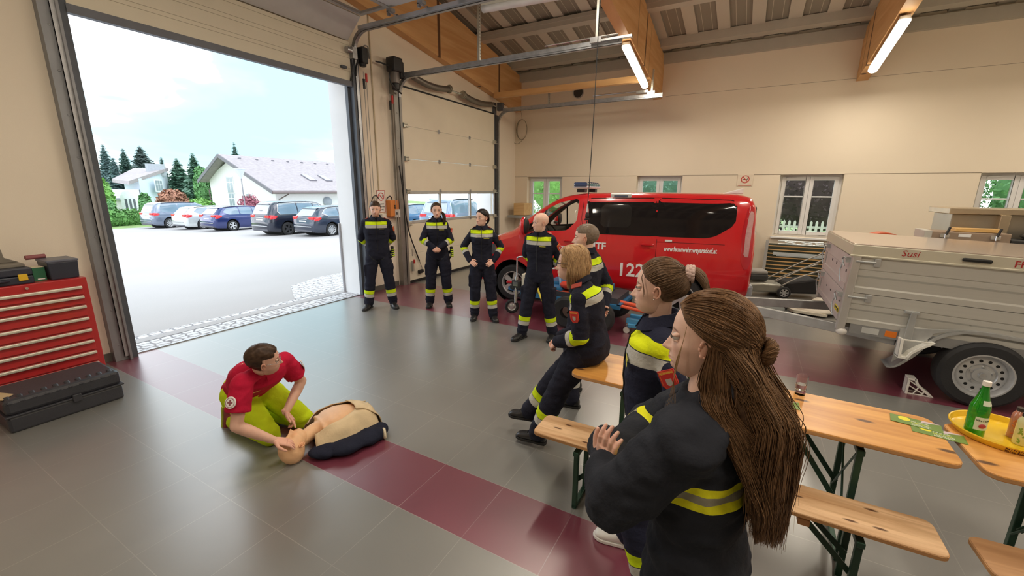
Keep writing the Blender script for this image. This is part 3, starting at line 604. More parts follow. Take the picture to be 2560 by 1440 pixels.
# front hedge
t=thing('garden_hedge','low green hedge along the far edge of the parking area','hedge',(12.5,38,gz(38)))
mb=MB(); rnd=random.Random(5)
A=atpix(225,562,39.5); B=atpix(362,556,40.5); n=9
for i in range(n+1):
    c=A.lerp(B,i/n); foliage(mb,(c.x,c.y,gz(c.y)+.55),(.75,.6,.72),600,.09,rnd); mb.ell((c.x,c.y,gz(c.y)+.5),(.6,.45,.55),10,6)
mb.build('foliage',hd,t,world=True,recalc=False,weld=False)
# ---- houses
hw=M('white house render',(.93,.90,.93),.85,var=.02); hw2=M('pale blue house render',(.70,.80,.90),.85,var=.02)
tile=M('grey brown roof tiles',(.36,.32,.34),.7,var=.12,scale=3,bump=.3,bscale=14,stretch=(1,1,3)); fasc=M('dark stained fascia',(.20,.19,.22),.6); gut=M('brown gutter',(.16,.12,.12),.5)
wing=M('house window glass',(.35,.42,.48),.1,spec=.8); 
def hwindow(par,c,ux,w,h,name='window',cols=2):
    ux=V(ux).normalized(); n=ux.cross(V(0,0,1)); c=V(c); f=MB()
    f.prism([(-w/2-.08,-h/2-.08),(w/2+.08,-h/2-.08),(w/2+.08,h/2+.08),(-w/2-.08,h/2+.08)],c,ux,(0,0,1),n,.05); fo=f.build(name,M('white window surround',(.85,.87,.9),.5),par,world=True)
    p=MB(); 
    for i in range(cols):
        a=-w/2+w*i/cols+.05; b_=-w/2+w*(i+1)/cols-.05
        for z0,z1 in ((-h/2+.05,h*.12),(h*.12+.08,h/2-.05)): p.prism([(a,z0),(b_,z0),(b_,z1),(a,z1)],c+n*.052,ux,(0,0,1),n,.01)
    p.build('pane',wing,fo,world=True)
# big house: gable wall faces the yard, ridge runs away to the right
YH=44.
def hp(u,v,Y=YH): return atpix(u,v,Y)
gL=hp(527,500); gR=hp(690,470); apex=hp(538,389); eL=hp(500,455); eR=hp(680,466)
ux=V(1,0,0); wz=gz(YH)-.2
h=thing('detached_house','large white house with a long grey brown tiled roof and two skylights','house',(gL.x,YH,wz))
xl=gL.x; xr=hp(745,500).x; 
# ridge perpendicular to view: gable (left, short) wall seen obliquely
p0=V(hp(531,500,48).x,YH+4.,wz)          # far left corner of the gable wall
p1=V(hp(690,500,38).x,38,wz)   # near corner
gd=(p1-p0); gl=gd.length; gd.normalize(); rd=V(-gd.y,gd.x,0); rd=rd if rd.x>0 else -rd   # ridge direction
def zline(u,v,P):   # height of sight line over ground point P
    d=atpix(u,v,P.y); return d.z
eaveL=zline(515,450,p0); 
eaveN=hp(690,470,38).z; apz=hp(560,391,(p0.y+p1.y)/2+1).z
RL=15.
am=.36; pa=p0.lerp(p1,am)
mb=MB(); wl=[V(p0.x,p0.y,eaveN+1.0),V(pa.x,pa.y,apz-.35),V(p1.x,p1.y,eaveN)]
front=[p0,p1,wl[2],wl[1],wl[0]]; back=[q+rd*RL for q in front]; k=5
mb.add(front+back,[(0,1,2,3,4),(9,8,7,6,5)]+[(i,(i+1)%5,5+(i+1)%5,5+i) for i in range(5)]); mb.build('walls',hw,h,world=True)
mb=MB(); ov=.9; th=V(0,0,.22)
A0=V(p0.x,p0.y,eaveN+1.0)-gd*.35-rd*ov-V(0,0,.5); AP=V(pa.x,pa.y,apz)-rd*ov; A1=V(p1.x,p1.y,eaveN)+gd*.9-rd*ov-V(0,0,.42)
e=rd*(RL+ov+.6)
for a,b_ in ((A0,AP),(AP,A1)):
    mb.add([a,b_,b_+e,a+e,a+th,b_+th,b_+e+th,a+e+th],[(3,2,1,0),(4,5,6,7),(0,1,5,4),(1,2,6,5),(2,3,7,6),(3,0,4,7)])
mb.build('roof',tile,h,world=True)
mb=MB()
for a,b_ in ((A0,AP),(AP,A1)): a=a-rd*.05; b_=b_-rd*.05; mb.add([a-V(0,0,.1),b_-V(0,0,.1),b_+th,a+th,a-V(0,0,.1)+rd*.1,b_-V(0,0,.1)+rd*.1,b_+th+rd*.1,a+th+rd*.1],[(3,2,1,0),(4,5,6,7),(0,1,5,4),(1,2,6,5),(2,3,7,6),(3,0,4,7)])
mb.build('bargeboard',fasc,h,world=True)
mb=MB(); mb.tube([A1+V(0,0,.02)+gd*.06,A1+e+V(0,0,.02)+gd*.06],.11,8); q=p1-gd*.0-rd*.05; mb.tube([A1+rd*1.6+V(0,0,-.1),V(p1.x,p1.y,eaveN-1.0)+gd*.1+rd*.3,V(p1.x,p1.y,wz)+gd*.1+rd*.3],.06,8); mb.tube([V(p0.x,p0.y,eaveN-.2)-gd*.1-rd*.1,V(p0.x,p0.y,wz)-gd*.1-rd*.1],.06,8); mb.build('gutter',gut,h,world=True)
n_=-rd
for f_,zz,w,hh in ((.34,apz-2.6,1.0,1.5),(.34,wz+1.9,.9,1.4),(.62,wz+1.9,.9,1.4)):
    c=p0.lerp(p1,f_); hwindow(h,(c.x+n_.x*.0,c.y+n_.y*.0,zz),gd if gd.cross(V(0,0,1)).dot(n_)>0 else -gd,w,hh)
sl=(A1-AP); sl_l=sl.length; sl.normalize(); nn=rd.cross(sl); nn=nn if nn.z>0 else -nn
for k in (6.0,8.0):
    c=AP+sl*(sl_l*.63)+rd*k+th; fo=MB().prism([(-.42,-.7),(.42,-.7),(.42,.7),(-.42,.7)],c,rd,sl,nn,.1).build('skylight',fasc,h,world=True)
    MB().prism([(-.32,-.6),(.32,-.6),(.32,.6),(-.32,.6)],c+nn*.1,rd,sl,nn,.02).build('pane',M('skylight glass',(.6,.75,.85),.05,spec=1.),fo,world=True)
mb=MB()
for k in range(8): c=AP+sl*.9+rd*(1.5+1.7*k)+th; mb.box(c,(.2,.2,.2))
mb.build('roof_vent',fasc,h,world=True)
c=V(p1.x,p1.y,eaveN-1.3)+rd*5.5+gd*.25; mb=MB(); mb.lathe([(0,.10),(.25,.06),(.46,-.04),(.46,-.08),(0,0.02)],c,(gd+V(-.3,0,.1)),24); mb.cyl(c,c-gd*.25,.03,n=6); mb.build('satellite_dish',M('grey satellite dish',(.33,.36,.42),.5),h,world=True,smooth='auto')
# bungalow at the left
hb=thing('detached_house','pale house with a low grey roof and chimney behind the white garage','house',(hp(330,480,60).x,60,-1.2))
a=hp(314,480,60); b_=hp(352,480,56); c=hp(425,480,62); zt=hp(320,448,60).z; zap=hp(413,428,60).z
P=[V(a.x,a.y,-1.2),V(b_.x,b_.y,-1.2),V(c.x,c.y,-1.2),V(c.x-1,c.y+3,-1.2)]
mb=MB(); T=[V(P[0].x,P[0].y,zt),V(P[1].x,P[1].y,zt),V(P[2].x,P[2].y,zap),V(P[3].x,P[3].y,zap)]
mb.add(P+T,[(0,1,5,4),(1,2,6,5),(2,3,7,6),(3,0,4,7),(0,3,2,1),(4,5,6,7)]); mb.build('walls',hw2,hb,world=True)
o=V(0,0,.1); dd=(T[0]-T[2]).normalized(); mb=MB(); q=[T[0]+dd*1.2-V(0,0,.15),T[1]+dd*1.4+(T[1]-T[0]).normalized()*.8-V(0,0,.35),T[2]+(T[1]-T[0]).normalized()*.6+V(0,0,.1),T[3]+V(0,3,.1)]
mb.add([p for p in q]+[p+V(0,0,.35) for p in q],[(3,2,1,0),(4,5,6,7),(0,1,5,4),(1,2,6,5),(2,3,7,6),(3,0,4,7)]); mb.build('roof',tile,hb,world=True)
p=hp(388,420,61); mb=MB(); mb.box((p.x,p.y,p.z-.2),(1.6,.7,1.3)); mb.build('chimney',M('grey chimney',(.42,.45,.5),.7),hb,world=True)
p=hp(387,464,59.3); hwindow(hb,(p.x,p.y-.9,p.z),(T[2]-T[1]).normalized()*V(1,1,0) if False else V((T[2]-T[1]).x,(T[2]-T[1]).y,0),1.9,1.2,cols=3)
ga=thing('garage','low white flat-roofed garage annex with an arched door','garage',(hp(290,500,54).x,54,-1.15))
a=hp(215,500,55); b_=hp(347,500,52); zt=hp(290,474,54).z
mb=MB(); mb.add([V(a.x,a.y,-1.2),V(b_.x,b_.y,-1.2),V(b_.x+2,b_.y+5,-1.2),V(a.x+2,a.y+5,-1.2),V(a.x,a.y,zt),V(b_.x,b_.y,zt),V(b_.x+2,b_.y+5,zt),V(a.x+2,a.y+5,zt)],[(3,2,1,0),(4,5,6,7),(0,1,5,4),(1,2,6,5),(2,3,7,6),(3,0,4,7)]); mb.build('walls',hw,ga,world=True)
w_=(V(b_.x,b_.y,0)-V(a.x,a.y,0)).normalized(); n_=V(w_.y,-w_.x,0)
mb=MB(); mb.prism([(-.3,-1.),((b_-a).length+.3,-1.),((b_-a).length+.3,-.8),(-.3,-.8)],V(a.x,a.y,zt)+n_*.25,w_,(0,0,1),-n_,.3); mb.build('roof_edge',M('grey fascia',(.35,.38,.42),.6),ga,world=True)
c=hp(330,505,51.9); mb=MB(); mb.prism([(-.75,-1),(.75,-1),(.75,.5),(.5,.95),(0,1.1),(-.5,.95),(-.75,.5)],c+n_*.2,w_,(0,0,1),n_,.05); dr=mb.build('arched_door',M('white door',(.8,.83,.88),.5),ga,world=True)
for k in (-.33,0,.33): MB().prism([(k-.09,-.8),(k+.09,-.8),(k+.09,.3),(k-.09,.3)],c+n_*.26,w_,(0,0,1),n_,.02).build('pane',M('dark door glass',(.12,.13,.16),.3),dr,world=True)
# street lamp
p=atpix(615,520,29.3); t=thing('street_lamp','street lamp with a white conical head behind the parked cars','street lamp',(p.x,29.3,gz(29.3)))
zt=atpix(611,447,29.3).z; x_=p.x-.05
MB().cyl((x_,29.3,gz(29.3)),(x_,29.3,zt),.045,.035,n=10).build('lamp_post',M('grey lamp post',(.32,.32,.35),.5,.5),t,world=True)
mb=MB(); mb.lathe([(.04,0),(.30,.62),(.27,.62),(.03,0.05)],(x_,29.3,zt),n=20); mb.lathe([(0,.66),(.33,.63),(.33,.60),(.0,.60)],(x_,29.3,zt),n=20); mb.build('lamp_shade',M('translucent lamp cone',(.75,.80,.85),.3),t,world=True,smooth='auto')
# ---- garden seen through the right-hand windows
def garden_tree(y,x,z,r,col,label,seed,name='leafy_tree'):
    return bush(name,label,'tree',(x,y,z),(r[0],r[1],z),col,9000,.05,seed)
plum=leafmat('dark plum leaves',(.10,.07,.075),.5)
garden_tree(-2.0,17,2.6,(1.6,2.6,2.2),plum,'dark copper-leaved tree seen through the third window',31,'copper_tree')
garden_tree(3.2,16,2.2,(1.5,2.6,2.4),leafmat('fir green',(.13,.26,.20)),'dense green fir branches outside the second window',32)
garden_tree(8.3,19,3.3,(1.5,2.2,2.0),lg,'light green tree outside the window by the small gate',33)
garden_tree(-7.2,17,2.1,(1.6,1.9,2.0),mg,'bright green tree outside the window behind the steel boxes',34)
sh=thing('garden_shed','grey gabled shed outside the window nearest the small gate','shed',(24,8.5,0)); MB().prism([(-1.6,0),(1.6,0),(1.6,2.),(0,3.6),(-1.6,2.)],(24,9.6,0),(0,1,0),(0,0,1),(1,0,0),3).build('walls',M('pale grey shed boards',(.45,.46,.52),.7),sh,world=True)
t=thing('picket_fence','white picket fence outside the third window','fence',(14.6,-1.2,0))
pw=M('white fence paint',(.72,.75,.72),.6)
mb=MB(); mb.b2((14.6,-4.5,.42),(14.64,1.5,.48)); mb.b2((14.6,-4.5,1.0),(14.64,1.5,1.06)); mb.build('fence_rail',pw,t,world=True)
mb=MB()
for i in range(46): y=-4.4+i*.13; mb.prism([(-.03,0),(.03,0),(.03,1.15),(0,1.2),(-.03,1.15)],(14.56,y,.02),(0,1,0),(0,0,1),(1,0,0),.03)
mb.build('picket_row',pw,t,world=True)
# ================================================================ VEHICLES
def lerp(a,b,t): return a+(b-a)*t
def interp(tab,x):
    if x<=tab[0][0]: return tab[0][1:]
    for a,b in zip(tab,tab[1:]):
        if x<=b[0]:
            t=(x-a[0])/(b[0]-a[0]); t=t; return tuple(lerp(p,q,t) for p,q in zip(a[1:],b[1:]))
    return tab[-1][1:]
def smooth_tab(tab,n=6):
    pts=[V(r[0],*r[1:3]) for r in tab]; out=[]
    K=len(tab)
    for i in range(K-1):
        r0=tab[max(i-1,0)]; r1=tab[i]; r2=tab[i+1]; r3=tab[min(i+2,K-1)]
        for k in range(n):
            t=k/n; row=[lerp(r1[0],r2[0],t)]
            for c in range(1,len(r1)):
                a,b,cc,d=r0[c],r1[c],r2[c],r3[c]; v=.5*((2*b)+(cc-a)*t+(2*a-5*b+4*cc-d)*t*t+(3*b-a-3*cc+d)*t**3)
                lo,hi=min(b,cc),max(b,cc); m=.12*(hi-lo)+.004; row.append(min(max(v,lo-m),hi+m))
            out.append(tuple(row))
    out.append(tab[-1]); return out
class Shell:
    """A car body: columns (x, z bottom, z belt, z top, half width at the belt, half width at the roof)."""
    def __init__(s,tab): s.t=smooth_tab(tab)
    def sec(s,x):
        zb,zl,zt,wb,wr=interp(s.t,x); h=zt-zl
        P=[(wb*.90,zb),(wb*.965,zb+.06),(wb*.99,zb+.18),(wb*1.0,lerp(zb,zl,.55)),(wb*.992,lerp(zb,zl,.82)),(wb*.965,zl),
           (lerp(wb*.96,wr,.30),zl+h*.28),(lerp(wb*.96,wr,.62),zl+h*.58),(wr,zl+h*.82),(wr*.93,zl+h*.93),(wr*.80,zl+h*.985),(wr*.45,zt+.0),(0,zt+.008)]
        return P
    def side(s,x,z):
        P=s.sec(x)
        for a,b in zip(P,P[1:]):
            if a[1]<=z<=b[1] and b[1]>a[1]: return lerp(a[0],b[0],(z-a[1])/(b[1]-a[1]))
        return P[0][0] if z<P[0][1] else P[8][0]
    def mesh(s,mb,floor=True):
        rows=[]
        for r in s.t:
            P=s.sec(r[0]); rows.append([V(r[0],y,z) for y,z in P]+[V(r[0],-y,z) for y,z in P[-2::-1]])
        n=len(rows[0]); vs=[p for r in rows for p in r]
        fs=[(i*n+j,(i+1)*n+j,(i+1)*n+(j+1)%n,i*n+(j+1)%n) for i in range(len(rows)-1) for j in range(n)]
        K=len(rows); fs+=[tuple(range(n)),tuple(range((K-1)*n+n-1,(K-1)*n-1,-1))]
        mb.add(vs,fs)
    def patch(s,mb,poly,sgn,off=.006,step=.05,th=0.012):
        """A panel lying on the flank: polygon in (x,z), filled in strips along x."""
        xs=sorted(set([p[0] for p in poly])); x0,x1=xs[0],xs[-1]; cols=[]
        n=max(2,int((x1-x0)/step)); grid=sorted(set([x0+(x1-x0)*i/n for i in range(n+1)]+[x for x in xs]))
        for x in grid:
            zs=[]; xx=min(max(x,x0+1e-4),x1-1e-4)
            for (ax,az),(bx,bz) in zip(poly,poly[1:]+poly[:1]):
                if (ax-xx)*(bx-xx)<0: zs.append(lerp(az,bz,(xx-ax)/(bx-ax)))
            if len(zs)>=2: cols.append((x,min(zs),max(zs)))
        m=7; rows=[]
        for x,z0,z1 in cols: rows.append([V(x,sgn*(s.side(x,lerp(z0,z1,j/m))+off),lerp(z0,z1,j/m)) for j in range(m+1)])
        vs=[p for r in rows for p in r]; q=m+1; N=len(vs)
        vs2=[p-V(0,sgn*th,0) for p in vs]
        fs=[(i*q+j,(i+1)*q+j,(i+1)*q+j+1,i*q+j+1) for i in range(len(rows)-1) for j in range(m)]
        fs+=[tuple(N+k for k in reversed(f)) for f in fs]
        rim=[i*q for i in range(len(rows))]+[(len(rows)-1)*q+j for j in range(1,q)]+[i*q+m for i in range(len(rows)-2,-1,-1)]+[j for j in range(m-1,0,-1)]
        fs+=[(rim[i],rim[(i+1)%len(rim)],rim[(i+1)%len(rim)]+N,rim[i]+N) for i in range(len(rim))]
        mb.add(vs+vs2,fs)
def rounded(poly,r=.05,n=4):
    out=[];K=len(poly)
    for i in range(K):
        a,b,c=V(*poly[i-1],0),V(*poly[i],0),V(*poly[(i+1)%K],0); u=(a-b); v=(c-b); rr=min(r,u.length*.45,v.length*.45); u=u.normalized()*rr; v=v.normalized()*rr
        for k in range(n+1): t=k/n; p=b+u*(1-t)**2+v*t**2; out.append((p.x,p.y))
    return out
tyrem=M('tyre rubber',(.025,.025,.027),.75,var=.15,bump=.2,bscale=60); rimm=M('silver wheel cover',(.62,.63,.65),.3,.6); rimd=M('dark alloy wheel',(.12,.12,.13),.3,.7)
platem=M('number plate white',(.80,.80,.78),.4); redlamp=M('red lamp glass',(.60,.02,.03),.15,coat=.5); clearlamp=M('clear lamp glass',(.80,.80,.80),.12,coat=.5,metal=.2)
def wheel(par,c,R_,w,sgn,kind='cover',nsp=9,name='wheel',ax=None):
    c=V(c); ax=V(ax) if ax else V(0,sgn,0)
    wt=MB().lathe([(R_*.62,-w/2),(R_*.9,-w/2),(R_*.985,-w*.38),(R_,-w*.2),(R_,w*.2),(R_*.985,w*.38),(R_*.9,w/2),(R_*.66,w/2),(R_*.62,w*.42)],c,ax,36,True).build(name,tyrem,par,smooth='auto')
    mb=MB(); mb.lathe([(R_*.67,w*.49),(R_*.62,w*.50),(R_*.58,w*.36),(R_*.56,w*.2)],c,ax,32)
    if kind=='steel':
        mb.lathe([(R_*.56,w*.2),(R_*.50,w*.27),(R_*.34,w*.30),(R_*.30,w*.22),(R_*.22,w*.24),(R_*.2,w*.32),(0,w*.33)],c,ax,32)
    else:
        mb.lathe([(R_*.14,w*.45),(.0,w*.47)],c,ax,20); x,y,_=basis(ax)
        for i in range(nsp):
            a=2*PI*i/nsp; d=x*math.cos(a)+y*math.sin(a); e=ax.cross(d); h=R_*(.10 if nsp<7 else .06)
            mb.add([c+d*R_*.1+e*h+ax*w*.44,c+d*R_*.1-e*h+ax*w*.44,c+d*R_*.62-e*h*1.5+ax*w*.40,c+d*R_*.62+e*h*1.5+ax*w*.40,c+d*R_*.1+e*h+ax*w*.3,c+d*R_*.1-e*h+ax*w*.3,c+d*R_*.62-e*h*1.5+ax*w*.28,c+d*R_*.62+e*h*1.5+ax*w*.28],[(0,1,2,3),(7,6,5,4),(0,4,5,1),(1,5,6,2),(2,6,7,3),(3,7,4,0)])
    mb.build('rim',rimd if kind=='dark' else rimm,wt,smooth='auto')
    mb=MB(); mb.lathe([(R_*.60,w*.15),(0,w*.15)],c,ax,24)
    if kind=='steel':
        x,y,_=basis(ax)
        for i in range(14):
            a=2*PI*i/14; p=c+(x*math.cos(a)+y*math.sin(a))*R_*.43+ax*w*.285; mb.lathe([(0,.004),(R_*.042,.003),(R_*.045,-.004)],p,ax,10)
    mb.build('wheel_recess',M('wheel shadow black',(.01,.01,.01),.8),wt)
    if kind=='steel':
        mb=MB(); x,y,_=basis(ax)
        for i in range(5): a=2*PI*i/5+.3; p=c+(x*math.cos(a)+y*math.sin(a))*R_*.25+ax*w*.24; mb.cyl(p,p+ax*.018,.012,n=6)
        mb.lathe([(0,w*.43),(R_*.07,w*.42),(R_*.10,w*.33)],c,ax,16); mb.build('wheel_bolt',chrome,wt,smooth='auto')
    return wt
def cutter(o,mb):
    me=bpy.data.meshes.new('cut'); me.from_pydata([tuple(p) for p in mb.v],[],mb.f); bm=bmesh.new(); bm.from_mesh(me); bmesh.ops.recalc_face_normals(bm,faces=bm.faces); bm.to_mesh(me); bm.free()
    c=bpy.data.objects.new('cut',me); COL.objects.link(c); c.matrix_world=omat(o)
    b=o.modifiers.new('cut','BOOLEAN'); b.operation='DIFFERENCE'; b.solver='EXACT'; b.object=c; return c
def bake(o,cs,auto=True):
    bpy.context.view_layer.update(); dg=bpy.context.evaluated_depsgraph_get(); me=bpy.data.meshes.new_from_object(o.evaluated_get(dg)); old=o.data; o.modifiers.clear(); o.data=me
    if auto:
        me.polygons.foreach_set('use_smooth',[True]*len(me.polygons)); me.set_sharp_from_angle(angle=R(38))
    for c in cs: bpy.data.objects.remove(c)
    bpy.data.meshes.remove(old)
# ---------------- the red crew van (local: x forward from the rear bumper, y to its left)
def van():
    Lr=4.97
    red=M('fire engine red paint',(.62,.012,.018),.22,var=.03,coat=1.,spec=.6)
    fw=V(-.142,.99,0).normalized(); ang=math.atan2(fw.y,fw.x)
    rear=V(7.08,-.13,0)   # left rear corner at the ground
    left=V(-fw.y,fw.x,0); org=rear-left*.985
    t=thing('crew_van','red fire brigade crew van with dark side windows and a blue light bar','van',tuple(org),ang); t.scale=(.972,1,1)
    # x from the rear, bottom, belt, top, half width belt, half width roof
    tab=[(0,.46,1.22,1.50,.90,.76),(.03,.42,1.25,1.80,.945,.80),(.10,.40,1.28,1.92,.965,.83),(.3,.38,1.30,1.965,.98,.845),(.9,.36,1.31,1.975,.985,.85),(2.0,.36,1.31,1.975,.985,.85),(2.7,.36,1.31,1.955,.985,.845),(3.05,.36,1.30,1.90,.985,.82),(3.4,.36,1.28,1.74,.982,.76),(3.75,.36,1.24,1.52,.975,.70),(4.02,.36,1.15,1.30,.962,.70),(4.3,.35,1.08,1.19,.945,.70),(4.6,.33,.98,1.08,.90,.68),(4.82,.32,.84,.93,.82,.60),(4.94,.34,.66,.74,.70,.52),(4.97,.42,.58,.62,.62,.45)]
    S_=Shell(tab); mb=MB(); S_.mesh(mb); body=mb.build('body',red,t,smooth=True)
    so=body.modifiers.new('s','SOLIDIFY'); so.thickness=.03; so.offset=-1; body.data.materials.append(M('dark cab lining',(.05,.05,.052),.8)); so.material_offset=1
    WR=.335; xr,xf=.98,3.93; cs=[]
    for x in (xr,xf):
        c=MB()
        c.cyl((x,-1.2,WR+.03),(x,1.2,WR+.03),WR+.075,n=40); cs.append(cutter(body,c))
    fwin=[(2.93,1.335),(3.79,1.27),(3.62,1.44),(3.30,1.70),(3.08,1.80),(2.80,1.86),(2.74,1.84),(2.76,1.5)]
    c=MB(); c.prism(rounded(fwin,.05),(0,-1.3,0),(1,0,0),(0,0,1),(0,1,0),2.6); cs.append(cutter(body,c))
    ws=[(-.78,3.98,1.33),(.78,3.98,1.33),(.66,3.12,1.86),(-.66,3.12,1.86)]
    c=MB(); d=V(.5,0,.8); A=[V(x,y,z) for y,x,z in [(-.72,3.90,1.36),(.72,3.90,1.36),(.62,3.16,1.83),(-.62,3.16,1.83)]]
    c.add([p-d*.12 for p in A]+[p+d*.3 for p in A],[(3,2,1,0),(4,5,6,7),(0,1,5,4),(1,2,6,5),(2,3,7,6),(3,0,4,7)]); cs.append(cutter(body,c))
    bake(body,cs)
    gl=M('tinted privacy glass',(.012,.010,.011),.05,spec=.7,var=.1); glc=M('vehicle clear glass',(1,1,1),.0,trans=1.,ior=1.35,spec=.5,var=0); blk=M('black rubber seal',(.015,.015,.016),.5)
    for sg in (1,-1):
        mb=MB(); S_.patch(mb,rounded([(2.56,1.30),(2.60,1.88),(1.47,1.90),(1.47,1.30)],.06),sg,.004); mb.build('side_window',gl,t,smooth='auto',label='dark tinted sliding door window')
        mb=MB(); S_.patch(mb,rounded([(1.445,1.30),(1.445,1.90),(.36,1.88),(.30,1.82),(.30,1.52),(.56,1.34),(.70,1.305)],.05),sg,.004); mb.build('side_window',gl,t,smooth='auto',label='dark tinted rear side window')
        mb=MB(); S_.patch(mb,[(1.40,1.302),(1.40,1.899),(1.53,1.898),(1.53,1.302)],sg,.001); mb.build('window_band',gl,t,smooth='auto')
        mb=MB(); S_.patch(mb,rounded(fwin,.05),sg,-.012,th=.006); mb.build('door_window',glc,t,smooth='auto',label='clear front door window')
        mb=MB(); S_.patch(mb,[(3.36,1.29),(3.40,1.29),(3.385,1.66),(3.345,1.68)],sg,.0); mb.build('window_post',blk,t)
        if sg>0:
            mb=MB(); S_.patch(mb,rounded([(2.35,1.42),(2.35,1.78),(1.85,1.78),(1.85,1.42)],.05),sg,.0065,th=.002); mb.build('vent_pane',M('tinted vent pane',(.02,.018,.018),.08,spec=.7),t,smooth='auto')
        # shut lines
        mb=MB()
        for pl in ([(2.66,.42),(2.66,1.93)],[(2.64,.42),(1.42,.42)],[(1.42,.42),(1.42,1.26)],[(2.70,.44),(2.70,1.26),(2.66,1.85)],[(3.60,.5),(3.66,.9),(3.70,1.2)],[(2.7,.44),(3.50,.44)],[(1.42,1.22),(.42,1.22)]):
            pts=[]
            for a,b in zip(pl,pl[1:]):
                for k in range(9): q=k/8; x,z=lerp(a[0],b[0],q),lerp(a[1],b[1],q); pts.append(V(x,sg*(S_.side(x,z)+.0005),z))
            mb.tube(pts,.004,5)
        mb.build('shut_line',M('shut line shade',(.10,.004,.006),.6),t)
        # sill protector, handle, mirror, lamps
        for x in (2.86,1.56):
            mb=MB(); y=S_.side(x,1.17); mb.box((x,sg*(y+.022),1.17),(.20,.025,.035)); mb.box((x+.08,sg*(y+.01),1.17),(.03,.03,.03)); mb.build('door_handle',red if x>2 else red,t,bevel=.01)
        MB().box((1.24,sg*(S_.side(1.24,1.17)+.004),1.245),(.11,.006,.03)).build('reflector_strip',platem,t,bevel=.01)
        mb=MB(); mb.ell((3.66,sg*1.12,1.40),(.07,.11,.155),16,10); mi=mb.build('door_mirror',red,t,smooth=True,bevel=0)
        mb=MB(); mb.ell((3.62,sg*1.12,1.40),(.06,.10,.14),14,8); mb.box((3.66,sg*1.0,1.32),(.07,.16,.05)); mb.build('mirror_glass',blk,mi,smooth=True)
        # tall rear lamp
        pl=[(.035,1.0),(.02,1.30),(.045,1.75),(.10,1.82),(.16,1.74),(.20,1.4),(.19,1.02),(.12,.86),(.06,.88)]
        mb=MB(); S_.patch(mb,rounded(pl,.03),sg,.006,step=.02); lm=mb.build('tail_lamp',M('lamp housing red',(.50,.02,.03),.12,coat=1.),t,smooth='auto')
        mb=MB(); S_.patch(mb,rounded([(.06,1.05),(.055,1.70),(.12,1.74),(.15,1.4),(.15,1.06)],.03),sg,.010,step=.02); mb.build('lamp_lens',M('clear patterned lens',(.55,.30,.30),.2,coat=1.,bump=.8,bscale=25),lm,smooth='auto')
        pl=[(4.30,1.05),(4.25,.90),(4.50,.76),(4.72,.74),(4.70,.86),(4.50,1.0)]
        mb=MB(); S_.patch(mb,rounded(pl,.04),sg,.006,step=.03); lm=mb.build('head_lamp',M('headlamp dark reflector',(.22,.22,.24),.1,.6,coat=1.),t,smooth='auto')
        for x,z in ((4.42,.92),(4.56,.86)): MB().ell((x,sg*(S_.side(x,z)+.0),z),(.055,.03,.055),14,8).build('lamp_lens',clearlamp,lm,smooth=True)
        mb=MB(); S_.patch(mb,rounded([(4.50,.56),(4.50,.42),(4.80,.40),(4.86,.55)],.04),sg,.006,step=.03); mb.build('fog_lamp_grille',blk,t,smooth='auto')
        # warning lamp on the roof edge
        MB().box((2.05,sg*.80,1.925),(.34,.06,.075),rot=(sg*-.35,0,0)).build('side_warning_lamp',platem,t,bevel=.012)
        MB().box((2.05,sg*.832,1.915),(.22,.012,.03),rot=(sg*-.35,0,0)).build('warning_lens',M('blue grey lens',(.12,.14,.2),.2),t)
        wheel(t,(xr,sg*.83,WR),WR,.22,sg,'cover',5); wheel(t,(xf,sg*.83,WR),WR,.22,sg,'cover',5)
    for x in (xr,xf):
        mb=MB(); mb.lathe([(WR+.072,-.93),(WR+.072,.93)],(x,0,WR+.03),(0,1,0),36); mb.lathe([(WR+.07,-.5),(.1,-.5)],(x,0,WR+.03),(0,1,0),24); mb.lathe([(WR+.07,.5),(.1,.5)],(x,0,WR+.03),(0,1,0),24)
        a=mb.build('wheel_house',M('wheel arch liner',(.012,.012,.012),.9),t,recalc=False)
    # cab interior
    mb=MB()
    for sg in (-1,1):
        mb.box((2.95,sg*.48,.98),(.5,.5,.16)); mb.box((2.72,sg*.48,1.30),(.14,.46,.62),rot=(0,-.15,0)); mb.box((2.66,sg*.48,1.66),(.10,.26,.16))
    mb.build('cab_seat',M('dark seat cloth',(.03,.03,.034),.8),t,bevel=.05)
    MB().box((3.62,0,1.12),(.5,1.8,.28)).build('dashboard',M('dashboard plastic',(.04,.04,.043),.6),t,bevel=.05)
    mb=MB(); mb.lathe([(.19,-.014),(.205,0),(.19,.014),(.175,0)],(3.32,.46,1.27),(-.8,0,.6),26,True); mb.cyl((3.45,.46,1.15),(3.33,.46,1.26),.04,n=10); mb.build('steering_wheel',blk,t,smooth=True)
    MB().box((3.35,0,1.79),(.04,.22,.09)).build('inner_mirror',blk,t,bevel=.02)
    MB().add([V(x,y,z) for y,x,z in [(-.73,3.915,1.355),(.73,3.915,1.355),(.63,3.15,1.845),(-.63,3.15,1.845)]]+[V(x-.006,y,z-.008) for y,x,z in [(-.73,3.915,1.355),(.73,3.915,1.355),(.63,3.15,1.845),(-.63,3.15,1.845)]],[(3,2,1,0),(4,5,6,7),(0,1,5,4),(1,2,6,5),(2,3,7,6),(3,0,4,7)]).build('windscreen',glc,t)
    MB().box((2.58,0,1.2),(.03,1.7,1.2)).build('cab_bulkhead',blk,t)
    # rear end: window, wiper, bumper, plate
    MB().prism(rounded([(-.66,1.22),(.66,1.22),(.60,1.78),(-.60,1.78)],.06),(-.005,0,0),(0,1,0),(0,0,1),(1,0,0),.05).build('rear_window',gl,t)
    MB().box((-.03,-.1,1.25),(.03,.5,.03)).build('rear_wiper',blk,t)
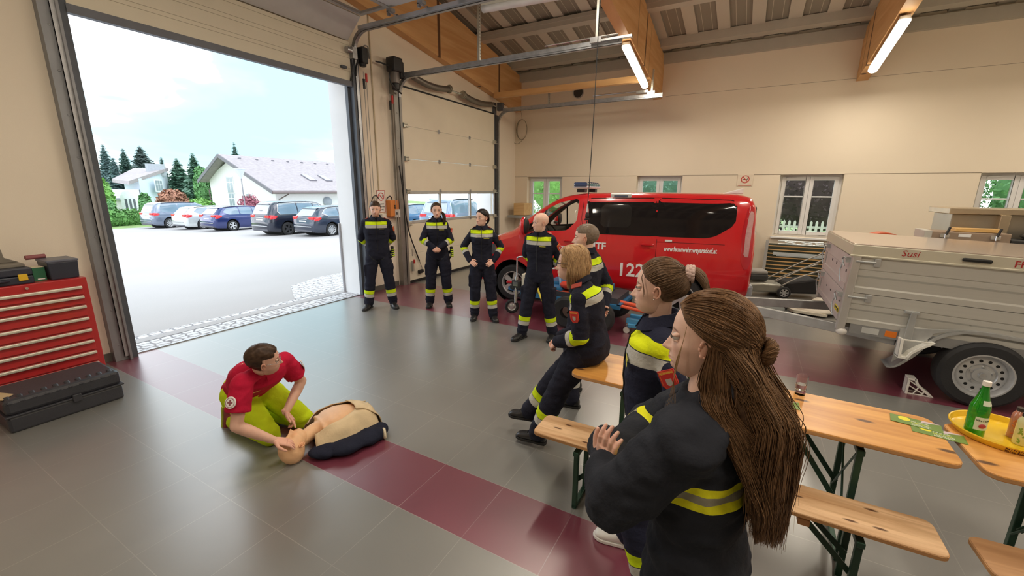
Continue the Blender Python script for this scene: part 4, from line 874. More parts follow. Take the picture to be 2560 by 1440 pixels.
    mb=MB(); mb.box((.02,0,.52),(.16,1.78,.22)); mb.build('rear_bumper',M('bumper silver grey',(.40,.42,.45),.35,.3),t,bevel=.05); MB().box((.04,0,.36),(.2,1.5,.14)).build('tow_bar',blk,t,bevel=.02)
    MB().box((-.06,0,.95),(.01,.52,.115)).build('number_plate',platem,t,bevel=.003)
    # light bar
    lb=MB(); 
    for y in (-.5,.5): lb.box((2.78,y,2.0),(.14,.22,.06))
    lbo=lb.build('light_bar_foot',blk,t,bevel=.01)
    MB().box((2.78,0,2.055),(.26,1.30,.03)).build('light_bar_base',M('bar base white',(.62,.64,.68),.4),t,bevel=.01)
    MB().box((2.78,0,2.10),(.24,1.34,.075)).build('light_bar_lens',M('blue light bar lens',(.05,.09,.22),.12,trans=.3,coat=1.),t,bevel=.025)
    mb=MB()
    for y in (-.42,-.21,0,.21,.42): mb.box((2.78,y,2.105),(.245,.012,.08))
    mb.build('light_bar_rib',M('bar rib',(.03,.04,.09),.3),t,bevel=.01)
    MB().prism([(-.16,0),(.16,0),(-.14,.085),(-.16,.085)],(.34,.25,1.965),(1,0,0),(0,0,1),(0,1,0),.12).build('roof_antenna',platem,t,bevel=.012)
    # lettering on the left flank
    lt=M('white lettering',(.86,.84,.84),.4)
    def flank(body,size,x,z,xs=1.,bold=.004,sp=1.):
        y=max(S_.side(x,z+size*.35),S_.side(x-.5,z+size*.35))+.0035
        text(body,size,t,(x,y,z),(-1,0,0),(0,0,1),lt,'lettering','LEFT',.0008,bold=bold,xs=xs,space=sp)
    flank('www.feuerwehr.weyersdorf.at',.105,1.30,1.085,.60,.0035,1.)
    flank('MTF',.155,2.53,1.055,1.05,.005); flank('122',.30,2.02,.64,1.0,.006)
    flank('FREIWILLIGE',.095,3.42,1.01,.9,.003); flank('KARLSTETTEN',.095,3.45,.66,.9,.003)
    return t
van()
# ---------------- parked cars
def parked_car(label,x,y,kind,col,heading=0.,wk='cover',nsp=9,chromeline=False,group='parked cars'):
    z=gz(y); t=thing('parked_car',label,'car',(x,y,z),heading,group=group)
    if kind=='mpv': L,H,Wd,bz=4.85,1.72,.93,1.02
    else: L,H,Wd,bz=4.69,1.47,.90,.95
    k=1
    if kind=='mpv':
        tab=[(0,.36,.62,.72,.70,.50),(.05,.30,.85,.98,.82,.62),(.16,.24,.98,1.25,.88,.66),(.34,.22,1.02,1.56,.91,.68),(.55,.2,1.03,1.68,.92,.69),(1.2,.2,1.03,1.72,.93,.71),(2.3,.2,1.02,1.71,.93,.71),(2.9,.2,1.00,1.64,.93,.68),(3.4,.2,.98,1.42,.925,.64),(3.85,.2,.92,1.10,.91,.64),(4.3,.22,.86,.98,.87,.62),(4.65,.25,.72,.80,.78,.52),(4.82,.3,.55,.62,.62,.4),(4.85,.4,.5,.54,.55,.35)]
    else:
        tab=[(0,.34,.60,.66,.68,.48),(.05,.27,.80,.90,.80,.60),(.16,.22,.92,1.04,.86,.62),(.42,.2,.95,1.28,.89,.62),(.72,.18,.95,1.41,.90,.63),(1.3,.18,.94,1.46,.905,.65),(2.2,.18,.93,1.46,.905,.65),(2.75,.18,.91,1.38,.905,.63),(3.2,.18,.89,1.16,.90,.62),(3.5,.18,.86,1.0,.89,.62),(4.0,.2,.80,.90,.86,.6),(4.4,.22,.70,.78,.78,.5),(4.64,.3,.55,.6,.64,.4),(4.69,.38,.5,.54,.56,.35)]
    S_=Shell(tab); mb=MB(); S_.mesh(mb); body=mb.build('body',col,t,smooth=True)
    WR=.34 if kind=='mpv' else .32; xr,xf=(.95,3.85) if kind=='mpv' else (.98,3.67); cs=[]
    for xx in (xr,xf): c=MB(); c.cyl((xx,-1.2,WR+.02),(xx,1.2,WR+.02),WR+.055,n=32); cs.append(cutter(body,c))
    bake(body,cs)
    gl=M('car window glass',(.16,.24,.32),.06,spec=.8,var=.15,scale=1.); dark=M('wheel arch liner',(.012,.012,.012),.9); blk=M('black trim',(.02,.02,.022),.5)
    for xx in (xr,xf):
        mb=MB(); mb.lathe([(WR+.052,-.86),(WR+.052,.86)],(xx,0,WR+.02),(0,1,0),30); mb.lathe([(WR+.05,-.5),(.05,-.5)],(xx,0,WR+.02),(0,1,0),20); mb.lathe([(WR+.05,.5),(.05,.5)],(xx,0,WR+.02),(0,1,0),20); mb.build('wheel_house',dark,t,recalc=False)
    zt=H-.10; 
    if kind=='mpv': W1=[(.62,1.08),(.50,1.20),(.60,1.55),(.72,1.60),(1.55,1.63),(1.55,1.07)]; W2=[(1.62,1.07),(1.62,1.63),(2.5,1.60),(2.5,1.06)]; W3=[(2.56,1.06),(2.56,1.59),(2.9,1.53),(3.45,1.17),(3.5,1.05)]
    else: W1=[(.85,.98),(.55,1.12),(.78,1.30),(.95,1.35),(1.45,1.385),(1.45,.98)]; W2=[(1.51,.98),(1.51,1.385),(2.25,1.37),(2.25,.97)]; W3=[(2.31,.97),(2.31,1.365),(2.6,1.32),(3.05,1.06),(3.1,.96)]
    for sg in (1,-1):
        for w in (W1,W2,W3): mb=MB(); S_.patch(mb,rounded(w,.04),sg,.004); mb.build('side_window',gl,t,smooth='auto')
        if chromeline:
            al=W1[1:-1]+W2[1:-1]+W3[1:]; ring=[W1[0]]+W1[1:-1]+W2[1:3]+W3[1:]; pts=[]
            for a,b in zip(ring,ring[1:]+ring[:1]):
                for q in range(6): xx,zz=lerp(a[0],b[0],q/6),lerp(a[1],b[1],q/6); pts.append(V(xx,sg*(S_.side(xx,zz)+.008),zz))
            mb=MB(); mb.tube(pts+[pts[0]],.016,6); mb.build('window_trim',chrome,t)
        for xx in (xr,xf): wheel(t,(xx,sg*(Wd-.14),WR),WR,.20,sg,wk,nsp)
        zl=bz-.02; pl=[(.06,zl-.16),(.05,zl),(.14,zl+.06),(.40,zl+.02),(.44,zl-.05),(.25,zl-.14)]
        mb=MB(); S_.patch(mb,rounded(pl,.03),sg,.008,step=.03); mb.build('tail_lamp',redlamp,t,smooth='auto')
        mb=MB(); mb.ell((3.2 if kind=='mpv' else 2.98,sg*(Wd+.06),1.05),(.07,.1,.07),12,8); mb.build('door_mirror',col,t,smooth=True)
        for xx in (1.95,2.85): MB().box((xx,sg*(S_.side(xx,bz-.1)+.012),bz-.1),(.16,.02,.025)).build('door_handle',col,t,bevel=.008)
        mb=MB(); xs=[.7+.25*i for i in range(9)]; mb.tube([V(q,sg*(interp(S_.t,q)[4]*.93),interp(S_.t,q)[2]-.03) for q in xs],.018,6); mb.build('roof_rail',steel if chromeline else blk,t,smooth=True)
    # rear: lamps wrap onto the tailgate, window, plate, bumper strip
    def rearx(z):
        rows=[r for r in S_.t]
        for r in rows:
            if r[3]>=z+.0: return r[0]
        return 0
    if kind=='mpv': RW=[(-.60,1.08),(.60,1.08),(.55,1.52),(-.55,1.52)]; xa,xb,za,zb_=.115,.33,1.08,1.52
    else: RW=[(-.58,.98),(.58,.98),(.50,1.30),(-.50,1.30)]; xa,xb,za,zb_=.13,.46,.98,1.30
    n=(V(xb,0,zb_)-V(xa,0,za)); nn=V(-n.z,0,n.x).normalized()
    P=[V(lerp(xa,xb,(z-za)/(zb_-za)),y,z)+nn*.035 for y,z in RW]; mb=MB(); mb.add(P+[p-nn*.03 for p in P],[(3,2,1,0),(4,5,6,7),(0,1,5,4),(1,2,6,5),(2,3,7,6),(3,0,4,7)]); mb.build('rear_window',M('bright rear glass',(.40,.45,.50),.08,spec=1.),t)
    mb=MB(); mb.box((xb+.06,0,zb_+.05),(.22,1.02,.03),rot=(0,-.2,0)); mb.build('roof_spoiler',col,t,bevel=.01)
    zl=bz-.05
    for sg in (1,-1): MB().box((.085,sg*.60,zl),(.10,.36,.15)).build('tail_lamp',redlamp,t,bevel=.03)
    MB().box((.03,0,zl-.18),(.03,.52,.115)).build('number_plate',platem,t,bevel=.004)
    MB().box((.045,0,zl-.06),(.04,.6,.03)).build('tailgate_trim',chrome,t,bevel=.008)
    MB().box((.0,0,.50),(.06,1.30,.05)).build('bumper_strip',steel,t,bevel=.015)
    MB().box((.06,0,.30),(.12,1.25,.12)).build('bumper_lower',M('bumper lower grey',(.10,.10,.12),.5),t,bevel=.03)
    return t
cpaint=lambda n,c: M(n,c,.18,metal=.35,coat=1.,var=.03)
parked_car('grey minivan at the far end of the parked row, nearest the hedge',12.65,34.85,'mpv',cpaint('grey blue car paint',(.20,.24,.33)),R(4))
parked_car('white estate car between the grey minivan and the blue estate',12.85,31.0,'estate',cpaint('white car paint',(.72,.76,.76)),R(3))
parked_car('dark blue estate car in the middle of the parked row',12.85,27.6,'estate',cpaint('dark blue car paint',(.025,.04,.16)),R(2),'cover',5)
parked_car('black minivan with chrome window trim, second car from the gate pier',12.35,21.45,'mpv',cpaint('black blue car paint',(.02,.025,.045)),R(0),'dark',5,True)
parked_car('dark estate car nearest the gate pier, partly hidden by it',12.85,18.75,'estate',cpaint('dark slate car paint',(.035,.045,.075)),R(0),'cover',10,True)
parked_car('blue grey minivan seen through the windows of the small gate',15.2,12.6,'mpv',cpaint('pale blue car paint',(.20,.27,.38)),R(8),group='cars behind the small gate')
parked_car('blue car left of the minivan, seen through the small gate window',15.5,15.8,'estate',cpaint('mid blue car paint',(.05,.16,.32)),R(8),group='cars behind the small gate')
# ================================================================ ALUMINIUM TRAILER
def trailer():
    tilt=.035
    t=thing('box_trailer','silver aluminium box trailer with flat lid parked at the right','trailer',(5.42,-2.08,0),rot=(tilt*1.,0,0))
    # local: y forward (towards the gate), x away from the camera, z up; wheel contact at the origin
    al=M('brushed aluminium panel',(.60,.585,.54),.42,.35,var=.03,scale=3,stretch=(1,.1,12)); alp=M('aluminium corner post',(.62,.60,.58),.35,.6); zinc=M('hot dip zinc',(.50,.51,.51),.45,.6,var=.12,scale=9)
    yf,yb,w=1.13,-1.45,1.62; zb,z1,z2,z3=.60,.96,1.33,1.45
    def side_panel(x,s):
        mb=MB()
        prof=[(0,zb+.03),(0,zb+.04)]
        for a,b in ((zb+.03,z1-.005),(z1,z2)):
            h=b-a; pr=[(0,a),(.022,a),(.022,a+h*.15),(.004,a+h*.19),(.004,a+h*.44),(.020,a+h*.5),(.020,a+h*.63),(.012,a+h*.64),(.012,a+h*.66),(.020,a+h*.67),(.020,b),(0,b)]
            poly=[(-s*0+(-q[0]),q[1]) for q in pr]; mb.prism(poly,(x,yb,0),(s,0,0),(0,0,1),(0,1,0),yf-yb)
        return mb
    for x,s,n in ((0,1,'near'),(w,-1,'far')): side_panel(x,s).build('side_wall',al,t)
    mb=MB(); mb.b2((0,yb,zb-.02),(w,yf,zb+.04)); mb.build('floor_panel',M('screen print plywood',(.08,.07,.06),.6),t)
    mb=MB(); 
    for a,b in ((zb+.03,z1-.005),(z1,z2)):
        h=b-a; mb.b2((.06,yf-.0,a),(w-.06,yf+.018,b)); mb.b2((.06,yf,a),(w-.06,yf+.034,a+h*.2)); mb.b2((.06,yf,b-h*.38),(w-.06,yf+.032,b-.01))
    mb.build('front_wall',M('shaded aluminium panel',(.58,.53,.53),.45,.3,var=.04),t,bevel=.003)
    MB().b2((.03,yb-.03,zb),(w-.03,yb,z2)).build('tailgate',al,t)
    for x,y in ((.0,yf-.01),(w,yf-.01),(0,yb),(w,yb)): MB().b2((x-.04,y-.03,zb-.06),(x+.04,y+.045,z2+.01)).build('corner_post',alp,t,bevel=.012)
    # lid: rim band and top sheet
    lidm=M('lid aluminium',(.66,.62,.50),.35,.3,var=.02); lidt=M('polished lid sheet',(.72,.60,.52),.16,.55,var=.03,scale=1.5)
    mb=MB(); mb.b2((-.035,yb-.04,z2+.005),(.0,yf+.05,z3)); mb.b2((w,yb-.04,z2+.005),(w+.035,yf+.05,z3)); mb.b2((0,yf+.015,z2+.005),(w,yf+.05,z3)); mb.b2((0,yb-.04,z2+.005),(w,yb-.01,z3)); mb.b2((-.045,yb-.05,z2+.0),(-.03,yf+.06,z2+.02))
    lid=mb.build('lid_rim',lidm,t,bevel=.006)
    MB().b2((-.03,yb-.035,z3),(w+.03,yf+.045,z3+.012)).build('lid_sheet',lidt,lid,bevel=.004)
    hd=M('black lid handle',(.012,.012,.012),.45)
    def hnd(y): MB().box((-.045,y,z2+.065),(.03,.20,.034)).build('lid_handle',hd,lid,bevel=.013)
    hnd(.29-.02); hnd(-1.1)
    # round plugs and square holes
    pk=M('dark rubber plug',(.10,.085,.06),.5)
    for z,ys in ((z2-.10,(1.03,.72,.42,.13,-.15,-.42,-.7)),(z1-.16,(1.03,.74,.45,.17,-.10,-.38,-.66))):
        for y in ys: MB().cyl((-.000,y,z),(-.012,y,z),.021,n=16).build('plug',pk,t)
    for z in (z1-.16,z2-.20):
        for i in range(4): MB().b2((.18+.30*i,yf+.017,z),(.225+.30*i,yf+.020,z+.03)).build('square_hole',M('hole black',(.01,.01,.012),.7),t)
    # latches with hanging hooks
    for z in (z1-.05,z2-.05):
        for x in (.05,w-.25):
            mb=MB(); mb.tube([(x,yf+.05,z),(x,yf+.09,z+.03),(x+.06,yf+.09,z+.0),(x+.02,yf+.07,z-.07)],.009,6); mb.tube(bez([(x+.03,yf+.08,z-.02),(x+.06,yf+.09,z-.12),(x+.03,yf+.07,z-.24)],5),.006,6); mb.box((x,yf+.05,z),(.05,.04,.05)); mb.build('latch',zinc,t,smooth='auto')
    for z in (z1-.045,z2-.045): mb=MB(); mb.cyl((-.04,yf-.0,z),(-.04,yf-.16,z),.011,n=8); mb.box((-.03,yf-.17,z+.0),(.02,.05,.08)); mb.build('side_catch',zinc,t,bevel=.004)
    # sub frame, lamp strip, stake post
    MB().b2((-.02,yb,zb-.07),(.02,yf-.08,zb+.03)).build('frame_rail',M('grey frame rail',(.33,.33,.33),.5,.4),t); MB().b2((w-.02,yb,zb-.07),(w+.02,yf-.08,zb+.03)).build('frame_rail',zinc,t)
    MB().b2((-.026,yf-.32,zb-.05),(-.018,yf-.18,zb+.01)).build('white_reflector',M('silver reflector',(.55,.55,.53),.3),t)
    MB().b2((-.026,yf-.46,zb-.05),(-.018,yf-.37,zb+.01)).build('orange_reflector',M('orange reflector',(.80,.20,.02),.25),t)
    mb=MB(); mb.prism([(-.045,-.12),(.02,-.12),(.015,.24),(-.03,.24)],(-.03,.60,zb),(0,1,0),(0,0,1),(-1,0,0),.025); mb.b2((-.05,.55,zb+.22),(-.02,.66,zb+.25)); mb.build('stake_post',zinc,t,bevel=.004)
    mb=MB(); mb.ell((-.02,yf-.02,zb-.07),(.04,.05,.04),14,8); mb.build('corner_buffer',M('pale buffer',(.70,.66,.62),.5),t,smooth=True)
    # V tongue and draw tube
    def beam_(a,b,hw,hh,name='draw_bar'):
        a,b=V(a),V(b); d=(b-a); x,y,_=basis(d); mb=MB(); mb.prism([(-hw,-hh),(hw,-hh),(hw,hh),(-hw,hh)],a,x,y,d.normalized(),d.length); return mb.build(name,zinc,t,bevel=.006)
    tip=(w/2,2.75,.43)
    beam_((.10,yf-.5,zb-.10),(w/2-.03,2.5,.46),.025,.055); beam_((w-.10,yf-.5,zb-.10),(w/2+.03,2.5,.46),.025,.055); beam_((w/2,2.25,.45),tip,.04,.04,'coupling_tube')
    mb=MB(); mb.cyl((w/2+.12,2.3,.02),(w/2+.12,2.3,.40),.024,n=12) if 1 else mb.cyl((w/2+.12,2.3,.16),(w/2+.12,2.3,.72),.028,n=14); mb.build('jockey_stand',chrome,t,smooth='auto')
    wheel(t,(.03,0,.325),.325,.20,-1,'steel',ax=(-1,0,0)); wheel(t,(w-.03,0,.325),.325,.20,1,'steel',ax=(1,0,0))
    MB().cyl((.1,0,.325),(w-.1,0,.325),.04,n=10).build('axle',zinc,t)
    # mudguard
    for x0,x1 in ((-.05,.20),(w-.20,w+.05)):
        mb=MB(); P=[(1.05,.08),(1.0,.20)]; prof=[V(0,.66,.24),V(0,.60,.27),V(0,.50,.40),V(0,.38,.60),V(0,.20,.70),V(0,-.05,.71),V(0,-.28,.68),V(0,-.44,.55),V(0,-.52,.36)]
        prof=bez(prof,4); vs=[]
        for p in prof:
            vs+= [p+V(x0,0,0),p+V(x1,0,0)]
        n=len(prof); q=[v+V(0,0,.0) for v in vs]
        cc=V(0,0,.30); vs2=[p+(V(0,p.y,p.z-.3).normalized()*.03) for p in vs]
        fs=[(2*i,2*i+1,2*i+3,2*i+2) for i in range(n-1)]; N=len(vs)
        mb.add(vs+vs2,fs+[tuple(N+k for k in f[::-1]) for f in fs]+[(2*i,2*i+2,N+2*i+2,N+2*i) for i in range(n-1)]+[(2*i+3,2*i+1,N+2*i+1,N+2*i+3) for i in range(n-1)]+[(0,N,N+1,1),(2*n-1,2*n-1+N,2*n-2+N,2*n-2)])
        mb.build('mudguard',zinc,t,smooth='auto')
        mb=MB(); mb.prism([(.66,.30),(.55,.45),(.42,.63),(.42,.66),(-.5,.66),(-.5,.60),(-.28,.73),(.2,.74),(.42,.63)][:4]+[(.2,.74),(.9,.66)][:1]+[(.66,.66)],(x0,0,0),(0,1,0),(0,0,1),(1,0,0),.015); mb.build('mudguard_cheek',zinc,t)
    # lettering
    tr=M('dark red lettering',(.42,.03,.03),.5)
    ser=text('Susi',.085,t,(-.0365,.80,z2+.045),(0,-1,0),(0,0,1),tr,'lettering','LEFT',.0005,shear=.15,bold=.0)
    text('FF WEYERSDORF',.082,t,(-.0365,.03,z2+.035),(0,-1,0),(0,0,1),tr,'lettering','LEFT',.0006,bold=.001)
    bd=MB().b2((.12,yf+.020,zb+.06),(.36,yf+.024,zb+.145)).build('maker_plate',M('plate yellow',(.75,.62,.04),.4),t); MB().b2((.13,yf+.0235,zb+.07),(.35,yf+.0245,zb+.135)).build('plate_field',blackp,bd)
    text('HUMER',.055,bd,(.345,yf+.0248,zb+.082),(-1,0,0),(0,0,1),M('plate yellow',(.75,.62,.04),.4),'plate_text','LEFT',.0004,bold=.001,xs=.95)
    MB().b2((-.026,-.66,zb+.0),(-.018,-.50,zb+.10)).build('yellow_plate',blackp,t); text('HUMER',.07,t,(-.027,-.51,zb+.02),(0,-1,0),(0,0,1),M('plate yellow',(.75,.62,.04),.4),'plate_text','LEFT',.0004,bold=.001)
    return t
trailer()
# wheel chocks
def chock(loc,rz,label,rot=None,s=1.):
    t=thing('wheel_chock',label,'wheel chock',loc,rz,'white wheel chocks',rot=rot); cm=M('white chock plastic',(.80,.78,.72),.45)
    mb=MB(); prof=[(0,0),(.22,0),(.19,.03),(.14,.06),(.09,.11),(.06,.17),(.02,.17),(0,.14)]
    for y in (-.05,.04): mb.prism([(a*s,b*s) for a,b in [(0,0),(.22,0),(.215,.012),(.015,.012),(.015,.15),(0,.15)]],(0,y*s,0),(1,0,0),(0,0,1),(0,1,0),.012*s)
    mb.prism([(a*s,b*s) for a,b in [(.22,.0),(.19,.035),(.14,.07),(.09,.12),(.065,.17),(.045,.17),(.07,.11),(.125,.055),(.17,.02)]],(0,-.055*s,0),(1,0,0),(0,0,1),(0,1,0),.11*s)
    mb.b2((0,-.055*s,0),(.02*s,.055*s,.16*s)); mb.b2((.0,-.055*s,.15*s),(.065*s,.055*s,.17*s))
    mb.build('chock_body',cm,t,bevel=.003)
    mb=MB()
    for a,b in (((.02,.14),(.20,.02)),((.02,.09),(.14,.02)),((.10,.10),(.06,.0)),((.15,.06),(.12,.0))): mb.tube([(a[0]*s,-.045*s,a[1]*s),(b[0]*s,-.045*s,b[1]*s)],.006*s,6)
    mb.build('rib',cm,t)
    return t
chock((5.47,-1.60,0),-PI/2,'white wheel chock standing on the floor in front of the trailer wheel')
chock((5.34,-1.44,.60),0,'white wheel chock stowed on the trailer mudguard',rot=(PI*.97,0,-PI/2+.0),s=1.15)
# ================================================================ FURNITURE AND LOOSE THINGS
tablew=wood_mat('lacquered beer table wood',(.50,.20,.035),(.74,.37,.095),(13,1.3,13),.42,knots=1.5,coat=.12,cr_pos=(.30,.66))
benchw=wood_mat('worn pale bench wood',(.46,.24,.10),(.78,.52,.30),(20,1.5,20),.5,knots=1.9,cr_pos=(.3,.62))
benchw2=wood_mat('worn brown bench wood',(.34,.17,.075),(.55,.31,.15),(14,1.2,14),.5,knots=1.5)
edgew=M('bare board edge',(.50,.27,.11),.6,var=.25,scale=14,stretch=(1,.15,1))
greenm=M('dark green steel',(.025,.07,.045),.4,.3,var=.15)
def board(mb,L,W,z,th,r=.06):
    poly=rounded([(-W/2,-L/2),(W/2,-L/2),(W/2,L/2),(-W/2,L/2)],r,6); mb.prism(poly,(0,0,z-th),(1,0,0),(0,1,0),(0,0,1),th)
def rim(par,L,W,z,r): mb=MB(); board(mb,L+.003,W+.003,z-.005,.017,r); mb.build('worn_edge',edgew,par)
def trestle(t,L,W,zt,ylegs,spread,table):
    """Folding trestle legs of a beer set: two bent uprights, foot bar, folding strut."""
    for s,y in ylegs:
        mb=MB(); w=W*.40
        for x in (-w,w):
            mb.box((x,y,(zt-.03)/2+.0),(.030,.030,zt-.05)); 
        mb.box((0,y,.018),(2*w+.03,.030,.030)); mb.box((0,y,zt-.055),(2*w+.05,.035,.03))
        mb.build('leg_frame',greenm,t,bevel=.004)
        for x in (-w+.035,w-.035):
            mb=MB(); a=V(x,y,zt*(.36 if table else .42)); b=V(x*.75,y+s*spread,zt-.045); d=(b-a); u_,v_,_=basis(d,(1,0,0)); mb.prism([(-.014,-.003),(.014,-.003),(.014,.003),(-.014,.003)],a,u_,v_,d.normalized(),d.length)
            mb.build('folding_strut',greenm,t)
        if table:
            mb=MB()
            for sg in (-1,1): mb.tube([(sg*w*.95,y+.012,zt*.30),(-sg*w*.95,y+.012,zt-.08)],.006,6)
            mb.build('cross_brace',greenm,t)
    mb=MB()
    for s,y in ylegs: mb.box((0,y+s*spread,zt-.045),(W*.8,.05,.035))
    mb.build('batten',edgew,t,bevel=.004)
def bench(label,x,y,rz,mat,L=2.0,W=.25,z=.475,leg=.70):
    t=thing('beer_bench',label,'bench',(x,y,0),rz,'beer garden benches')
    mb=MB(); board(mb,L,W,z,.026,.05); sb=mb.build('seat_board',mat,t,bevel=.005); rim(sb,L,W,z,.05)
    trestle(t,L,W,z-.02,((1,leg),(-1,-leg)),-.22,False); return t
def table(label,x,y,rz,L=1.98,W=.5,z=.765,leg=.62):
    t=thing('beer_table',label,'table',(x,y,0),rz,'beer garden tables')
    mb=MB(); board(mb,L,W,z,.028,.07); sb=mb.build('tabletop',tablew,t,bevel=.005); rim(sb,L,W,z,.07)
    trestle(t,L,W,z-.022,((1,leg),(-1,-leg)),-.30,True); return t
bench('pale worn wooden bench in front of the table, the blonde woman to its left',2.335,.07,R(.5),benchw)
table('long orange lacquered wooden table behind the two nearest women',2.79,-.03,R(-1.))
bench('darker brown wooden bench cut off by the lower right corner',2.37,-2.02,R(3),benchw2,L=1.95)
table('second wooden table carrying the yellow tray at the right edge',2.80,-2.06,R(2.5))
TZ=.765
# yellow tray
t=thing('serving_tray','round yellow serving tray on the second table','tray',(2.97,-1.29,TZ))
ty=M('yellow tray plastic',(.86,.55,.02),.3,coat=.4,var=.02); tk=M('dark brown print',(.10,.03,.02),.5)
MB().lathe([(0,.004),(.175,.004),(.19,.008),(.20,.035),(.205,.037),(.208,.032),(.196,.004),(.19,0),(0,0)],n=56).build('tray_dish',ty,t,smooth='auto')
def arc_text(body,size,a,r,z,t=t,tk=tk,nm='tray_print',til=.28):
    for i,ch in enumerate(body):
        th=a+i*size*.62/r; p=V(r*math.cos(th),r*math.sin(th),z); text(ch,size,t,p,(-math.sin(th),math.cos(th),0),(til*math.cos(th),til*math.sin(th),.96),tk,nm,'CENTER',.0003,bold=.0006)
mb=MB()
for th in (R(190),): 
    for s_ in (-1,1):
        c=V(.203*math.cos(th),.203*math.sin(th),.018); tg=V(-math.sin(th),math.cos(th),0); mb.tube([c-tg*.012-V(0,0,.009*s_),c+tg*.012+V(0,0,.009*s_)],.0025,6)
mb.build('cross_emblem',tk,t)
arc_text('Raiffeisen',.013,R(163),.203,.018); arc_text('Meine Bank',.011,R(163),.200,.006)
def bottle(label,loc,prof,mat,liquid=None,cap=None,capm=None,rz=0):
    t=thing('drink_bottle',label,'bottle',loc,rz,'drink bottles on the tray'); MB().lathe(prof,n=32).build('glass_body',mat,t,smooth='auto')
    if cap: MB().lathe(cap,n=20).build('screw_cap',capm,t,smooth='auto',bevel=0)
    return t
gg=M('green bottle glass',(.01,.30,.02),.03,trans=.85,ior=1.3,coat=.6,var=0); gw=M('green bottle with water',(.03,.42,.03),.05,trans=.6,ior=1.33,coat=.6,var=.1)
t=bottle('green water bottle with white cap and label on the yellow tray',(2.905,-1.155,TZ+.005),[(0,0),(.036,0),(.0395,.006),(.0395,.155),(.038,.168),(.030,.195),(.022,.225),(.0145,.262),(.0135,.278),(0,.278)],gw,cap=[(.0,.300),(.016,.300),(.0165,.297),(.0165,.276),(.0,.276)],capm=M('white cap',(.82,.80,.76),.4))
def wrap(t,a0,a1,z0,z1,r,mat,name,n=12,par=None,r1=None):
    vs=[]; r1=r1 or r
    for i in range(n+1):
        a=lerp(a0,a1,i/n); vs+=[V(r*math.cos(a),r*math.sin(a),z0),V(r1*math.cos(a),r1*math.sin(a),z1)]
    m=MB(); m.add(vs,[(2*i,2*i+2,2*i+3,2*i+1) for i in range(n)]); return m.build(name,mat,par or t,smooth=True)
lw=M('bottle label paper',(.70,.78,.62),.6)
lb=wrap(t,R(150),R(250),.045,.115,.0403,lw,'front_label'); MB().ell((.0403*math.cos(R(195)),.0403*math.sin(R(195)),.068),(.004,.016,.012),14,8,rot=(0,0,R(195))).build('red_emblem',M('label red',(.45,.06,.07),.5),lb)
arc_text('Vöslauer',.013,R(160),.0408,.094,lb,M('label ink',(.10,.16,.10),.5),'label_text',0)
wrap(t,R(170),R(250),.178,.203,.0365,lw,'neck_label',r1=.0285)
clr=M('clear tumbler glass',(1,1,1),.02,trans=1.,ior=1.25,spec=.6,var=0)
def tumbler(label,loc,water=True,inv=False):
    t=thing('drinking_glass',label,'glass',loc,group='drinking glasses on the tables')
    prof=[(0,0),(.027,0),(.028,.004),(.033,.125),(.0315,.125),(.0265,.030),(0,.027)]
    if inv: prof=[(r,.09-h*.72) for r,h in prof]; prof=[(r*1.1,h) for r,h in prof]
    MB().lathe(prof,n=30).build('glass_wall',clr,t,smooth='auto')
    if water: MB().lathe([(0,.0285),(.0262,.0315),(.0288,.068),(0,.068)],n=26).build('water',M('water',(1,1,1),.0,trans=1.,ior=1.2,var=0),t,smooth='auto')
    return t
tumbler('tall water glass standing on the long table near the hair of the nearest woman',(2.995,-.405,TZ))
tumbler('small upturned glass behind the green bottle on the tray',(3.02,-1.20,TZ+.005),False,True)
def juice(label,loc,body,bits,cap,txt):
    t=thing('drink_bottle',label,'bottle',loc,0,'drink bottles on the tray')
    MB().lathe([(0,0),(.026,0),(.029,.004),(.029,.115),(.027,.13),(.020,.142),(.017,.150),(0,.150)],n=28).build('glass_body',body,t,smooth='auto')
    MB().lathe([(0,.166),(.0185,.166),(.019,.150),(0,.150)],n=22).build('screw_cap',cap,t,smooth='auto')
    rnd=random.Random(len(label)); mb=MB()
    for i in range(26):
        a=R(130+130*rnd.random()); z=.012+.09*rnd.random(); c=V(.0292*math.cos(a),.0292*math.sin(a),z); mb.ell(c,(.0012,.0038,.007),8,6,rot=(rnd.random()*2-1,0,a))
    mb.build('fruit_print',bits,t,smooth=True)
    if txt: text(txt,.016,t,(.0298*math.cos(R(238)),.0298*math.sin(R(238)),.022),(0,0,1),(-math.sin(R(238)),math.cos(R(238)),0),M('label ink',(.10,.16,.10),.5),'label_text','LEFT',.0003)
    return t
juice('pale lemonade bottle with green leaf print, front one of the two on the tray',(2.905,-1.325,TZ+.005),M('pale lemonade',(.72,.70,.42),.12,coat=.8),M('leaf print',(.25,.36,.06),.4),M('dark lid',(.04,.03,.03),.3),'emotion')
juice('reddish iced tea bottle behind the pale lemonade bottle on the tray',(2.975,-1.33,TZ+.005),M('red iced tea',(.50,.20,.13),.12,coat=.8),M('orange print',(.62,.16,.03),.4),M('dark lid',(.04,.03,.03),.3),None)
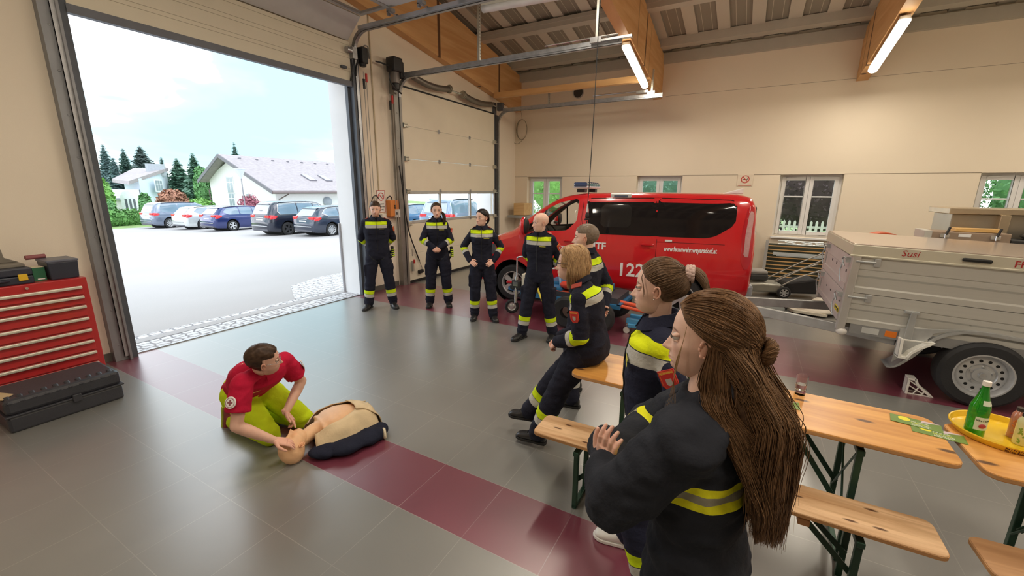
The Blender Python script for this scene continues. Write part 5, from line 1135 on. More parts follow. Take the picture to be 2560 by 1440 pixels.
# leaflets
def leaflet(label,x,y,rz,w=.10,h=.21,z=TZ+.001):
    t=thing('leaflet',label,'leaflet',(x,y,z),rz,'green leaflets on the long table')
    MB().b2((-h/2,-w/2,0),(h/2,w/2,.0012)).build('card',M('green leaflet',(.16,.27,.055),.4,coat=.3),t)
    MB().lathe([(0,.0016),(.026,.0014),(.026,.0012)],(-h*.22,.02,0),n=24).build('yellow_badge',M('badge yellow',(.80,.72,.03),.5),t)
    ink=M('leaflet white print',(.80,.82,.72),.5); iy=M('leaflet yellow print',(.70,.70,.10),.5)
    mb=MB(); mb.prism([(.02,.015),(.10,.048),(.10,.05),(.03,.05)],(0,0,.0013),(1,0,0),(0,1,0),(0,0,1),.0004); mb.build('photo_field',M('pale lilac print',(.62,.50,.55),.5),t)
    for k,(s,m_,y_) in enumerate((('Blut spenden',ink,.004),('Leben retten',iy,-.012),('Termine 2022',ink,-.027),('Rotes Kreuz',ink,-.041))): text(s,.014,t,(-.02,y_,.0014),(1,0,0),(0,1,0),m_,'print_line','LEFT',.0002,bold=.0003)
    return t
leaflet('green leaflet partly hidden by the long hair, below the water glass',2.80,-.285,R(-88))
leaflet('upper one of the two overlapping green leaflets by the yellow tray',2.905,-.93,R(-100),z=TZ+.003)
leaflet('lower one of the two overlapping green leaflets, reaching under the tray edge',2.83,-1.00,R(-97))
# bag under the table
t=thing('shoulder_bag','dark bag with straps and a pink flowered cloth lying under the bench end','bag',(2.62,.62,0))
mb=MB(); mb.ell((2.66,.52,.14),(.16,.14,.14),20,12); mb.ell((2.72,.40,.12),(.12,.14,.12),16,10); mb.build('bag_body',M('black bag cloth',(.02,.02,.022),.6,bump=.3),t,world=True,smooth=True)
MB().tube(bez([(2.60,.60,.20),(2.66,.70,.27),(2.78,.66,.26),(2.72,.56,.22)],8),.009,6).build('strap',blackp,t,world=True,smooth=True)
mb=MB(); mb.ell((2.60,.44,.20),(.07,.08,.09),14,10); mb.build('flowered_cloth',M('pink flowered cloth',(.62,.40,.36),.8,var=.4,scale=30),t,world=True,smooth=True)
# ---- red tool cabinet and the things on it
redc=M('red tool cabinet paint',(.46,.028,.030),.35,coat=.3,var=.05); hnd=M('pale handle bar',(.74,.70,.60),.35,.4)
CX1=1.535; CY0=5.80; CY1=6.30; CW=1.15; CZ=1.105
t=thing('tool_cabinet','red metal tool cabinet with eight drawers beside the big gate','tool cabinet',(CX1-CW/2,CY1-.25,0))
mb=MB(); mb.b2((CX1-CW,CY0+.02,.0),(CX1,CY1,CZ)); mb.build('carcass',redc,t,world=True,bevel=.008)
zs=[1.035,.935,.835,.71,.585,.465,.345,.225,.10]
zt=1.035
for i in range(8):
    a,b=zs[i],zs[i+1]; d=MB().b2((CX1-CW+.05,CY0,b+.006),(CX1-.05,CY0+.03,a-.006)).build('drawer',redc,t,world=True,bevel=.003)
    mb=MB(); mb.b2((CX1-CW+.05,CY0-.03,a-.036),(CX1-.055,CY0-.002,a-.006)); mb.build('handle',hnd,d,world=True,bevel=.008)
MB().cyl((CX1-.42,CY0+.02,CZ-.035),(CX1-.42,CY0-.003,CZ-.035),.012,n=12).build('lock',chrome,t,world=True)
MB().b2((CX1-CW+.14,CY0-.031,.80),(CX1-CW+.27,CY0-.029,.82)).build('badge',M('dark badge',(.15,.03,.03),.4),t,world=True)
z0=CZ
t=thing('plastic_bin','dark lidded plastic box standing at the right end of the tool cabinet','storage box',(1.42,6.0,z0))
dk=M('dark blue grey plastic',(.035,.04,.06),.4)
MB().box((1.405,6.02,z0+.085),(.20,.28,.17),taper=1.1).build('box_body',dk,t,world=True,bevel=.008); MB().box((1.405,6.02,z0+.18),(.235,.31,.025)).build('box_lid',M('grey blue lid',(.12,.13,.17),.35),t,world=True,bevel=.01)
t=thing('wrapped_tool','reddish handle of a tool lying on the lidded box','tool',(1.33,6.12,z0+.195)); MB().tube([(1.22,6.14,z0+.21),(1.36,6.16,z0+.212)],[.022,.022],10).build('handle',M('faded red grip',(.30,.10,.11),.5),t,world=True,smooth='auto')
t=thing('cardboard_box','small green product carton between the two dark boxes','carton',(1.22,6.0,z0))
MB().box((1.245,6.0,z0+.065),(.085,.14,.13)).build('carton_body',M('green carton',(.03,.16,.08),.5),t,world=True,bevel=.002); mb=MB(); mb.box((1.245,6.0,z0+.1315),(.08,.135,.002)); mb.build('carton_top',M('pale carton top',(.75,.68,.50),.6),t,world=True); MB().box((1.25,5.929,z0+.02),(.05,.002,.012)).build('carton_label',M('white sign face',(.85,.84,.82),.4),t,world=True)
t=thing('tool_case','flat black tool case with a yellow latch on the left of the tool cabinet','tool case',(1.0,6.0,z0))
mb=MB(); mb.b2((.60,5.86,z0),(1.19,6.24,z0+.075)); mb.b2((.60,5.86,z0+.08),(1.19,6.24,z0+.15)); mb.build('case_shell',dk,t,world=True,bevel=.012)
MB().b2((1.09,5.845,z0+.035),(1.15,5.862,z0+.095)).build('yellow_latch',M('yellow latch',(.75,.48,.03),.4),t,world=True,bevel=.004); MB().tube([(.74,5.84,z0+.05),(.9,5.83,z0+.045),(1.03,5.84,z0+.05)],.012,8).build('handle',dk,t,world=True,smooth=True)
t=thing('metal_bracket','dusty grey tool holder with two upright lugs on top of the black case','tool holder',(1.02,6.08,z0+.15))
dm=M('dusty grey plastic',(.20,.18,.15),.7,var=.2)
mb=MB(); mb.box((1.00,6.06,z0+.165),(.34,.22,.03)); mb.prism([(-.17,0),(.17,0),(.085,.05),(.08,.13),(.055,.115),(-.05,.115),(-.075,.13),(-.08,.05)],(1.0,6.13,z0+.18),(1,0,0),(0,0,1),(0,1,0),.025); mb.build('holder_body',dm,t,world=True,bevel=.006)
# ---- black transport case on the floor
t=thing('equipment_case','long black plastic equipment case lying flat in front of the tool cabinet','equipment case',(1.0,5.31,0),R(0))
bc=M('black ribbed case plastic',(.035,.036,.045),.38,var=.1,bump=.15,bscale=80)
XA,XB,YA,YB_=-.31,.43,-.20,.29
def tray_(z0,z1,y0,y1,ins):
    mb=MB(); mb.b2((XA+ins,y0+ins,z0),(XB-ins,y1-ins,z1)); return mb
tray_(0,.14,YA,YB_,.0).build('case_bottom',bc,t,bevel=.02)
tray_(.15,.285,YA,YB_,.0).build('case_lid',bc,t,bevel=.03)
MB().b2((XA-.012,YA-.012,.137),(XB+.012,YB_+.012,.153)).build('closing_rim',bc,t,bevel=.005)
mb=MB()
for i in range(10):
    x=XB-.055-.072*i; mb.box((x,YA+.045,.268),(.038,.10,.035),rot=(R(25),0,0)); 
mb.build('rib',bc,t,bevel=.012)
MB().box((XB-.32,YA-.012,.145),(.06,.02,.07)).build('case_latch',bc,t,bevel=.006)
mb=MB(); mb.add([(.70,5.16,.288),(.78,5.24,.288),(.72,5.40,.288),(.60,5.36,.288),(.70,5.16,.293),(.78,5.24,.293),(.72,5.40,.293),(.60,5.36,.293)],[(3,2,1,0),(4,5,6,7),(0,1,5,4),(1,2,6,5),(2,3,7,6),(3,0,4,7)]); mb.build('cardboard_flap',M('cardboard',(.50,.36,.20),.8),label='corner of brown cardboard lying on the black case at the left edge',cat='cardboard')
# ---- stack of slatted frames under the third window
t=thing('slatted_rack','stack of grey framed slatted bed bases leaning under the third window','slatted frame stack',(11.2,-1.0,0))
gf=M('grey frame profile',(.36,.35,.33),.6); slw=wood_mat('slat birch',(.62,.36,.14),(.76,.50,.22),(9,1,9),.5); dgf=M('dark green mesh',(.06,.07,.05),.8)
ya,yb_=-.42,-1.75; tl=.12
def P_(y,z,d=0): return V(11.30-.10+ (z-.5)*tl-d,y,z)
mb=MB(); 
for y in (ya,yb_): mb.prism([(-.03,0),(.03,0),(.03,1),(-.03,1)],P_(y,.04),(0,1,0),(P_(y,.93)-P_(y,.04)),(-1,0,0),.06)
mb.build('side_frame',gf,t,world=True)
mb=MB()
for k in range(9): z=.13+.085*k; a=P_((ya+yb_)/2,z,.03); mb.box(a,(.02,abs(yb_-ya)-.05,.022))
mb.build('slat_row',slw,t,world=True)
MB().box(P_((ya+yb_)/2,.46,-.03),(.02,1.3,.8),rot=(0,tl,0)).build('backing_cloth',dgf,t,world=True)
t=thing('folding_frame','folded white metal frames lying on the slatted bed bases','folding frame',(11.15,-1.0,.9))
mb=MB(); wm=M('white metal tube',(.66,.72,.74),.35,.4)
for z,d in ((.94,0),(.88,.06),(.66,.12),(.62,.12)): mb.tube([(11.12-d,-.62,z),(11.12-d,-1.45,z)],.014,6)
for y in (-.75,-1.05,-1.3): mb.tube([(11.1,y,.93),(10.98,y-.2,.90)],.01,6); mb.tube([(11.1,y-.2,.93),(10.98,y,.90)],.01,6)
mb.b2((10.95,-1.5,.64),(10.97,-.55,.70)); mb.build('frame_tube',wm,t,world=True)
# ---- lawn mower
t=thing('lawn_mower','grey petrol lawn mower with black grass box standing behind the van','lawn mower',(9.62,-.42,0),R(90+14))
gm=M('grey mower deck',(.33,.32,.27),.4,.4,var=.1); bk=M('black grass box',(.018,.017,.018),.6)
# local: x forward = away from grass box
mb=MB(); mb.prism([(-.30,.10),(.42,.08),(.46,.16),(.40,.24),(.1,.27),(-.22,.26),(-.30,.2)],(0,-.24,0),(1,0,0),(0,0,1),(0,1,0),.48); mb.build('deck',gm,t,bevel=.04,seg=3)
mb=MB(); mb.box((.16,0,.36),(.34,.30,.14)); mb.build('engine',M('engine dark',(.05,.05,.05),.5),t,bevel=.04); MB().box((.18,0,.46),(.34,.32,.08)).build('engine_cover',M('grey engine cover',(.30,.29,.27),.4),t,bevel=.035); MB().box((.30,-.17,.36),(.16,.03,.07)).build('exhaust_guard',M('silver guard',(.55,.53,.5),.35,.6),t,bevel=.015)
mb=MB(); mb.prism([(-.26,.08),(-.30,.30),(-.80,.40),(-.88,.10)],(0,-.21,0),(1,0,0),(0,0,1),(0,1,0),.42); mb.build('grass_box',bk,t,bevel=.04)
mb=MB()
for y in (-.23,.23): mb.tube(bez([(-.20,y,.22),(-.5,y,.42),(-.95,y,.62)],6),.014,8); mb.tube(bez([(-.1,y*.9,.30),(-.6,y*.9,.62),(-.98,y*.9,.84)],6),.012,8)
mb.tube([(-.98,-.21,.84),(-.98,.21,.84)],.014,8); mb.build('handle_bar',M('handle tube grey',(.40,.38,.35),.4,.6),t,smooth=True)
for x,r in ((-.26,.115),(.40,.09)):
    for y,s in ((-.29,-1),(.29,1)): wheel(t,(x,y,r),r,.055,s,'cover',6)
t=thing('car_bumper_parts','pile of white plastic parts lying behind the trailer drawbar','plastic parts',(8.9,-1.1,0))
wp=M('dirty white plastic',(.68,.64,.54),.5,var=.1)
mb=MB(); mb.ell((8.8,-1.35,.10),(.30,.24,.13),20,12); mb.ell((8.45,-1.15,.07),(.22,.30,.06),18,10); mb.box((8.3,-1.0,.05),(.35,.5,.04),rot=(.1,.1,.3)); mb.build('plastic_cover',wp,t,world=True,smooth='auto')
t=thing('floor_panel','flat grey steel plate with black knobs lying behind the trailer drawbar','steel plate',(8.35,-.55,0))
MB().box((8.4,-.42,.04),(1.1,.75,.02),rot=(0,0,.25)).build('plate',M('grey green plate',(.20,.22,.21),.35,.3),t,world=True)
for x,y in ((8.62,-.16),(8.25,-.72),(8.0,-.3)): mb=MB(); mb.cyl((x,y,.05),(x,y,.09),.012,n=8); mb.cyl((x,y,.09),(x,y,.12),.035,n=12); mb.build('knob',blackp,t,world=True)
# ---- steel boxes behind the trailer
st=M('stainless box steel',(.47,.42,.34),.33,.85,var=.06,scale=4); 
t=thing('stainless_cabinet','tall open stainless steel housing standing behind the trailer at the right edge','steel housing',(8.6,-3.2,0))
mb=MB(); mb.b2((8.3,-4.6,0),(9.0,-2.50,1.72)); mb.build('housing_body',st,t,world=True,bevel=.01); mb=MB(); mb.b2((8.22,-4.65,1.72),(9.05,-2.44,1.80)); mb.b2((8.2,-3.05,.0),(8.31,-2.95,1.72)); mb.build('folded_rim',M('stainless rim',(.60,.50,.36),.3,.8),t,world=True,bevel=.008)
t=thing('cable_bundle','black cable bundle lying in front of the stainless housing','cable bundle',(8.05,-3.35,0))
MB().b2((7.8,-3.9,0),(8.15,-2.95,1.42)).build('crate',M('dark crate',(.03,.03,.03),.7),t,world=True,bevel=.01); mb=MB(); mb.lathe([(.26,-.03),(.30,0),(.26,.03),(.22,0)],(7.98,-3.4,1.46),(0,0,1),30,True); mb.lathe([(.22,-.02),(.26,0),(.22,.03),(.18,0)],(7.98,-3.4,1.50),(0,.1,1),30,True); mb.build('cable_ring',blackp,t,world=True,smooth=True)
t=thing('equipment_box','brown metal equipment box with two toggle latches behind the trailer','equipment box',(8.0,-2.5,0))
MB().b2((7.75,-2.93,0),(8.15,-2.12,1.50)).build('box_body',M('taupe box paint',(.36,.27,.20),.45,.3),t,world=True,bevel=.01)
MB().b2((7.74,-2.18,.9),(8.16,-2.10,1.51)).build('box_end',M('pale grey box end',(.52,.50,.45),.5),t,world=True,bevel=.008)
for y in (-2.30,-2.78):
    mb=MB(); mb.box((7.73,y,1.45),(.03,.09,.05)); mb.tube([(7.71,y,1.47),(7.70,y,1.41)],.008,6); mb.build('toggle_latch',chrome,t,world=True,bevel=.006); MB().tube([(7.72,y-.01,1.46),(7.74,y-.04,1.56)],.014,8).build('latch_handle',blackp,t,world=True)
for y0,y1,z0_,z1_,n,m_ in ((-2.56,-2.44,1.44,1.48,'white_label',signw),(-2.62,-2.38,1.36,1.40,'green_label',M('pale green label',(.35,.42,.36),.5))): MB().b2((7.745,y0,z0_),(7.749,y1,z1_)).build(n,m_,t,world=True)
t=MB().b2((7.80,-2.84,1.505),(7.98,-2.42,1.55)).build('timber_offcut',wood_mat('yellow offcut wood',(.62,.36,.12),(.78,.50,.18),(6,1,6),.5),label='yellow timber offcut lying on the brown equipment box',cat='timber',bevel=.004)
t=thing('hose_reel','orange red round reel standing left of the brown equipment box','reel',(8.1,-1.9,0))
mb=MB(); mb.lathe([(.30,-.12),(.34,-.12),(.34,.12),(.30,.12)],(8.05,-1.74,1.10),(1,0,.0),36,True); mb.lathe([(.05,-.1),(.32,-.1),(.32,-.07),(.05,-.07)],(8.05,-1.74,1.10),(1,0,0),36,True); mb.build('reel_rim',M('orange red rim',(.62,.12,.05),.4),t,world=True,smooth='auto')
MB().prism([(-.3,0),(.3,0),(.05,.95),(-.05,.95)],(8.12,-1.74,0),(0,1,0),(0,0,1),(1,0,0),.06).build('reel_stand',steeld,t,world=True)
t=thing('shelf_boards','small stack of wooden boards fixed on the wall behind the van','wooden boards',(11.4,.3,1.3))
mb=MB(); mb.b2((11.05,.12,1.30),(11.54,.42,1.33)); mb.b2((11.0,.08,1.42),(11.54,.40,1.45)); mb.b2((11.1,.15,1.24),(11.54,.45,1.27)); mb.build('board',slw,t,world=True)
t=thing('broom_stick','dark pole leaning against the wall behind the rear of the van','pole',(11.1,.35,0)); MB().cyl((11.1,.32,0),(11.5,.12,1.05),.016,n=8).build('pole_shaft',M('dark stained pole',(.10,.03,.03),.5),t,world=True)
t=thing('wooden_crate','small wooden crate on a shelf behind the van windscreen','crate',(11.2,5.2,1.3)); MB().b2((11.0,5.75,1.28),(11.5,6.1,1.62)).build('crate_box',slw,t,world=True); MB().b2((10.9,5.6,1.2),(11.54,6.25,1.27)).build('wall_shelf',gf,t,world=True)
# ---- rescue trailer / trolley with generator in front of the van
t=thing('equipment_trolley','low equipment trailer with jockey wheel, winch and white canister in front of the van','equipment trolley',(5.9,2.4,0))
blu=M('blue painted steel',(.04,.20,.42),.4,.2,var=.1); ors=M('orange red pole paint',(.75,.10,.04),.4); 
mb=MB(); mb.b2((5.72,1.45,.36),(5.78,3.05,.42)); mb.b2((6.42,1.45,.36),(6.48,3.05,.42)); mb.b2((5.72,1.45,.36),(6.48,1.51,.42)); mb.b2((5.72,2.99,.36),(6.48,3.05,.42)); mb.b2((6.05,3.0,.34),(6.13,3.45,.40)); mb.build('chassis',blu,t,world=True,bevel=.006)
mb=MB(); mb.cyl((5.90,3.22,.18),(5.93,3.22,.62),.028,n=14); mb.cyl((5.93,3.22,.62),(5.94,3.22,.93),.012,n=10); mb.tube([(5.94,3.22,.93),(5.94,3.16,.95),(5.94,3.05,.96)],.014,8); mb.box((5.92,3.22,.50),(.08,.09,.07)); mb.tube([(5.90,3.22,.2),(5.90,3.28,.14)],.014,8); mb.build('jockey_stand',chrome,t,world=True,smooth='auto')
w_=thing('jockey_wheel',None,None,(0,0,0)); w_.parent=t; w_.matrix_local=omat(t).inverted()@Matrix.Translation((5.88,3.28,.115)); 
for k in list(w_.keys()): del w_[k]
MB().lathe([(.07,-.025),(.10,-.025),(.115,-.012),(.115,.012),(.10,.025),(.07,.025)],(0,0,0),(-.85,-.5,0),28,True).build('tyre',tyrem,w_,smooth='auto')
MB().lathe([(.075,.022),(.05,.012),(.03,.022),(0,.026)],(0,0,0),(-.85,-.5,0),24).build('rim',rimm,w_,smooth='auto')
MB().b2((5.90,2.86,.44),(6.14,3.12,.68)).build('white_canister',M('cream canister',(.74,.70,.58),.4),t,world=True,bevel=.02)
mb=MB(); mb.box((6.0,3.22,.48),(.22,.16,.16)); mb.cyl((5.95,3.32,.42),(6.15,3.32,.42),.05,n=12); mb.build('winch',M('greasy winch',(.03,.03,.03),.5),t,world=True,bevel=.02)
MB().box((6.12,3.42,.46),(.26,.14,.05),rot=(0,.25,.3)).build('red_lever',M('red lever',(.55,.02,.03),.3),t,world=True,bevel=.02)
mb=MB(); mb.tube(bez([(6.0,3.2,.4),(5.98,3.25,.26),(6.1,3.2,.22),(6.05,3.1,.34)],5),.008,6); mb.build('safety_chain',steel,t,world=True)
for y in (1.72,2.2):
    for x in (5.62,6.58): MB().lathe([(.09,-.05),(.20,-.06),(.235,-.035),(.24,0),(.235,.035),(.20,.06),(.09,.05)],(x,y-.0,.24),(1,0,0),32,True).build('fat_tyre',tyrem,t,world=True,smooth='auto')
mb=MB(); mb.b2((5.78,1.5,.42),(6.42,3.0,.50)); mb.build('load_deck',M('dark deck',(.05,.05,.06),.6),t,world=True)
t2=thing('rescue_stretcher','blue and orange rescue equipment tied on the low trolley','rescue equipment',(6.0,2.0,.50))
mb=MB(); mb.tube([(5.80,2.9,.56),(5.82,.98,.34)],.024,8); mb.tube([(5.92,2.9,.56),(5.95,.92,.36)],.030,8); mb.build('orange_pole',ors,t2,world=True,smooth=True)
mb=MB(); mb.b2((6.0,1.7,.50),(6.35,2.7,.60)); mb.b2((5.78,2.35,.50),(6.0,2.75,.56)); mb.build('blue_case',blu,t2,world=True,bevel=.02)
MB().tube([(5.95,2.45,.55),(6.15,2.6,.92)],.018,8).build('blue_rod',M('pale blue rod',(.25,.42,.62),.4),t2,world=True)
MB().ell((5.86,2.3,.60),(.10,.12,.06)).build('red_pouch',M('red pouch',(.70,.06,.03),.5),t2,world=True,smooth=True)
MB().tube(bez([(5.74,2.75,.52),(5.62,2.6,.36),(5.66,2.45,.22),(5.75,2.5,.2)],5),.016,6).build('yellow_strap',M('yellow strap',(.75,.60,.05),.6),t2,world=True)
t=thing('wheel_dolly','blue plastic wheel dolly on the floor at the end of the orange poles','wheel dolly',(5.86,1.25,0))
mb=MB(); mb.box((5.95,1.22,.13),(.30,.30,.06),rot=(0,0,.2)); mb.box((5.84,1.22,.19),(.06,.30,.08)); mb.box((6.06,1.22,.19),(.06,.30,.08)); mb.build('dolly_frame',M('light blue plastic',(.08,.32,.58),.4),t,world=True,bevel=.012)
for x,y in ((5.84,1.08),(6.08,1.10),(5.84,1.36),(6.06,1.38)): MB().cyl((x-.015,y,.045),(x+.015,y,.045),.045,n=16).build('caster',M('pale caster',(.7,.68,.64),.5),t,world=True); MB().cyl((x,y,.05),(x,y,.12),.012,n=8).build('caster_fork',steel,t,world=True)
# ================================================================ PEOPLE
def remesh(mb,voxel,smooth=6):
    me=bpy.data.meshes.new('tmp'); me.from_pydata([tuple(p) for p in mb.v],[],mb.f)
    bm=bmesh.new(); bm.from_mesh(me); bmesh.ops.recalc_face_normals(bm,faces=bm.faces); bm.to_mesh(me); bm.free()
    o=bpy.data.objects.new('tmp',me); COL.objects.link(o); r=o.modifiers.new('r','REMESH'); r.mode='VOXEL'; r.voxel_size=voxel
    if smooth: s=o.modifiers.new('s','SMOOTH'); s.factor=.5; s.iterations=smooth
    bpy.context.view_layer.update(); out=bpy.data.meshes.new_from_object(o.evaluated_get(bpy.context.evaluated_depsgraph_get()))
    bpy.data.objects.remove(o); bpy.data.meshes.remove(me)
    n=len(out.vertices); co=np.empty(n*3); out.vertices.foreach_get('co',co); no=np.empty(n*3); out.vertex_normals.foreach_get('vector',no)
    fs=[tuple(p.vertices) for p in out.polygons]; bpy.data.meshes.remove(out)
    return co.reshape(-1,3),no.reshape(-1,3),fs
def loft(mb,rings,n=20,pw=2.):
    """rings: (centre, x axis, y axis, rx, ry)"""
    vs=[]
    for c,ax,ay,rx,ry in rings:
        for j in range(n):
            a=2*PI*j/n; ca,sa=math.cos(a),math.sin(a); k=(abs(ca)**pw+abs(sa)**pw)**(-1/pw); vs.append(V(c)+V(ax)*rx*ca*k+V(ay)*ry*sa*k)
    K=len(rings); fs=[(i*n+j,i*n+(j+1)%n,(i+1)*n+(j+1)%n,(i+1)*n+j) for i in range(K-1) for j in range(n)]+[tuple(range(n-1,-1,-1)),tuple(range((K-1)*n,K*n))]
    mb.add(vs,fs)
def limb(mb,pts,rs,n=16):
    mb.tube(pts,rs,n); mb.ell(pts[0],rs[0],14,8); mb.ell(pts[-1],rs[-1],14,8)
def ik(a,b,l1,l2,hint):
    a,b=V(a),V(b); d=b-a; L=d.length
    if L>(l1+l2)*.999: b=a+d*((l1+l2)*.999/L); d=b-a; L=d.length
    x=(l1*l1-l2*l2+L*L)/(2*L); h=math.sqrt(max(l1*l1-x*x,0)); u=d/L; hv=V(hint)-u*V(hint).dot(u); hv.normalize()
    return a+u*x+hv*h,b
G=lambda v,c,s: np.exp(-((v-c)/s)**2)
_ico=None
def ico():
    global _ico
    if _ico is None:
        bm=bmesh.new(); bmesh.ops.create_icosphere(bm,subdivisions=6,radius=1); v=np.array([list(x.co) for x in bm.verts]); v/=np.linalg.norm(v,axis=1)[:,None]; f=[tuple(q.index for q in p.verts) for p in bm.faces]; bm.free(); _ico=(v,f)
    return _ico
def head_verts(fem=False,wide=1.,mann=False):
    d,f=ico(); 
    def ray(c,r):
        c=np.array(c); r=np.array(r); D=d/r; C=c/r; A=(D*D).sum(1); B=-(D@C); Cc=(C*C).sum()-1
        return (-B+np.sqrt(np.maximum(B*B-A*Cc,0)))/A
    r1=ray((0,-.014,.028),(.0765,.100,.088)); r2=ray((0,.018,-.035),(.060 if not fem else .056,.072,.080)); r3=ray((0,.022,-.066),(.047 if not fem else .041,.058,.050))
    k=90.; r=np.log(np.exp(k*r1)+np.exp(k*r2)+np.exp(k*r3))/k-.004
    p=d*r[:,None]; x,y,z=p.T.copy(); fr=(y>0)*1.; X=np.abs(x)
    # flatten the temples and the face plane a little
    p[:,0]*=wide*(1-.05*G(z,.02,.03)*fr)
    p[:,1]-=fr*.006*G(X,.0,.06)*G(z,-.02,.05)*np.clip(y/.09,0,1)
    nl=1.1 if not fem else 1.0
    zr=np.clip((.012-z)/.052,0,1); ridge=np.where(z>-.0455,zr**1.25,np.clip(1-(-.0455-z)/.007,0,1)); ridge=np.where(z>.012,0,ridge)
    p[:,1]+=fr*nl*(.0255*ridge*G(x,0,.0088)+.003*G(z,.012,.012)*G(x,0,.010))
    p[:,1]+=fr*nl*.0075*(G(X,.0125,.007)*G(z,-.0405,.0065))
    p[:,1]+=fr*(-.0085*G(X,.031,.0165)*G(z,.002,.0115)); p[:,1]+=fr*(.0045 if not fem else .002)*G(X,.025,.022)*G(z,.021,.008)
    p[:,1]+=fr*(.0055*G(z,-.0605,.0042)*G(x,0,.018)+.0065*G(z,-.0705,.0048)*G(x,0,.016)-.0045*G(z,-.0655,.0018)*G(x,0,.022)-.003*G(z,-.079,.005)*G(x,0,.02))
    p[:,1]+=fr*(.0075*G(z,-.096,.013)*G(x,0,.016)); p[:,1]+=fr*.0025*G(X,.042,.016)*G(z,-.026,.016)
    p[:,0]+=np.sign(x)*fr*.004*G(X,.055,.02)*G(z,-.022,.018)*G(y,.05,.04)
    # nape
    p[:,1]+=(1-fr)*.020*G(z,-.085,.035)*np.clip(-y/.06,0,1)
    return p,f
def headskin_color(p,fem,brow,beard,lip):
    x,y,z=p.T; X=np.abs(x); fr=np.clip((y-.05)/.02,0,1); c=np.ones((len(p),4)); 
    def mixc(m,col): 
        for i in range(3): c[:,i]=c[:,i]*(1-m)+col[i]*m
    mixc(fr*.35*G(X,.042,.02)*G(z,-.035,.018),(1.0,.72,.66)); mixc(fr*.25*G(x,0,.014)*G(z,-.038,.014),(1.,.72,.66))
    ml=np.clip(G(z,-.0655,.0105)*G(x,0,.021)*2.2-.9,0,1)*fr; mixc(ml,lip)
    bz=.0205-.9*np.clip(X-.030,0,1)**1*.35; mb_=np.clip((G(z,bz,.0042 if fem else .0058)*G(X,.031,.0165))*2.4-.9,0,1)*fr; mixc(mb_*.85,brow)
    mixc(np.clip(G(z,.0062-.03*np.abs(X-.031),.0022)*G(X,.031,.0135)*2-.7,0,1)*fr*(.8 if fem else .55),(.12,.07,.05))
    if beard:
        jaw=np.clip((-.040-z)/.02,0,1)*np.clip((y+.005)/.02,0,1); cut=1-np.clip(G(z,-.0655,.009)*G(x,0,.020)*2,0,1); up=np.clip((-.048-z+.35*np.clip(X-.03,0,1))/.006,0,1); mixc(beard[0]*jaw*cut*np.clip(up+np.clip((X-.045)/.01,0,1),0,1),beard[1])
    return c
def skin_mat(name,col):
    if name in MATS: return MATS[name]
    m=M(name,col,.48,var=.04,scale=30,bump=.06,bscale=300); nt=m.node_tree; b=nt.nodes['Principled BSDF']
    at=nt.nodes.new('ShaderNodeAttribute'); at.attribute_name='tint'; mx=nt.nodes.new('ShaderNodeMix'); mx.data_type='RGBA'; mx.blend_type='MULTIPLY'; mx.inputs[0].default_value=1
    src=b.inputs['Base Color'].links[0].from_socket; nt.links.new(src,mx.inputs[6]); nt.links.new(at.outputs['Color'],mx.inputs[7]); nt.links.new(mx.outputs[2],b.inputs['Base Color'])
    b.inputs['Subsurface Weight'].default_value=.12; b.inputs['Subsurface Radius'].default_value=(.02,.008,.005); b.inputs['Subsurface Scale'].default_value=.3
    return m
def hair_mat(name,c1,c2,rough=.42):
    if name in MATS: return MATS[name]
    m=bpy.data.materials.new(name); m.use_nodes=True; nt=m.node_tree; b=nt.nodes['Principled BSDF']; N=nt.nodes.new; L=nt.links.new
    at=N('ShaderNodeAttribute'); at.attribute_name='rnd'; tc=N('ShaderNodeTexCoord'); nz=N('ShaderNodeTexNoise'); nz.inputs['Scale'].default_value=130; nz.inputs['Detail'].default_value=3; L(tc.outputs['Object'],nz.inputs[0])
    ad=N('ShaderNodeMath'); ad.operation='MULTIPLY_ADD'; L(nz.outputs[0],ad.inputs[0]); ad.inputs[1].default_value=.5; L(at.outputs['Fac'],ad.inputs[2])
    cr=N('ShaderNodeValToRGB'); e=cr.color_ramp.elements; e[0].position=.2; e[0].color=(*c1,1); e[1].position=1.1 if False else .95; e[1].color=(*c2,1); L(ad.outputs[0],cr.inputs[0]); L(cr.outputs[0],b.inputs['Base Color'])
    b.inputs['Roughness'].default_value=rough; b.inputs['Specular IOR Level'].default_value=.22; b.inputs['Sheen Weight'].default_value=.0
    bp=N('ShaderNodeBump'); bp.inputs['Strength'].default_value=.2; bp.inputs['Distance'].default_value=.002; n2=N('ShaderNodeTexNoise'); n2.inputs['Scale'].default_value=160; L(tc.outputs['Object'],n2.inputs[0]); L(n2.outputs[0],bp.inputs['Height']); L(bp.outputs[0],b.inputs['Normal'])
    MATS[name]=m; return m
LIME=(.62,.80,.01); SILV=(.50,.49,.45); LIME2=(.80,.78,.02); GREY2=(.30,.28,.20)
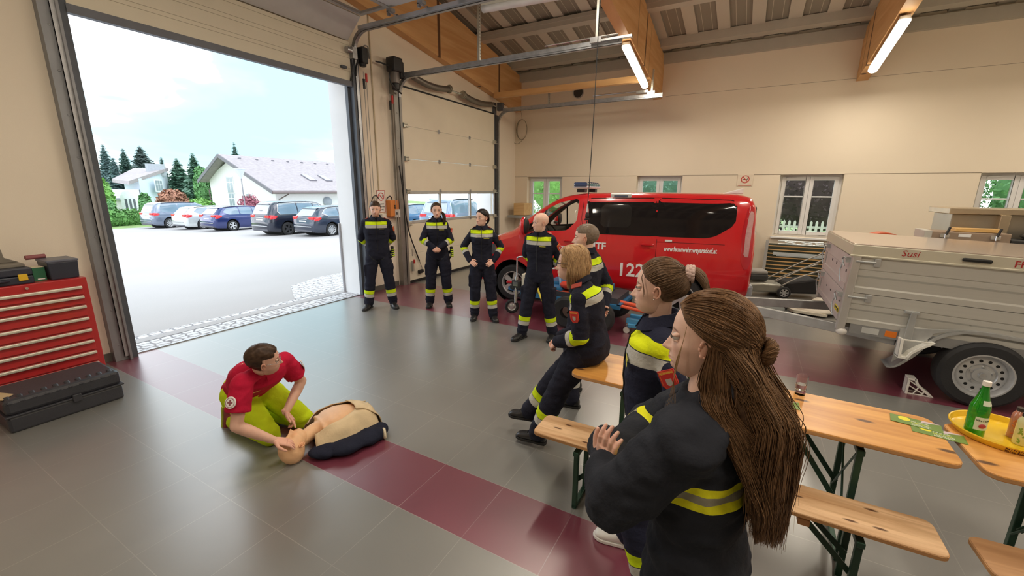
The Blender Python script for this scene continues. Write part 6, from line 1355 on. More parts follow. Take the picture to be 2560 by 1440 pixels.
def cloth_mat(name,base,torso=(),arm=(),leg=(),xlim=.175,rough=.85,bump=.35,col2=None,gap=True):
    m=M(name,base,rough,var=.10,scale=9,bump=bump,bscale=70,spec=.25); nt=m.node_tree; b=nt.nodes['Principled BSDF']; N=nt.nodes.new; L=nt.links.new
    last=b.inputs['Base Color'].links[0].from_socket
    def at(n): a=N('ShaderNodeAttribute'); a.attribute_name=n; return a.outputs['Fac']
    def ma(op,a,bb):
        n=N('ShaderNodeMath'); n.operation=op
        for i,x in enumerate((a,bb)):
            if hasattr(x,'is_linked'): L(x,n.inputs[i])
            else: n.inputs[i].default_value=x
        return n.outputs[0]
    A,Lg,T,TX=at('aw'),at('lw'),at('tz'),at('tx')
    def lay(mask,c):
        nonlocal last
        mx=N('ShaderNodeMix'); mx.data_type='RGBA'; L(mask,mx.inputs[0]); L(last,mx.inputs[6]); mx.inputs[7].default_value=(*c,1); last=mx.outputs[2]
    for src,bands in ((A,arm),(Lg,leg)):
        for a,c,col in bands: lay(ma('MULTIPLY',ma('GREATER_THAN',src,a),ma('LESS_THAN',src,c)),col)
    for a,c,col in torso:
        mk=ma('MULTIPLY',ma('GREATER_THAN',T,a),ma('LESS_THAN',T,c)); 
        if xlim: mk=ma('MULTIPLY',mk,ma('LESS_THAN',ma('ABSOLUTE',TX,0),xlim))
        lay(mk,col)
    L(last,b.inputs['Base Color']); return m
NAVY=(.015,.016,.029)
def fire_mat(name='navy fire service cloth',base=NAVY):
    return cloth_mat(name,base,torso=((.075,.124,LIME),(.021,.070,SILV)),arm=((.185,.235,LIME),(.140,.181,SILV)),leg=((.175,.235,LIME),(.115,.171,SILV)),xlim=.168)
def hand(mb,w,fdir,palm,side,curl=.35,spread=.12,scale=1.,thumb=.5,curls=None):
    """w wrist, fdir towards the fingers, palm = palm normal, side=+1: thumb towards cross(fdir,palm)."""
    f=V(fdir).normalized(); p=V(palm); p=(p-f*p.dot(f)).normalized(); s=f.cross(p)*side; S_=scale
    w=V(w)
    loft(mb,[(w-f*.03*S_,s,p,.026*S_,.019*S_),(w,s,p,.027*S_,.018*S_),(w+f*.03*S_,s,p,.036*S_,.017*S_),(w+f*.065*S_,s,p,.041*S_,.015*S_),(w+f*.09*S_,s,p,.039*S_,.012*S_)],16,2.4)
    for i,(o,l) in enumerate(((.030,.072),(.010,.080),(-.011,.075),(-.030,.060))):
        cu=(curls[i] if curls else curl*(1+.12*i)); b_=w+f*.082*S_+s*o*S_; d=(f+s*(o*spread*8)).normalized(); pts=[b_-d*.012]; r=[.0095*S_]*1; q=b_
        pts.append(q); r.append(.0092*S_); ang=cu*.55
        for k,fr in enumerate((.46,.30,.24)):
            dd=d*math.cos(ang)+p*math.sin(ang); q=q+dd*l*fr*S_; pts.append(q); r.append((.0088,.008,.0068)[k]*S_); ang+=cu*1.25
        mb.tube(pts,r,10); mb.ell(pts[-1],r[-1],10,6)
        for q_,r_ in zip(pts[1:-1],r[1:-1]): mb.ell(q_,r_*1.03,10,6)
    b_=w+f*.022*S_+s*.026*S_; d=(f*.62+s*.75+p*thumb).normalized(); a=b_+d*.040*S_; c=a+(f*.85+s*.25+p*thumb*.9).normalized()*.032*S_; e=c+(f*.95+p*thumb).normalized()*.026*S_
    mb.tube([b_,a,c,e],[.014*S_,.0115*S_,.010*S_,.008*S_],10); 
    for q_,r_ in ((a,.0115),(c,.010),(e,.008)): mb.ell(q_,r_*S_,10,6)
def shoe(par,ank,fd,col,sole,name='boot',size=1.,tall=True,up=(0,0,1),world=True):
    a=V(ank); u=V(up).normalized(); f=V(fd); f=(f-u*f.dot(u)).normalized(); s=f.cross(u); z0=a-u*.088*size; k=size
    mb=MB(); R_=lambda y,h,w,z: (z0+f*y*k+u*(z+h/2)*k,s,u,w*k,h/2*k)
    loft(mb,[R_(-.075,.04,.022,.02),R_(-.068,.085,.033,.012),R_(-.04,.105,.038,.010),R_(0,.108,.040,.010),R_(.035,.088,.042,.010),R_(.08,.066,.045,.010),R_(.125,.056,.049,.010),R_(.16,.050,.046,.010),R_(.185,.038,.034,.012),R_(.196,.02,.018,.014)],18,2.5)
    if tall: loft(mb,[(a-u*.05,s,f,.042*k,.052*k),(a+u*.03,s,f,.043*k,.050*k),(a+u*.10,s,f,.050*k,.054*k)],16)
    o=mb.build(name,col,par,world=world,smooth=True)
    sm=o.modifiers.new('s','SUBSURF'); sm.levels=1; sm.render_levels=1
    mb=MB(); pl=[]
    for y,w in ((-.082,.012),(-.074,.034),(-.04,.040),(.03,.042),(.09,.048),(.13,.052),(.165,.048),(.192,.032),(.205,.010)): pl.append((w*k,y*k))
    poly=pl+[(-x,y) for x,y in pl[::-1]]; mb.prism(poly,z0,s,f,u,.022*k); so=mb.build('sole',sole,o,world=world,bevel=.004)
    mb=MB()
    for y in (.03,.05,.07,.09): 
        h=(.100-.45*(y-.03))*k
        mb.tube([z0+f*y*k+u*h-s*.022*k,z0+f*(y+.004)*k+u*(h+.006)-s*0,z0+f*y*k+u*h+s*.022*k],.0028*k,5)
    mb.build('lace',M('black lace',(.02,.02,.02),.8) if col.name!='white sneaker' else M('white lace',(.8,.8,.8),.8),o,world=world)
    return o
def basis_from(up,fwd):
    u=V(up).normalized(); f=V(fwd); f=(f-u*f.dot(u)).normalized(); r=f.cross(u); return r,f,u
class Person:
    def __init__(s,label,pos,face,h=1.75,fem=False,build=1.,group=None,name='person'):
        s.t=None; s.label=label; s.pos=V(*pos,0) if len(pos)==2 else V(pos); s.fem=fem; s.k=h/1.75; s.b=build; s.group=group; s.name=name
        s.rz=math.atan2(face[1],face[0])-PI/2
        s.bodyv=[];s.bodyf=[];s.tint=[]
    def W(s,p): return Matrix.Rotation(s.rz,3,'Z')@(V(p)*1.)+s.pos     # local (x right, y forward, z up) to world
    def D(s,d): return Matrix.Rotation(s.rz,3,'Z')@V(d)
    def addbody(s,co,fs,tint=None):
        k=len(s.bodyv) and sum(len(a) for a in s.bodyv); k=sum(len(a) for a in s.bodyv); s.bodyv.append(np.array(co)); s.bodyf+= [tuple(i+k for i in f) for f in fs]; s.tint.append(np.ones((len(co),4)) if tint is None else tint)
    def head(s,c,look,up=(0,0,1),scale=1.,brow=(.18,.10,.06),beard=None,lip=(.80,.42,.38),wide=1.,eye=(.10,.07,.05),closed=False,ears=True):
        r,f,u=basis_from(up,look); s.hr,s.hf,s.hu=r,f,u; s.hc=V(c); s.hs=scale*s.k**.5
        M3=np.array([[r.x,f.x,u.x],[r.y,f.y,u.y],[r.z,f.z,u.z]]); s.hM=M3
        p,fs=head_verts(s.fem,wide); s.hp=p; tint=headskin_color(p,s.fem,brow,beard,lip); s.addbody((p*s.hs)@M3.T+np.array(s.hc),fs,tint)
        s.H=lambda q: s.hc+(r*q[0]+f*q[1]+u*q[2])*s.hs
        if ears:
            for sg in (-1,1):
                mb=MB(); c0=V(sg*.0745*wide,-.006,-.006); ax=V(sg*.95,.0,.1); pts=[]
                for k in range(15): a=-1.9+4.9*k/14; pts.append(c0+V(sg*(.006+.003*math.sin(a)),-.0115*math.cos(a)-.004,.0235*math.sin(a)))
                mb.tube(pts,[.003]+[.0038]*13+[.0035],8); mb.ell(c0+V(sg*.001,.0,-.002),(.005,.011,.020),12,8); mb.ell(c0+V(sg*.001,.003,-.020),(.004,.006,.007),10,6); mb.ell(c0+V(sg*.004,.009,-.002),(.004,.004,.006),8,6)
                co=[s.H(q) for q in mb.v]; s.addbody(co,mb.f,np.tile(np.array([1,.86,.82,1.]),(len(co),1)))
        s.eyes=(eye,closed,u)
    def neck(s,base,chest,r=.054):
        s.nb=V(base); mb=MB(); u=s.hu; r=r*(.86 if s.fem else 1.)*s.k
        a=s.hc-u*.055*s.hs-s.hf*.022*s.hs; mb.tube([V(chest),s.nb-(a-s.nb)*.15,s.nb.lerp(a,.5),a,a+u*.05],[r*1.6,r*1.12,r,r*.98,r*.8],20,flat=1.)
        s.bodymb=mb
    def make(s,skin):
        t=thing_mesh=None
        if getattr(s,'bodymb',None):
            co,no,fs=remesh(s.bodymb,.010,5); s.addbody(co,fs)
        if getattr(s,'handmb',None):
            co,no,fs=remesh(s.handmb,.0032,2); tn=np.tile(np.array([1,.9,.88,1.]),(len(co),1)); s.addbody(co,fs,tn)
        me=bpy.data.meshes.new(s.name); v=np.vstack(s.bodyv); base=np.array(s.pos); me.from_pydata([],[],[]); 
        me=bpy.data.meshes.new(s.name); me.from_pydata((v-base).tolist(),[],s.bodyf); me.materials.append(skin)
        me.polygons.foreach_set('use_smooth',[True]*len(me.polygons)); a=me.attributes.new('tint','FLOAT_COLOR','POINT'); a.data.foreach_set('color',np.vstack(s.tint).ravel())
        o=bpy.data.objects.new(s.name,me); COL.objects.link(o); o.location=s.pos; tag(o,s.label,'person' if s.name=='person' else 'mannequin',s.group); s.t=o
        if hasattr(s,'eyes') and s.name=='person':
            eye,closed,u=s.eyes
            for sg in (-1,1):
                c=s.H((sg*.031,.0675,.001)); e=MB().ell(c,.0125*s.hs,20,12).build('eye',M('eye white',(.60,.56,.53),.3,coat=.4),o,world=True,smooth=True)
                q=s.H((sg*.031,.0675+.0105,.0)); MB().ell(q,(.0062*s.hs,)*3,14,8).build('iris',M('iris brown',eye,.15,coat=1.,var=.1),e,world=True,smooth=True)
                mb=MB(); L3=Matrix(((s.hr.x,s.hf.x,s.hu.x),(s.hr.y,s.hf.y,s.hu.y),(s.hr.z,s.hf.z,s.hu.z))); q=s.hs
                mb.ell(s.H((sg*.031,.0665,.0068)),(.0150*q,.0142*q,.0066*q),18,10,rot=L3@Euler((-.30,0,0)).to_matrix()); mb.ell(s.H((sg*.031,.0655,-.0088)),(.0145*q,.0132*q,.0045*q),18,10,rot=L3); li=mb.build('eyelid',skin,o,world=True,smooth=True)
                at=li.data.attributes.new('tint','FLOAT_COLOR','POINT'); at.data.foreach_set('color',[1.]*4*len(li.data.vertices))
                mb=MB(); pts=[s.H((sg*.031+.0150*math.cos(a),.0800-.0055*abs(math.cos(a))**2,.0005+.0035*math.sin(a))) for a in [PI*k/10 for k in range(11)]]; mb.tube(pts,[.0006]+[.0011]*9+[.0006],5); mb.build('eyelash',M('dark lashes',(.05,.03,.025),.7),o,world=True,smooth=True)
        return o
    def cloth(s,name,mb,mat,bones,chest=None,voxel=.011,smooth=4,fold=.006,label=None,seed=0.,fscale=1.):
        """bones: list of (kind, [points], total length offset) used for band coordinates."""
        co,no,fs=remesh(mb,voxel,smooth); n=len(co)
        best=np.full(n,1e9); aw=np.full(n,-9.); lw=np.full(n,-9.); tz=np.full(n,9.); tx=np.full(n,9.); foldw=np.ones(n)
        for kind,pts,rad in bones:
            pts=[np.array(p) for p in pts]; acc=0.
            for a,b,rr in zip(pts,pts[1:],rad):
                d=b-a; L_=np.linalg.norm(d); t=((co-a)@d)/L_**2; tc=np.clip(t,0,1); dist=np.linalg.norm(co-(a+tc[:,None]*d),axis=1)-rr; m=dist<best
                best=np.where(m,dist,best); val=acc+t*L_
                if kind=='arm':
                    aw=np.where(m,val,aw); lw=np.where(m,-9.,lw)
                    if acc<.01: tz=np.where(m,9.,tz)
                    else: cc_,r_,f_,u_=chest; qq=co-np.array(cc_); tz=np.where(m,qq@np.array(u_),tz); tx=np.where(m,qq@np.array(r_),tx)
                elif kind=='leg': lw=np.where(m,val,lw); aw=np.where(m,-9.,aw); tz=np.where(m,9.,tz)
                else:
                    c,r,f,u=chest; q=co-np.array(c); zz=q@np.array(u); xx=q@np.array(r); tz=np.where(m,zz,tz); tx=np.where(m,xx,tx); aw=np.where(m,-9.,aw); lw=np.where(m,-9.,lw)
                acc+=L_
        disp=np.empty(n); sc=fscale
        for i in range(n):
            x,y,z=co[i]; q=V(x*5.5*sc+seed,y*5.5*sc,z*10*sc); w=noise.noise(q+V(noise.noise(q*.5)*1.5,0,0)); disp[i]=(1-abs(w)*2.6)*.5+noise.noise(V(x*17,y*17+seed,z*30))*.45
        co=co+no*(disp*fold)[:,None]
        me=bpy.data.meshes.new(name); base=np.array(s.t.location); me.from_pydata((co-base).tolist(),[],fs); me.materials.append(mat); me.polygons.foreach_set('use_smooth',[True]*len(me.polygons))
        for k,a in (('aw',aw),('lw',lw),('tz',tz),('tx',tx)): at=me.attributes.new(k,'FLOAT','POINT'); at.data.foreach_set('value',a)
        o=bpy.data.objects.new(name,me); COL.objects.link(o); o.parent=s.t
        if label: o['label']=label
        s.lastcloth=(co,no); return o
    def surf(s,p,d,off=.004):
        """the cloth surface near p in direction d: the outermost cloth vertex close to that ray"""
        co=s.lastcloth[0]; p=np.array(p); d=np.array(V(d).normalized()); q=co-p; al=q@d; pe=np.linalg.norm(q-al[:,None]*d,axis=1); m=(pe<.016)&(al>0)
        if not m.any(): return V(p)+V(d)*.08
        return V(p)+V(d)*(al[m].max()+off)
def jacket_torso(mb,P,pel,chest,nb,r,f,u,w=1.,fem=False,depth=1.,belly=0.,hip=1.):
    k=P.k; pel,chest,nb=V(pel),V(chest),V(nb)
    hw=(.170 if not fem else .178)*k*w*hip; ww=(.158 if not fem else .142)*k*w; cw=(.178 if not fem else .160)*k*w; sw=(.175 if not fem else .150)*k*w
    up1=(chest-pel).normalized(); wa=pel.lerp(chest,.38)
    def R_(c,rx,ry,dy=0): return (V(c)+f*dy,r,f,rx,ry)
    rings=[R_(pel-up1*.13*k,hw*.72,.105*k*depth),R_(pel-up1*.06*k,hw*.98,.122*k*depth),R_(pel,hw*1.0,.125*k*depth),R_(wa,ww,.110*k*depth,belly*.5),R_(pel.lerp(chest,.7),lerp(ww,cw,.6),.122*k*depth,belly*.3),R_(chest,cw*1.0,.125*k*depth,.006 if fem else 0),R_(chest+up1*.075*k,cw*.98,.115*k*depth),R_(chest.lerp(nb,.62),sw*.92,.088*k*depth),R_(chest.lerp(nb,.85),sw*.55,.072*k),R_(nb+u*.005,.070*k,.066*k)]
    loft(mb,rings,28,2.35)
    if fem:
        for sg in (-1,1): mb.ell(chest+r*sg*.07*k+f*.075*k*depth-up1*.01,(.062*k,.055*k,.06*k),16,10)
def noband(o):
    for k,v in (('aw',-9.),('lw',-9.),('tz',9.),('tx',9.)): o.data.attributes.new(k,'FLOAT','POINT').data.foreach_set('value',[v]*len(o.data.vertices))
    return o
def collar(P,nb,r,f,u,mat,k=1.,open_=.5,h=.055,rad=.074):
    mb=MB(); n=26; vs=[]; c=V(nb)
    for j in range(n+1):
        a=PI/2+open_*.35+(2*PI-open_*.7)*j/n; d=r*math.cos(a)+f*math.sin(a); fr=math.sin(a); z=-.012-.030*max(fr,0)+.012*max(-fr,0)
        vs+= [c+d*rad*k*.94+u*(z),c+d*(rad*.93)*k+u*(z+h*.85),c+d*(rad*1.02)*k+u*(z+h*.85),c+d*(rad*1.28+.010*max(fr,0))*k+u*(z+.004-.012*max(fr,0))]
    fs=[(4*i+j,4*i+4+j,4*i+5+j,4*i+1+j) for i in range(n) for j in range(3)]; fs+=[(4*i+3,4*i+7,4*i+4,4*i) for i in range(n)]+[(0,1,2,3),(4*n+3,4*n+2,4*n+1,4*n)]
    mb.add(vs,fs); return noband(mb.build('collar',mat,P.t,world=True,smooth='auto'))
redb=M('badge red',(.55,.03,.025),.6); orb=M('badge orange',(.75,.18,.05),.6); grb=M('badge crest',(.45,.42,.38),.6); yel=M('yellow embroidery',(.75,.70,.10),.6)
def badge(P,c,n,up,red=True,s=1.):
    """shield shaped sleeve badge"""
    n=V(n).normalized(); u=V(up); u=(u-n*u.dot(n)).normalized(); x=u.cross(n); c=V(c)
    sh=lambda w,h,o: [(-w,h),(w,h),(w,-h*.35),(w*.6,-h*.8),(0,-h),(-w*.6,-h*.8),(-w,-h*.35)]
    b=MB(); b.prism([(a*s,d*s) for a,d in sh(.033,.044,0)],c-n*.006,x,u,n,.0085); o=b.build('sleeve_badge',orb if not red else redb,P.t,world=True)
    b=MB(); b.prism([(a*s,d*s) for a,d in sh(.029,.040,0)],c+n*.0022,x,u,n,.001); b.build('badge_field',redb if not red else orb,o,world=True)
    b=MB(); b.prism([(a*s,d*s-.004) for a,d in sh(.026,.034,0)],c+n*.0029,x,u,n,.001); b.build('badge_inner',redb,o,world=True)
    b=MB(); b.prism([(a*s,d*s-.006) for a,d in sh(.012,.015,0)],c+n*.0037,x,u,n,.001); b.build('crest',grb,o,world=True)
    text('FEUERWEHR',.0095*s,o,c+n*.0038+u*.029*s,x,u,yel,'badge_text','CENTER',.0002,world=True)
def cap_hair(P,mat,fn,thick=.010,name='hair',rough=.0025,seed=1,freq=60,drop=.002):
    """close hair: the scalp pushed outward where fn(x,y,z) (0..1) is positive"""
    p=P.hp; f=ico()[1]; m=np.clip(fn(*p.T),0,1); n=p/np.linalg.norm(p,axis=1)[:,None]
    keep=m>0.001; idx=-np.ones(len(p),int); fs=[q for q in f if keep[q[0]] and keep[q[1]] and keep[q[2]]]; used=sorted(set(i for q in fs for i in q)); idx[used]=range(len(used))
    ns=np.array([noise.noise(V(*(p[i]*freq))+V(seed,0,0)) for i in used]); th=np.array([thick(*p[i]) if callable(thick) else thick for i in used])
    co=p[used]+n[used]*((m[used]*th+ns*rough*m[used]-drop*(1-m[used])))[:,None]
    co=(co*P.hs)@P.hM.T+np.array(P.hc)
    me=bpy.data.meshes.new(name); me.from_pydata((co-np.array(P.t.location)).tolist(),[],[tuple(idx[i] for i in q) for q in fs]); me.materials.append(mat); me.polygons.foreach_set('use_smooth',[True]*len(me.polygons))
    at=me.attributes.new('rnd','FLOAT','POINT'); at.data.foreach_set('value',(.25+.4*ns))
    o=bpy.data.objects.new(name,me); COL.objects.link(o); o.parent=P.t; return o
def strands(P,mat,curves,r=.0016,n=5,name='hair_strands',wob=.003,seed=3,world=False):
    """curves: list of point lists (world); each gets a thin tapered lock"""
    rnd=random.Random(seed); vs=[];fs=[];rv=[]
    for cv in curves:
        K=len(cv); rr=r*(.7+.8*rnd.random()); k0=len(vs); c=rnd.random(); px=None; ph=rnd.random()*9
        for i,p in enumerate(cv):
            d=cv[min(i+1,K-1)]-cv[max(i-1,0)]; d=d.normalized() if d.length>1e-7 else V(0,0,-1)
            x=(V(.31,.95,.1).cross(d)) if px is None else px-d*px.dot(d); x=x.normalized() if x.length>1e-6 else V(1,0,0); y=d.cross(x); px=x
            t=i/(K-1); R_=rr*(1-.75*t**3)*(1 if i else .6)
            for j in range(3): a=2*PI*j/3; q=p+x*(R_*math.cos(a))+y*(R_*math.sin(a)); vs.append((q.x,q.y,q.z)); rv.append(.12+c*.5)
        fs+=[(k0+i*3+j,k0+i*3+(j+1)%3,k0+(i+1)*3+(j+1)%3,k0+(i+1)*3+j) for i in range(K-1) for j in range(3)]
    b=P.t.location; me=bpy.data.meshes.new(name); me.from_pydata([(x-b.x,y-b.y,z-b.z) for x,y,z in vs],[],fs); me.materials.append(mat); me.polygons.foreach_set('use_smooth',[True]*len(me.polygons))
    at=me.attributes.new('rnd','FLOAT','POINT'); at.data.foreach_set('value',rv); o=bpy.data.objects.new(name,me); COL.objects.link(o); o.parent=P.t; return o
skinA=skin_mat('fair skin',(.80,.52,.41)); skinB=skin_mat('warm skin',(.74,.45,.34)); skinM=skin_mat('mannequin skin',(.78,.47,.26)); bootm=M('black leather boot',(.022,.021,.022),.35,bump=.1,bscale=90); solem=M('black rubber sole',(.015,.015,.015),.7)
def dress(P,J,skin=skinA,w=1.,mat=None,belly=0.,depth=1.,hip=1.,seed=0.,name_tag=True,badge_side=-1,voxel=.011,lbl='navy fire service coverall with lime and silver bands',look=None,headup=(0,0,1),brow=(.18,.10,.06),beard=None,wide=1.,hscale=1.1,hands=(None,None),armr=1.,legs=True,marks=True,boots=True,bones_extra=(),fold=.010,pockets=True,collar_h=.06,legr=1.,red=False,necklift=0.,cname='coverall',collar_on=True,hairfn=None,thick=.01,hmat=None,zipon=True):
    """J: world joints pel, ch, nb, hc, f (torso forward), sh/el/wr (left, right), hp/kn/an, fd"""
    k=P.k; fem=P.fem; pel,ch,nb=V(J['pel']),V(J['ch']),V(J['nb']); up1=(nb-ch).normalized(); r,f,u=basis_from(up1,J['f']); mat=mat or fire_mat()
    P.head(J['hc'],look,headup,hscale,brow,beard,wide=wide); P.neck(nb+u*necklift,ch)
    sh,el,wr=[V(q) for q in J['sh']],[V(q) for q in J['el']],[V(q) for q in J['wr']]
    hm=MB()
    for i,sg in enumerate((-1,1)):
        hd=hands[i]
        if hd is None: continue
        hand(hm,wr[i],hd.get('f',wr[i]-el[i]),hd.get('p',(0,0,-1)),hd.get('s',sg),hd.get('curl',.4),scale=(.95 if fem else 1.03)*k*hd.get('k',1.),curls=hd.get('curls'),thumb=hd.get('thumb',.5))
    P.handmb=hm if hm.v else None
    o=P.make(skin)
    mb=MB(); jacket_torso(mb,P,pel,ch,nb,r,f,u,w,fem,depth,belly,hip); bones=[('t',[pel,ch,nb],[.165,.165])]
    for i,sg in enumerate((-1,1)):
        a=(.066*k*w if not fem else .060*k*w)*armr
        limb(mb,[sh[i]-r*sg*.035,sh[i].lerp(el[i],.45),el[i]],[a*.93,a*.90,a*.84]); limb(mb,[el[i],el[i].lerp(wr[i],.5),wr[i]],[a*.85,a*.80,a*.66]); mb.ell(sh[i]-r*sg*.01-u*.01,(a*.98,)*3)
        mb.tube([nb-u*.03*k+r*sg*.02,sh[i]+u*.004],[.05*k,a*.80],14)
        bones.append(('arm',[wr[i],el[i],sh[i]],[a*.72,a*.78]))
    if legs:
        for i,sg in enumerate((-1,1)):
            hp,kn,an=V(J['hp'][i]),V(J['kn'][i]),V(J['an'][i]); q=1.06*legr
            limb(mb,[hp,hp.lerp(kn,.35),hp.lerp(kn,.75),kn],[.098*k*q,.096*k*q,.084*k*q,.078*k*q]); limb(mb,[kn,kn.lerp(an,.3),kn.lerp(an,.8),an],[.079*k*q,.078*k*q,.070*k*q,.066*k*q])
            d=(an-kn).normalized(); mb.ell(an-d*.035,(.073*k*q,.075*k*q,.028)); mb.ell(an-d*.10,(.072*k*q,.074*k*q,.024)); bones.append(('leg',[an,kn,hp],[.07,.09]))
            if pockets: mb.box(hp.lerp(kn,.62)+r*sg*.088*k,(.035,.13,.18),rot=(0,0,P.rz))
    P.cloth(cname,mb,mat,bones,(ch,r,f,u),voxel=voxel,fold=fold,seed=seed,label=lbl)
    if boots:
        for i in (0,1): shoe(P.t,J['an'][i],J['fd'][i],J.get('shoemat',bootm),J.get('solemat',solem),size=k*(1.04 if not fem else .96),name=J.get('shoename','boot'),up=J.get('shoeup',((0,0,1),(0,0,1)))[i])
    if collar_on: collar(P,nb+u*(.004+necklift),r,f,u,mat,k,h=collar_h)
    if zipon:
        pts=[P.surf(pel.lerp(nb,.05+.88*q/11),f,.001) for q in range(12)]; MB().tube(pts,.0042,5).build('zip',M('black zip',(.01,.01,.012),.5),o,world=True)
    R3=Matrix(((r.x,f.x,u.x),(r.y,f.y,u.y),(r.z,f.z,u.z)))
    if name_tag:
        c=P.surf(ch+r*-.075*k+u*.006,f,.001); tg=MB().box(c,(.10,.004,.014),rot=R3).build('name_strip',M('name strip dark',(.02,.02,.02),.7),o,world=True)
        MB().box(c+f*.003,(.085,.002,.006),rot=R3).build('name_print',yel,tg,world=True)
    for sg in (-1,1):
        i=0 if sg<0 else 1; m=sh[i].lerp(el[i],.42)
        if sg==badge_side:
            n=(r*sg+f*.35).normalized() if 'bn' not in J else V(J['bn']); badge(P,P.surf(m,n,.002),n,(sh[i]-el[i]),red=red)
        if marks: c=P.surf(sh[i].lerp(nb,.22),u,.001); MB().box(c,(.045,.075,.006),rot=R3@Euler((0,sg*.45,0)).to_matrix()).build('shoulder_mark',M('shoulder mark red',(.42,.07,.05),.7),o,world=True)
        if pockets: c=P.surf(ch+r*sg*.085*k-u*.06*k,f,.001); noband(MB().box(c,(.11,.008,.03),rot=R3).build('pocket_flap',mat,o,world=True))
    if hairfn: cap_hair(P,hmat,hairfn,thick)
    P.sh,P.el,P.wr,P.ch,P.nbx,P.pel,P.r,P.f,P.u=sh,el,wr,ch,nb,pel,r,f,u
    return P
def standing(label,pos,face,h,fem,look,hairfn,hands,skin=skinA,w=1.,feet=None,headup=(0,0,1),gloves=False,head_off=(0,0,0),necklean=.02,**kw):
    P=Person(label,pos,face,h,fem); k=P.k; X,D=P.W,P.D
    hc=X((head_off[0],necklean+head_off[1],1.610*k+head_off[2])); lk=V(look)-hc
    feet=feet or (((-.13,0),(-.3,1)),((.13,0),(.3,1)))
    sh=[X((sg*(.160 if not fem else .142)*k*w,-.005,1.395*k)) for sg in (-1,1)]; wr=[];el=[];hs=[]
    for i,sg in enumerate((-1,1)):
        hd=dict(hands[i]); e,wq=ik(sh[i],X(tuple(c*k for c in hd['w'])),.285*k,.255*k,D(hd.get('hint',(sg*.6,-.8,-.1)))); el.append(e); wr.append(wq)
        if 'f' in hd: hd['f']=D(hd['f'])
        if 'p' in hd: hd['p']=D(hd['p'])
        hs.append(hd)
    J=dict(pel=X((0,0,.945*k)),ch=X((0,0,1.30*k)),nb=X((0,0,1.475*k)),hc=hc,f=D((0,1,0)),sh=sh,el=el,wr=wr,hp=[],kn=[],an=[],fd=[])
    for i,sg in enumerate((-1,1)):
        (fx,fy),td=feet[i]; an=X((fx,fy,.088*k)); hp=X((sg*.088*k,0,.90*k)); kn,an2=ik(hp,an,.415*k,.405*k,D((td[0]*.4,1,0))); J['hp'].append(hp); J['kn'].append(kn); J['an'].append(an2); J['fd'].append(D((*td,0)))
    dress(P,J,skin,w,look=lk,headup=headup,hands=hs,hairfn=hairfn,**kw)
    if gloves:
        r=P.r; o=P.t; g=thing('work_gloves','black and lime gloves hanging at the hip of the %s'%gloves,'gloves',tuple(X((-.20*k,.0,.86*k))),group='work gloves on the belts'); c=X((-.225*k,.02,.93*k)); hb=MB()
        hand(hb,c+V(0,0,.05),V(0,0,-1),r,1,.3,scale=1.1); cc,nn,ff=remesh(hb,.004,2); m2=MB(); m2.add([V(p)+V(q)*.006 for p,q in zip(cc,nn)],ff); m2.build('glove',M('black glove',(.02,.022,.02),.8),g,world=True,smooth=True)
        for dz in (0,.035,.07,.105): MB().box(c+V(0,0,.03-dz)-r*.012,(.05,.100,.015),rot=(.25,0,P.rz)).build('lime_stripe',M('lime stripe',(.60,.80,.02),.6),g,world=True,bevel=.003)
    return P
def short_hair(line=.055,side=.03,back=-.05):
    def fn(x,y,z):
        X=np.abs(x); front=np.clip((z-(line-.25*np.clip(.02-y,0,1)))/.010,0,1); s=np.clip((z-side)/.012,0,1)*(y<.055); b=np.clip((-y-.012)/.012,0,1)*np.clip((z-back)/.012,0,1); sb=np.clip(1-np.abs(y-.008)/.010,0,1)*np.clip((z-.002)/.01,0,1)
        return np.maximum.reduce([front,s*.9,b])
    return fn
# ---- cranium surface helper for guided hair
def scalp(P,d,off=.008):
    d=V(d).normalized(); c=V(0,-.014,.028); r=V(.0765,.100,.088); t=1/math.sqrt((d.x/r.x)**2+(d.y/r.y)**2+(d.z/r.z)**2); q=c+d*(t+off); return q
def hairline(y): return float(np.interp(y,[-1,-.35,-.05,.15,.42,.62,.85],[-.92,-.55,-.10,.05,.16,.42,.62]))
def capfn(x,y,z):
    h=np.interp(y,[-.1,-.03,.0,.02,.045,.060,.075],[-.085,-.06,.005,.018,.035,.056,.064]); return np.clip((z-h-.012)/.012,0,1)
def slerp(a,b,t):
    a,b=V(a).normalized(),V(b).normalized(); w=math.acos(max(-1,min(1,a.dot(b)))); 
    return a if w<1e-4 else (a*math.sin((1-t)*w)+b*math.sin(t*w))/math.sin(w)
brn=hair_mat('dark brown hair',(.030,.016,.010),(.085,.048,.028)); blk_h=hair_mat('black hair',(.008,.006,.006),(.03,.022,.02)); grh=hair_mat('short grey brown hair',(.16,.12,.09),(.26,.20,.15)); 
INS=(1.6,2.95,.75)
bh=lambda sx: {'w':(sx*.06,-.17,.97),'hint':(sx*1,-.12,-.1),'f':(-sx*.8,-.05,-.5),'p':(0,-1,0),'curl':.8}
# 1 bearded man by the gate pier
p1=standing('bearded man with short dark hair standing by the gate pier, hands behind his back',(5.03,5.40),(-.68,-.73),1.82,False,(3.2,3.6,.9),short_hair(.050,.035),[bh(-1),bh(1)],skinB,1.10,feet=(((-.20,.02),(-.25,1)),((.20,.0),(.45,1))),beard=(.55,(.40,.27,.20)),hmat=brn,gloves='bearded man by the gate pier',belly=.02,seed=1.)
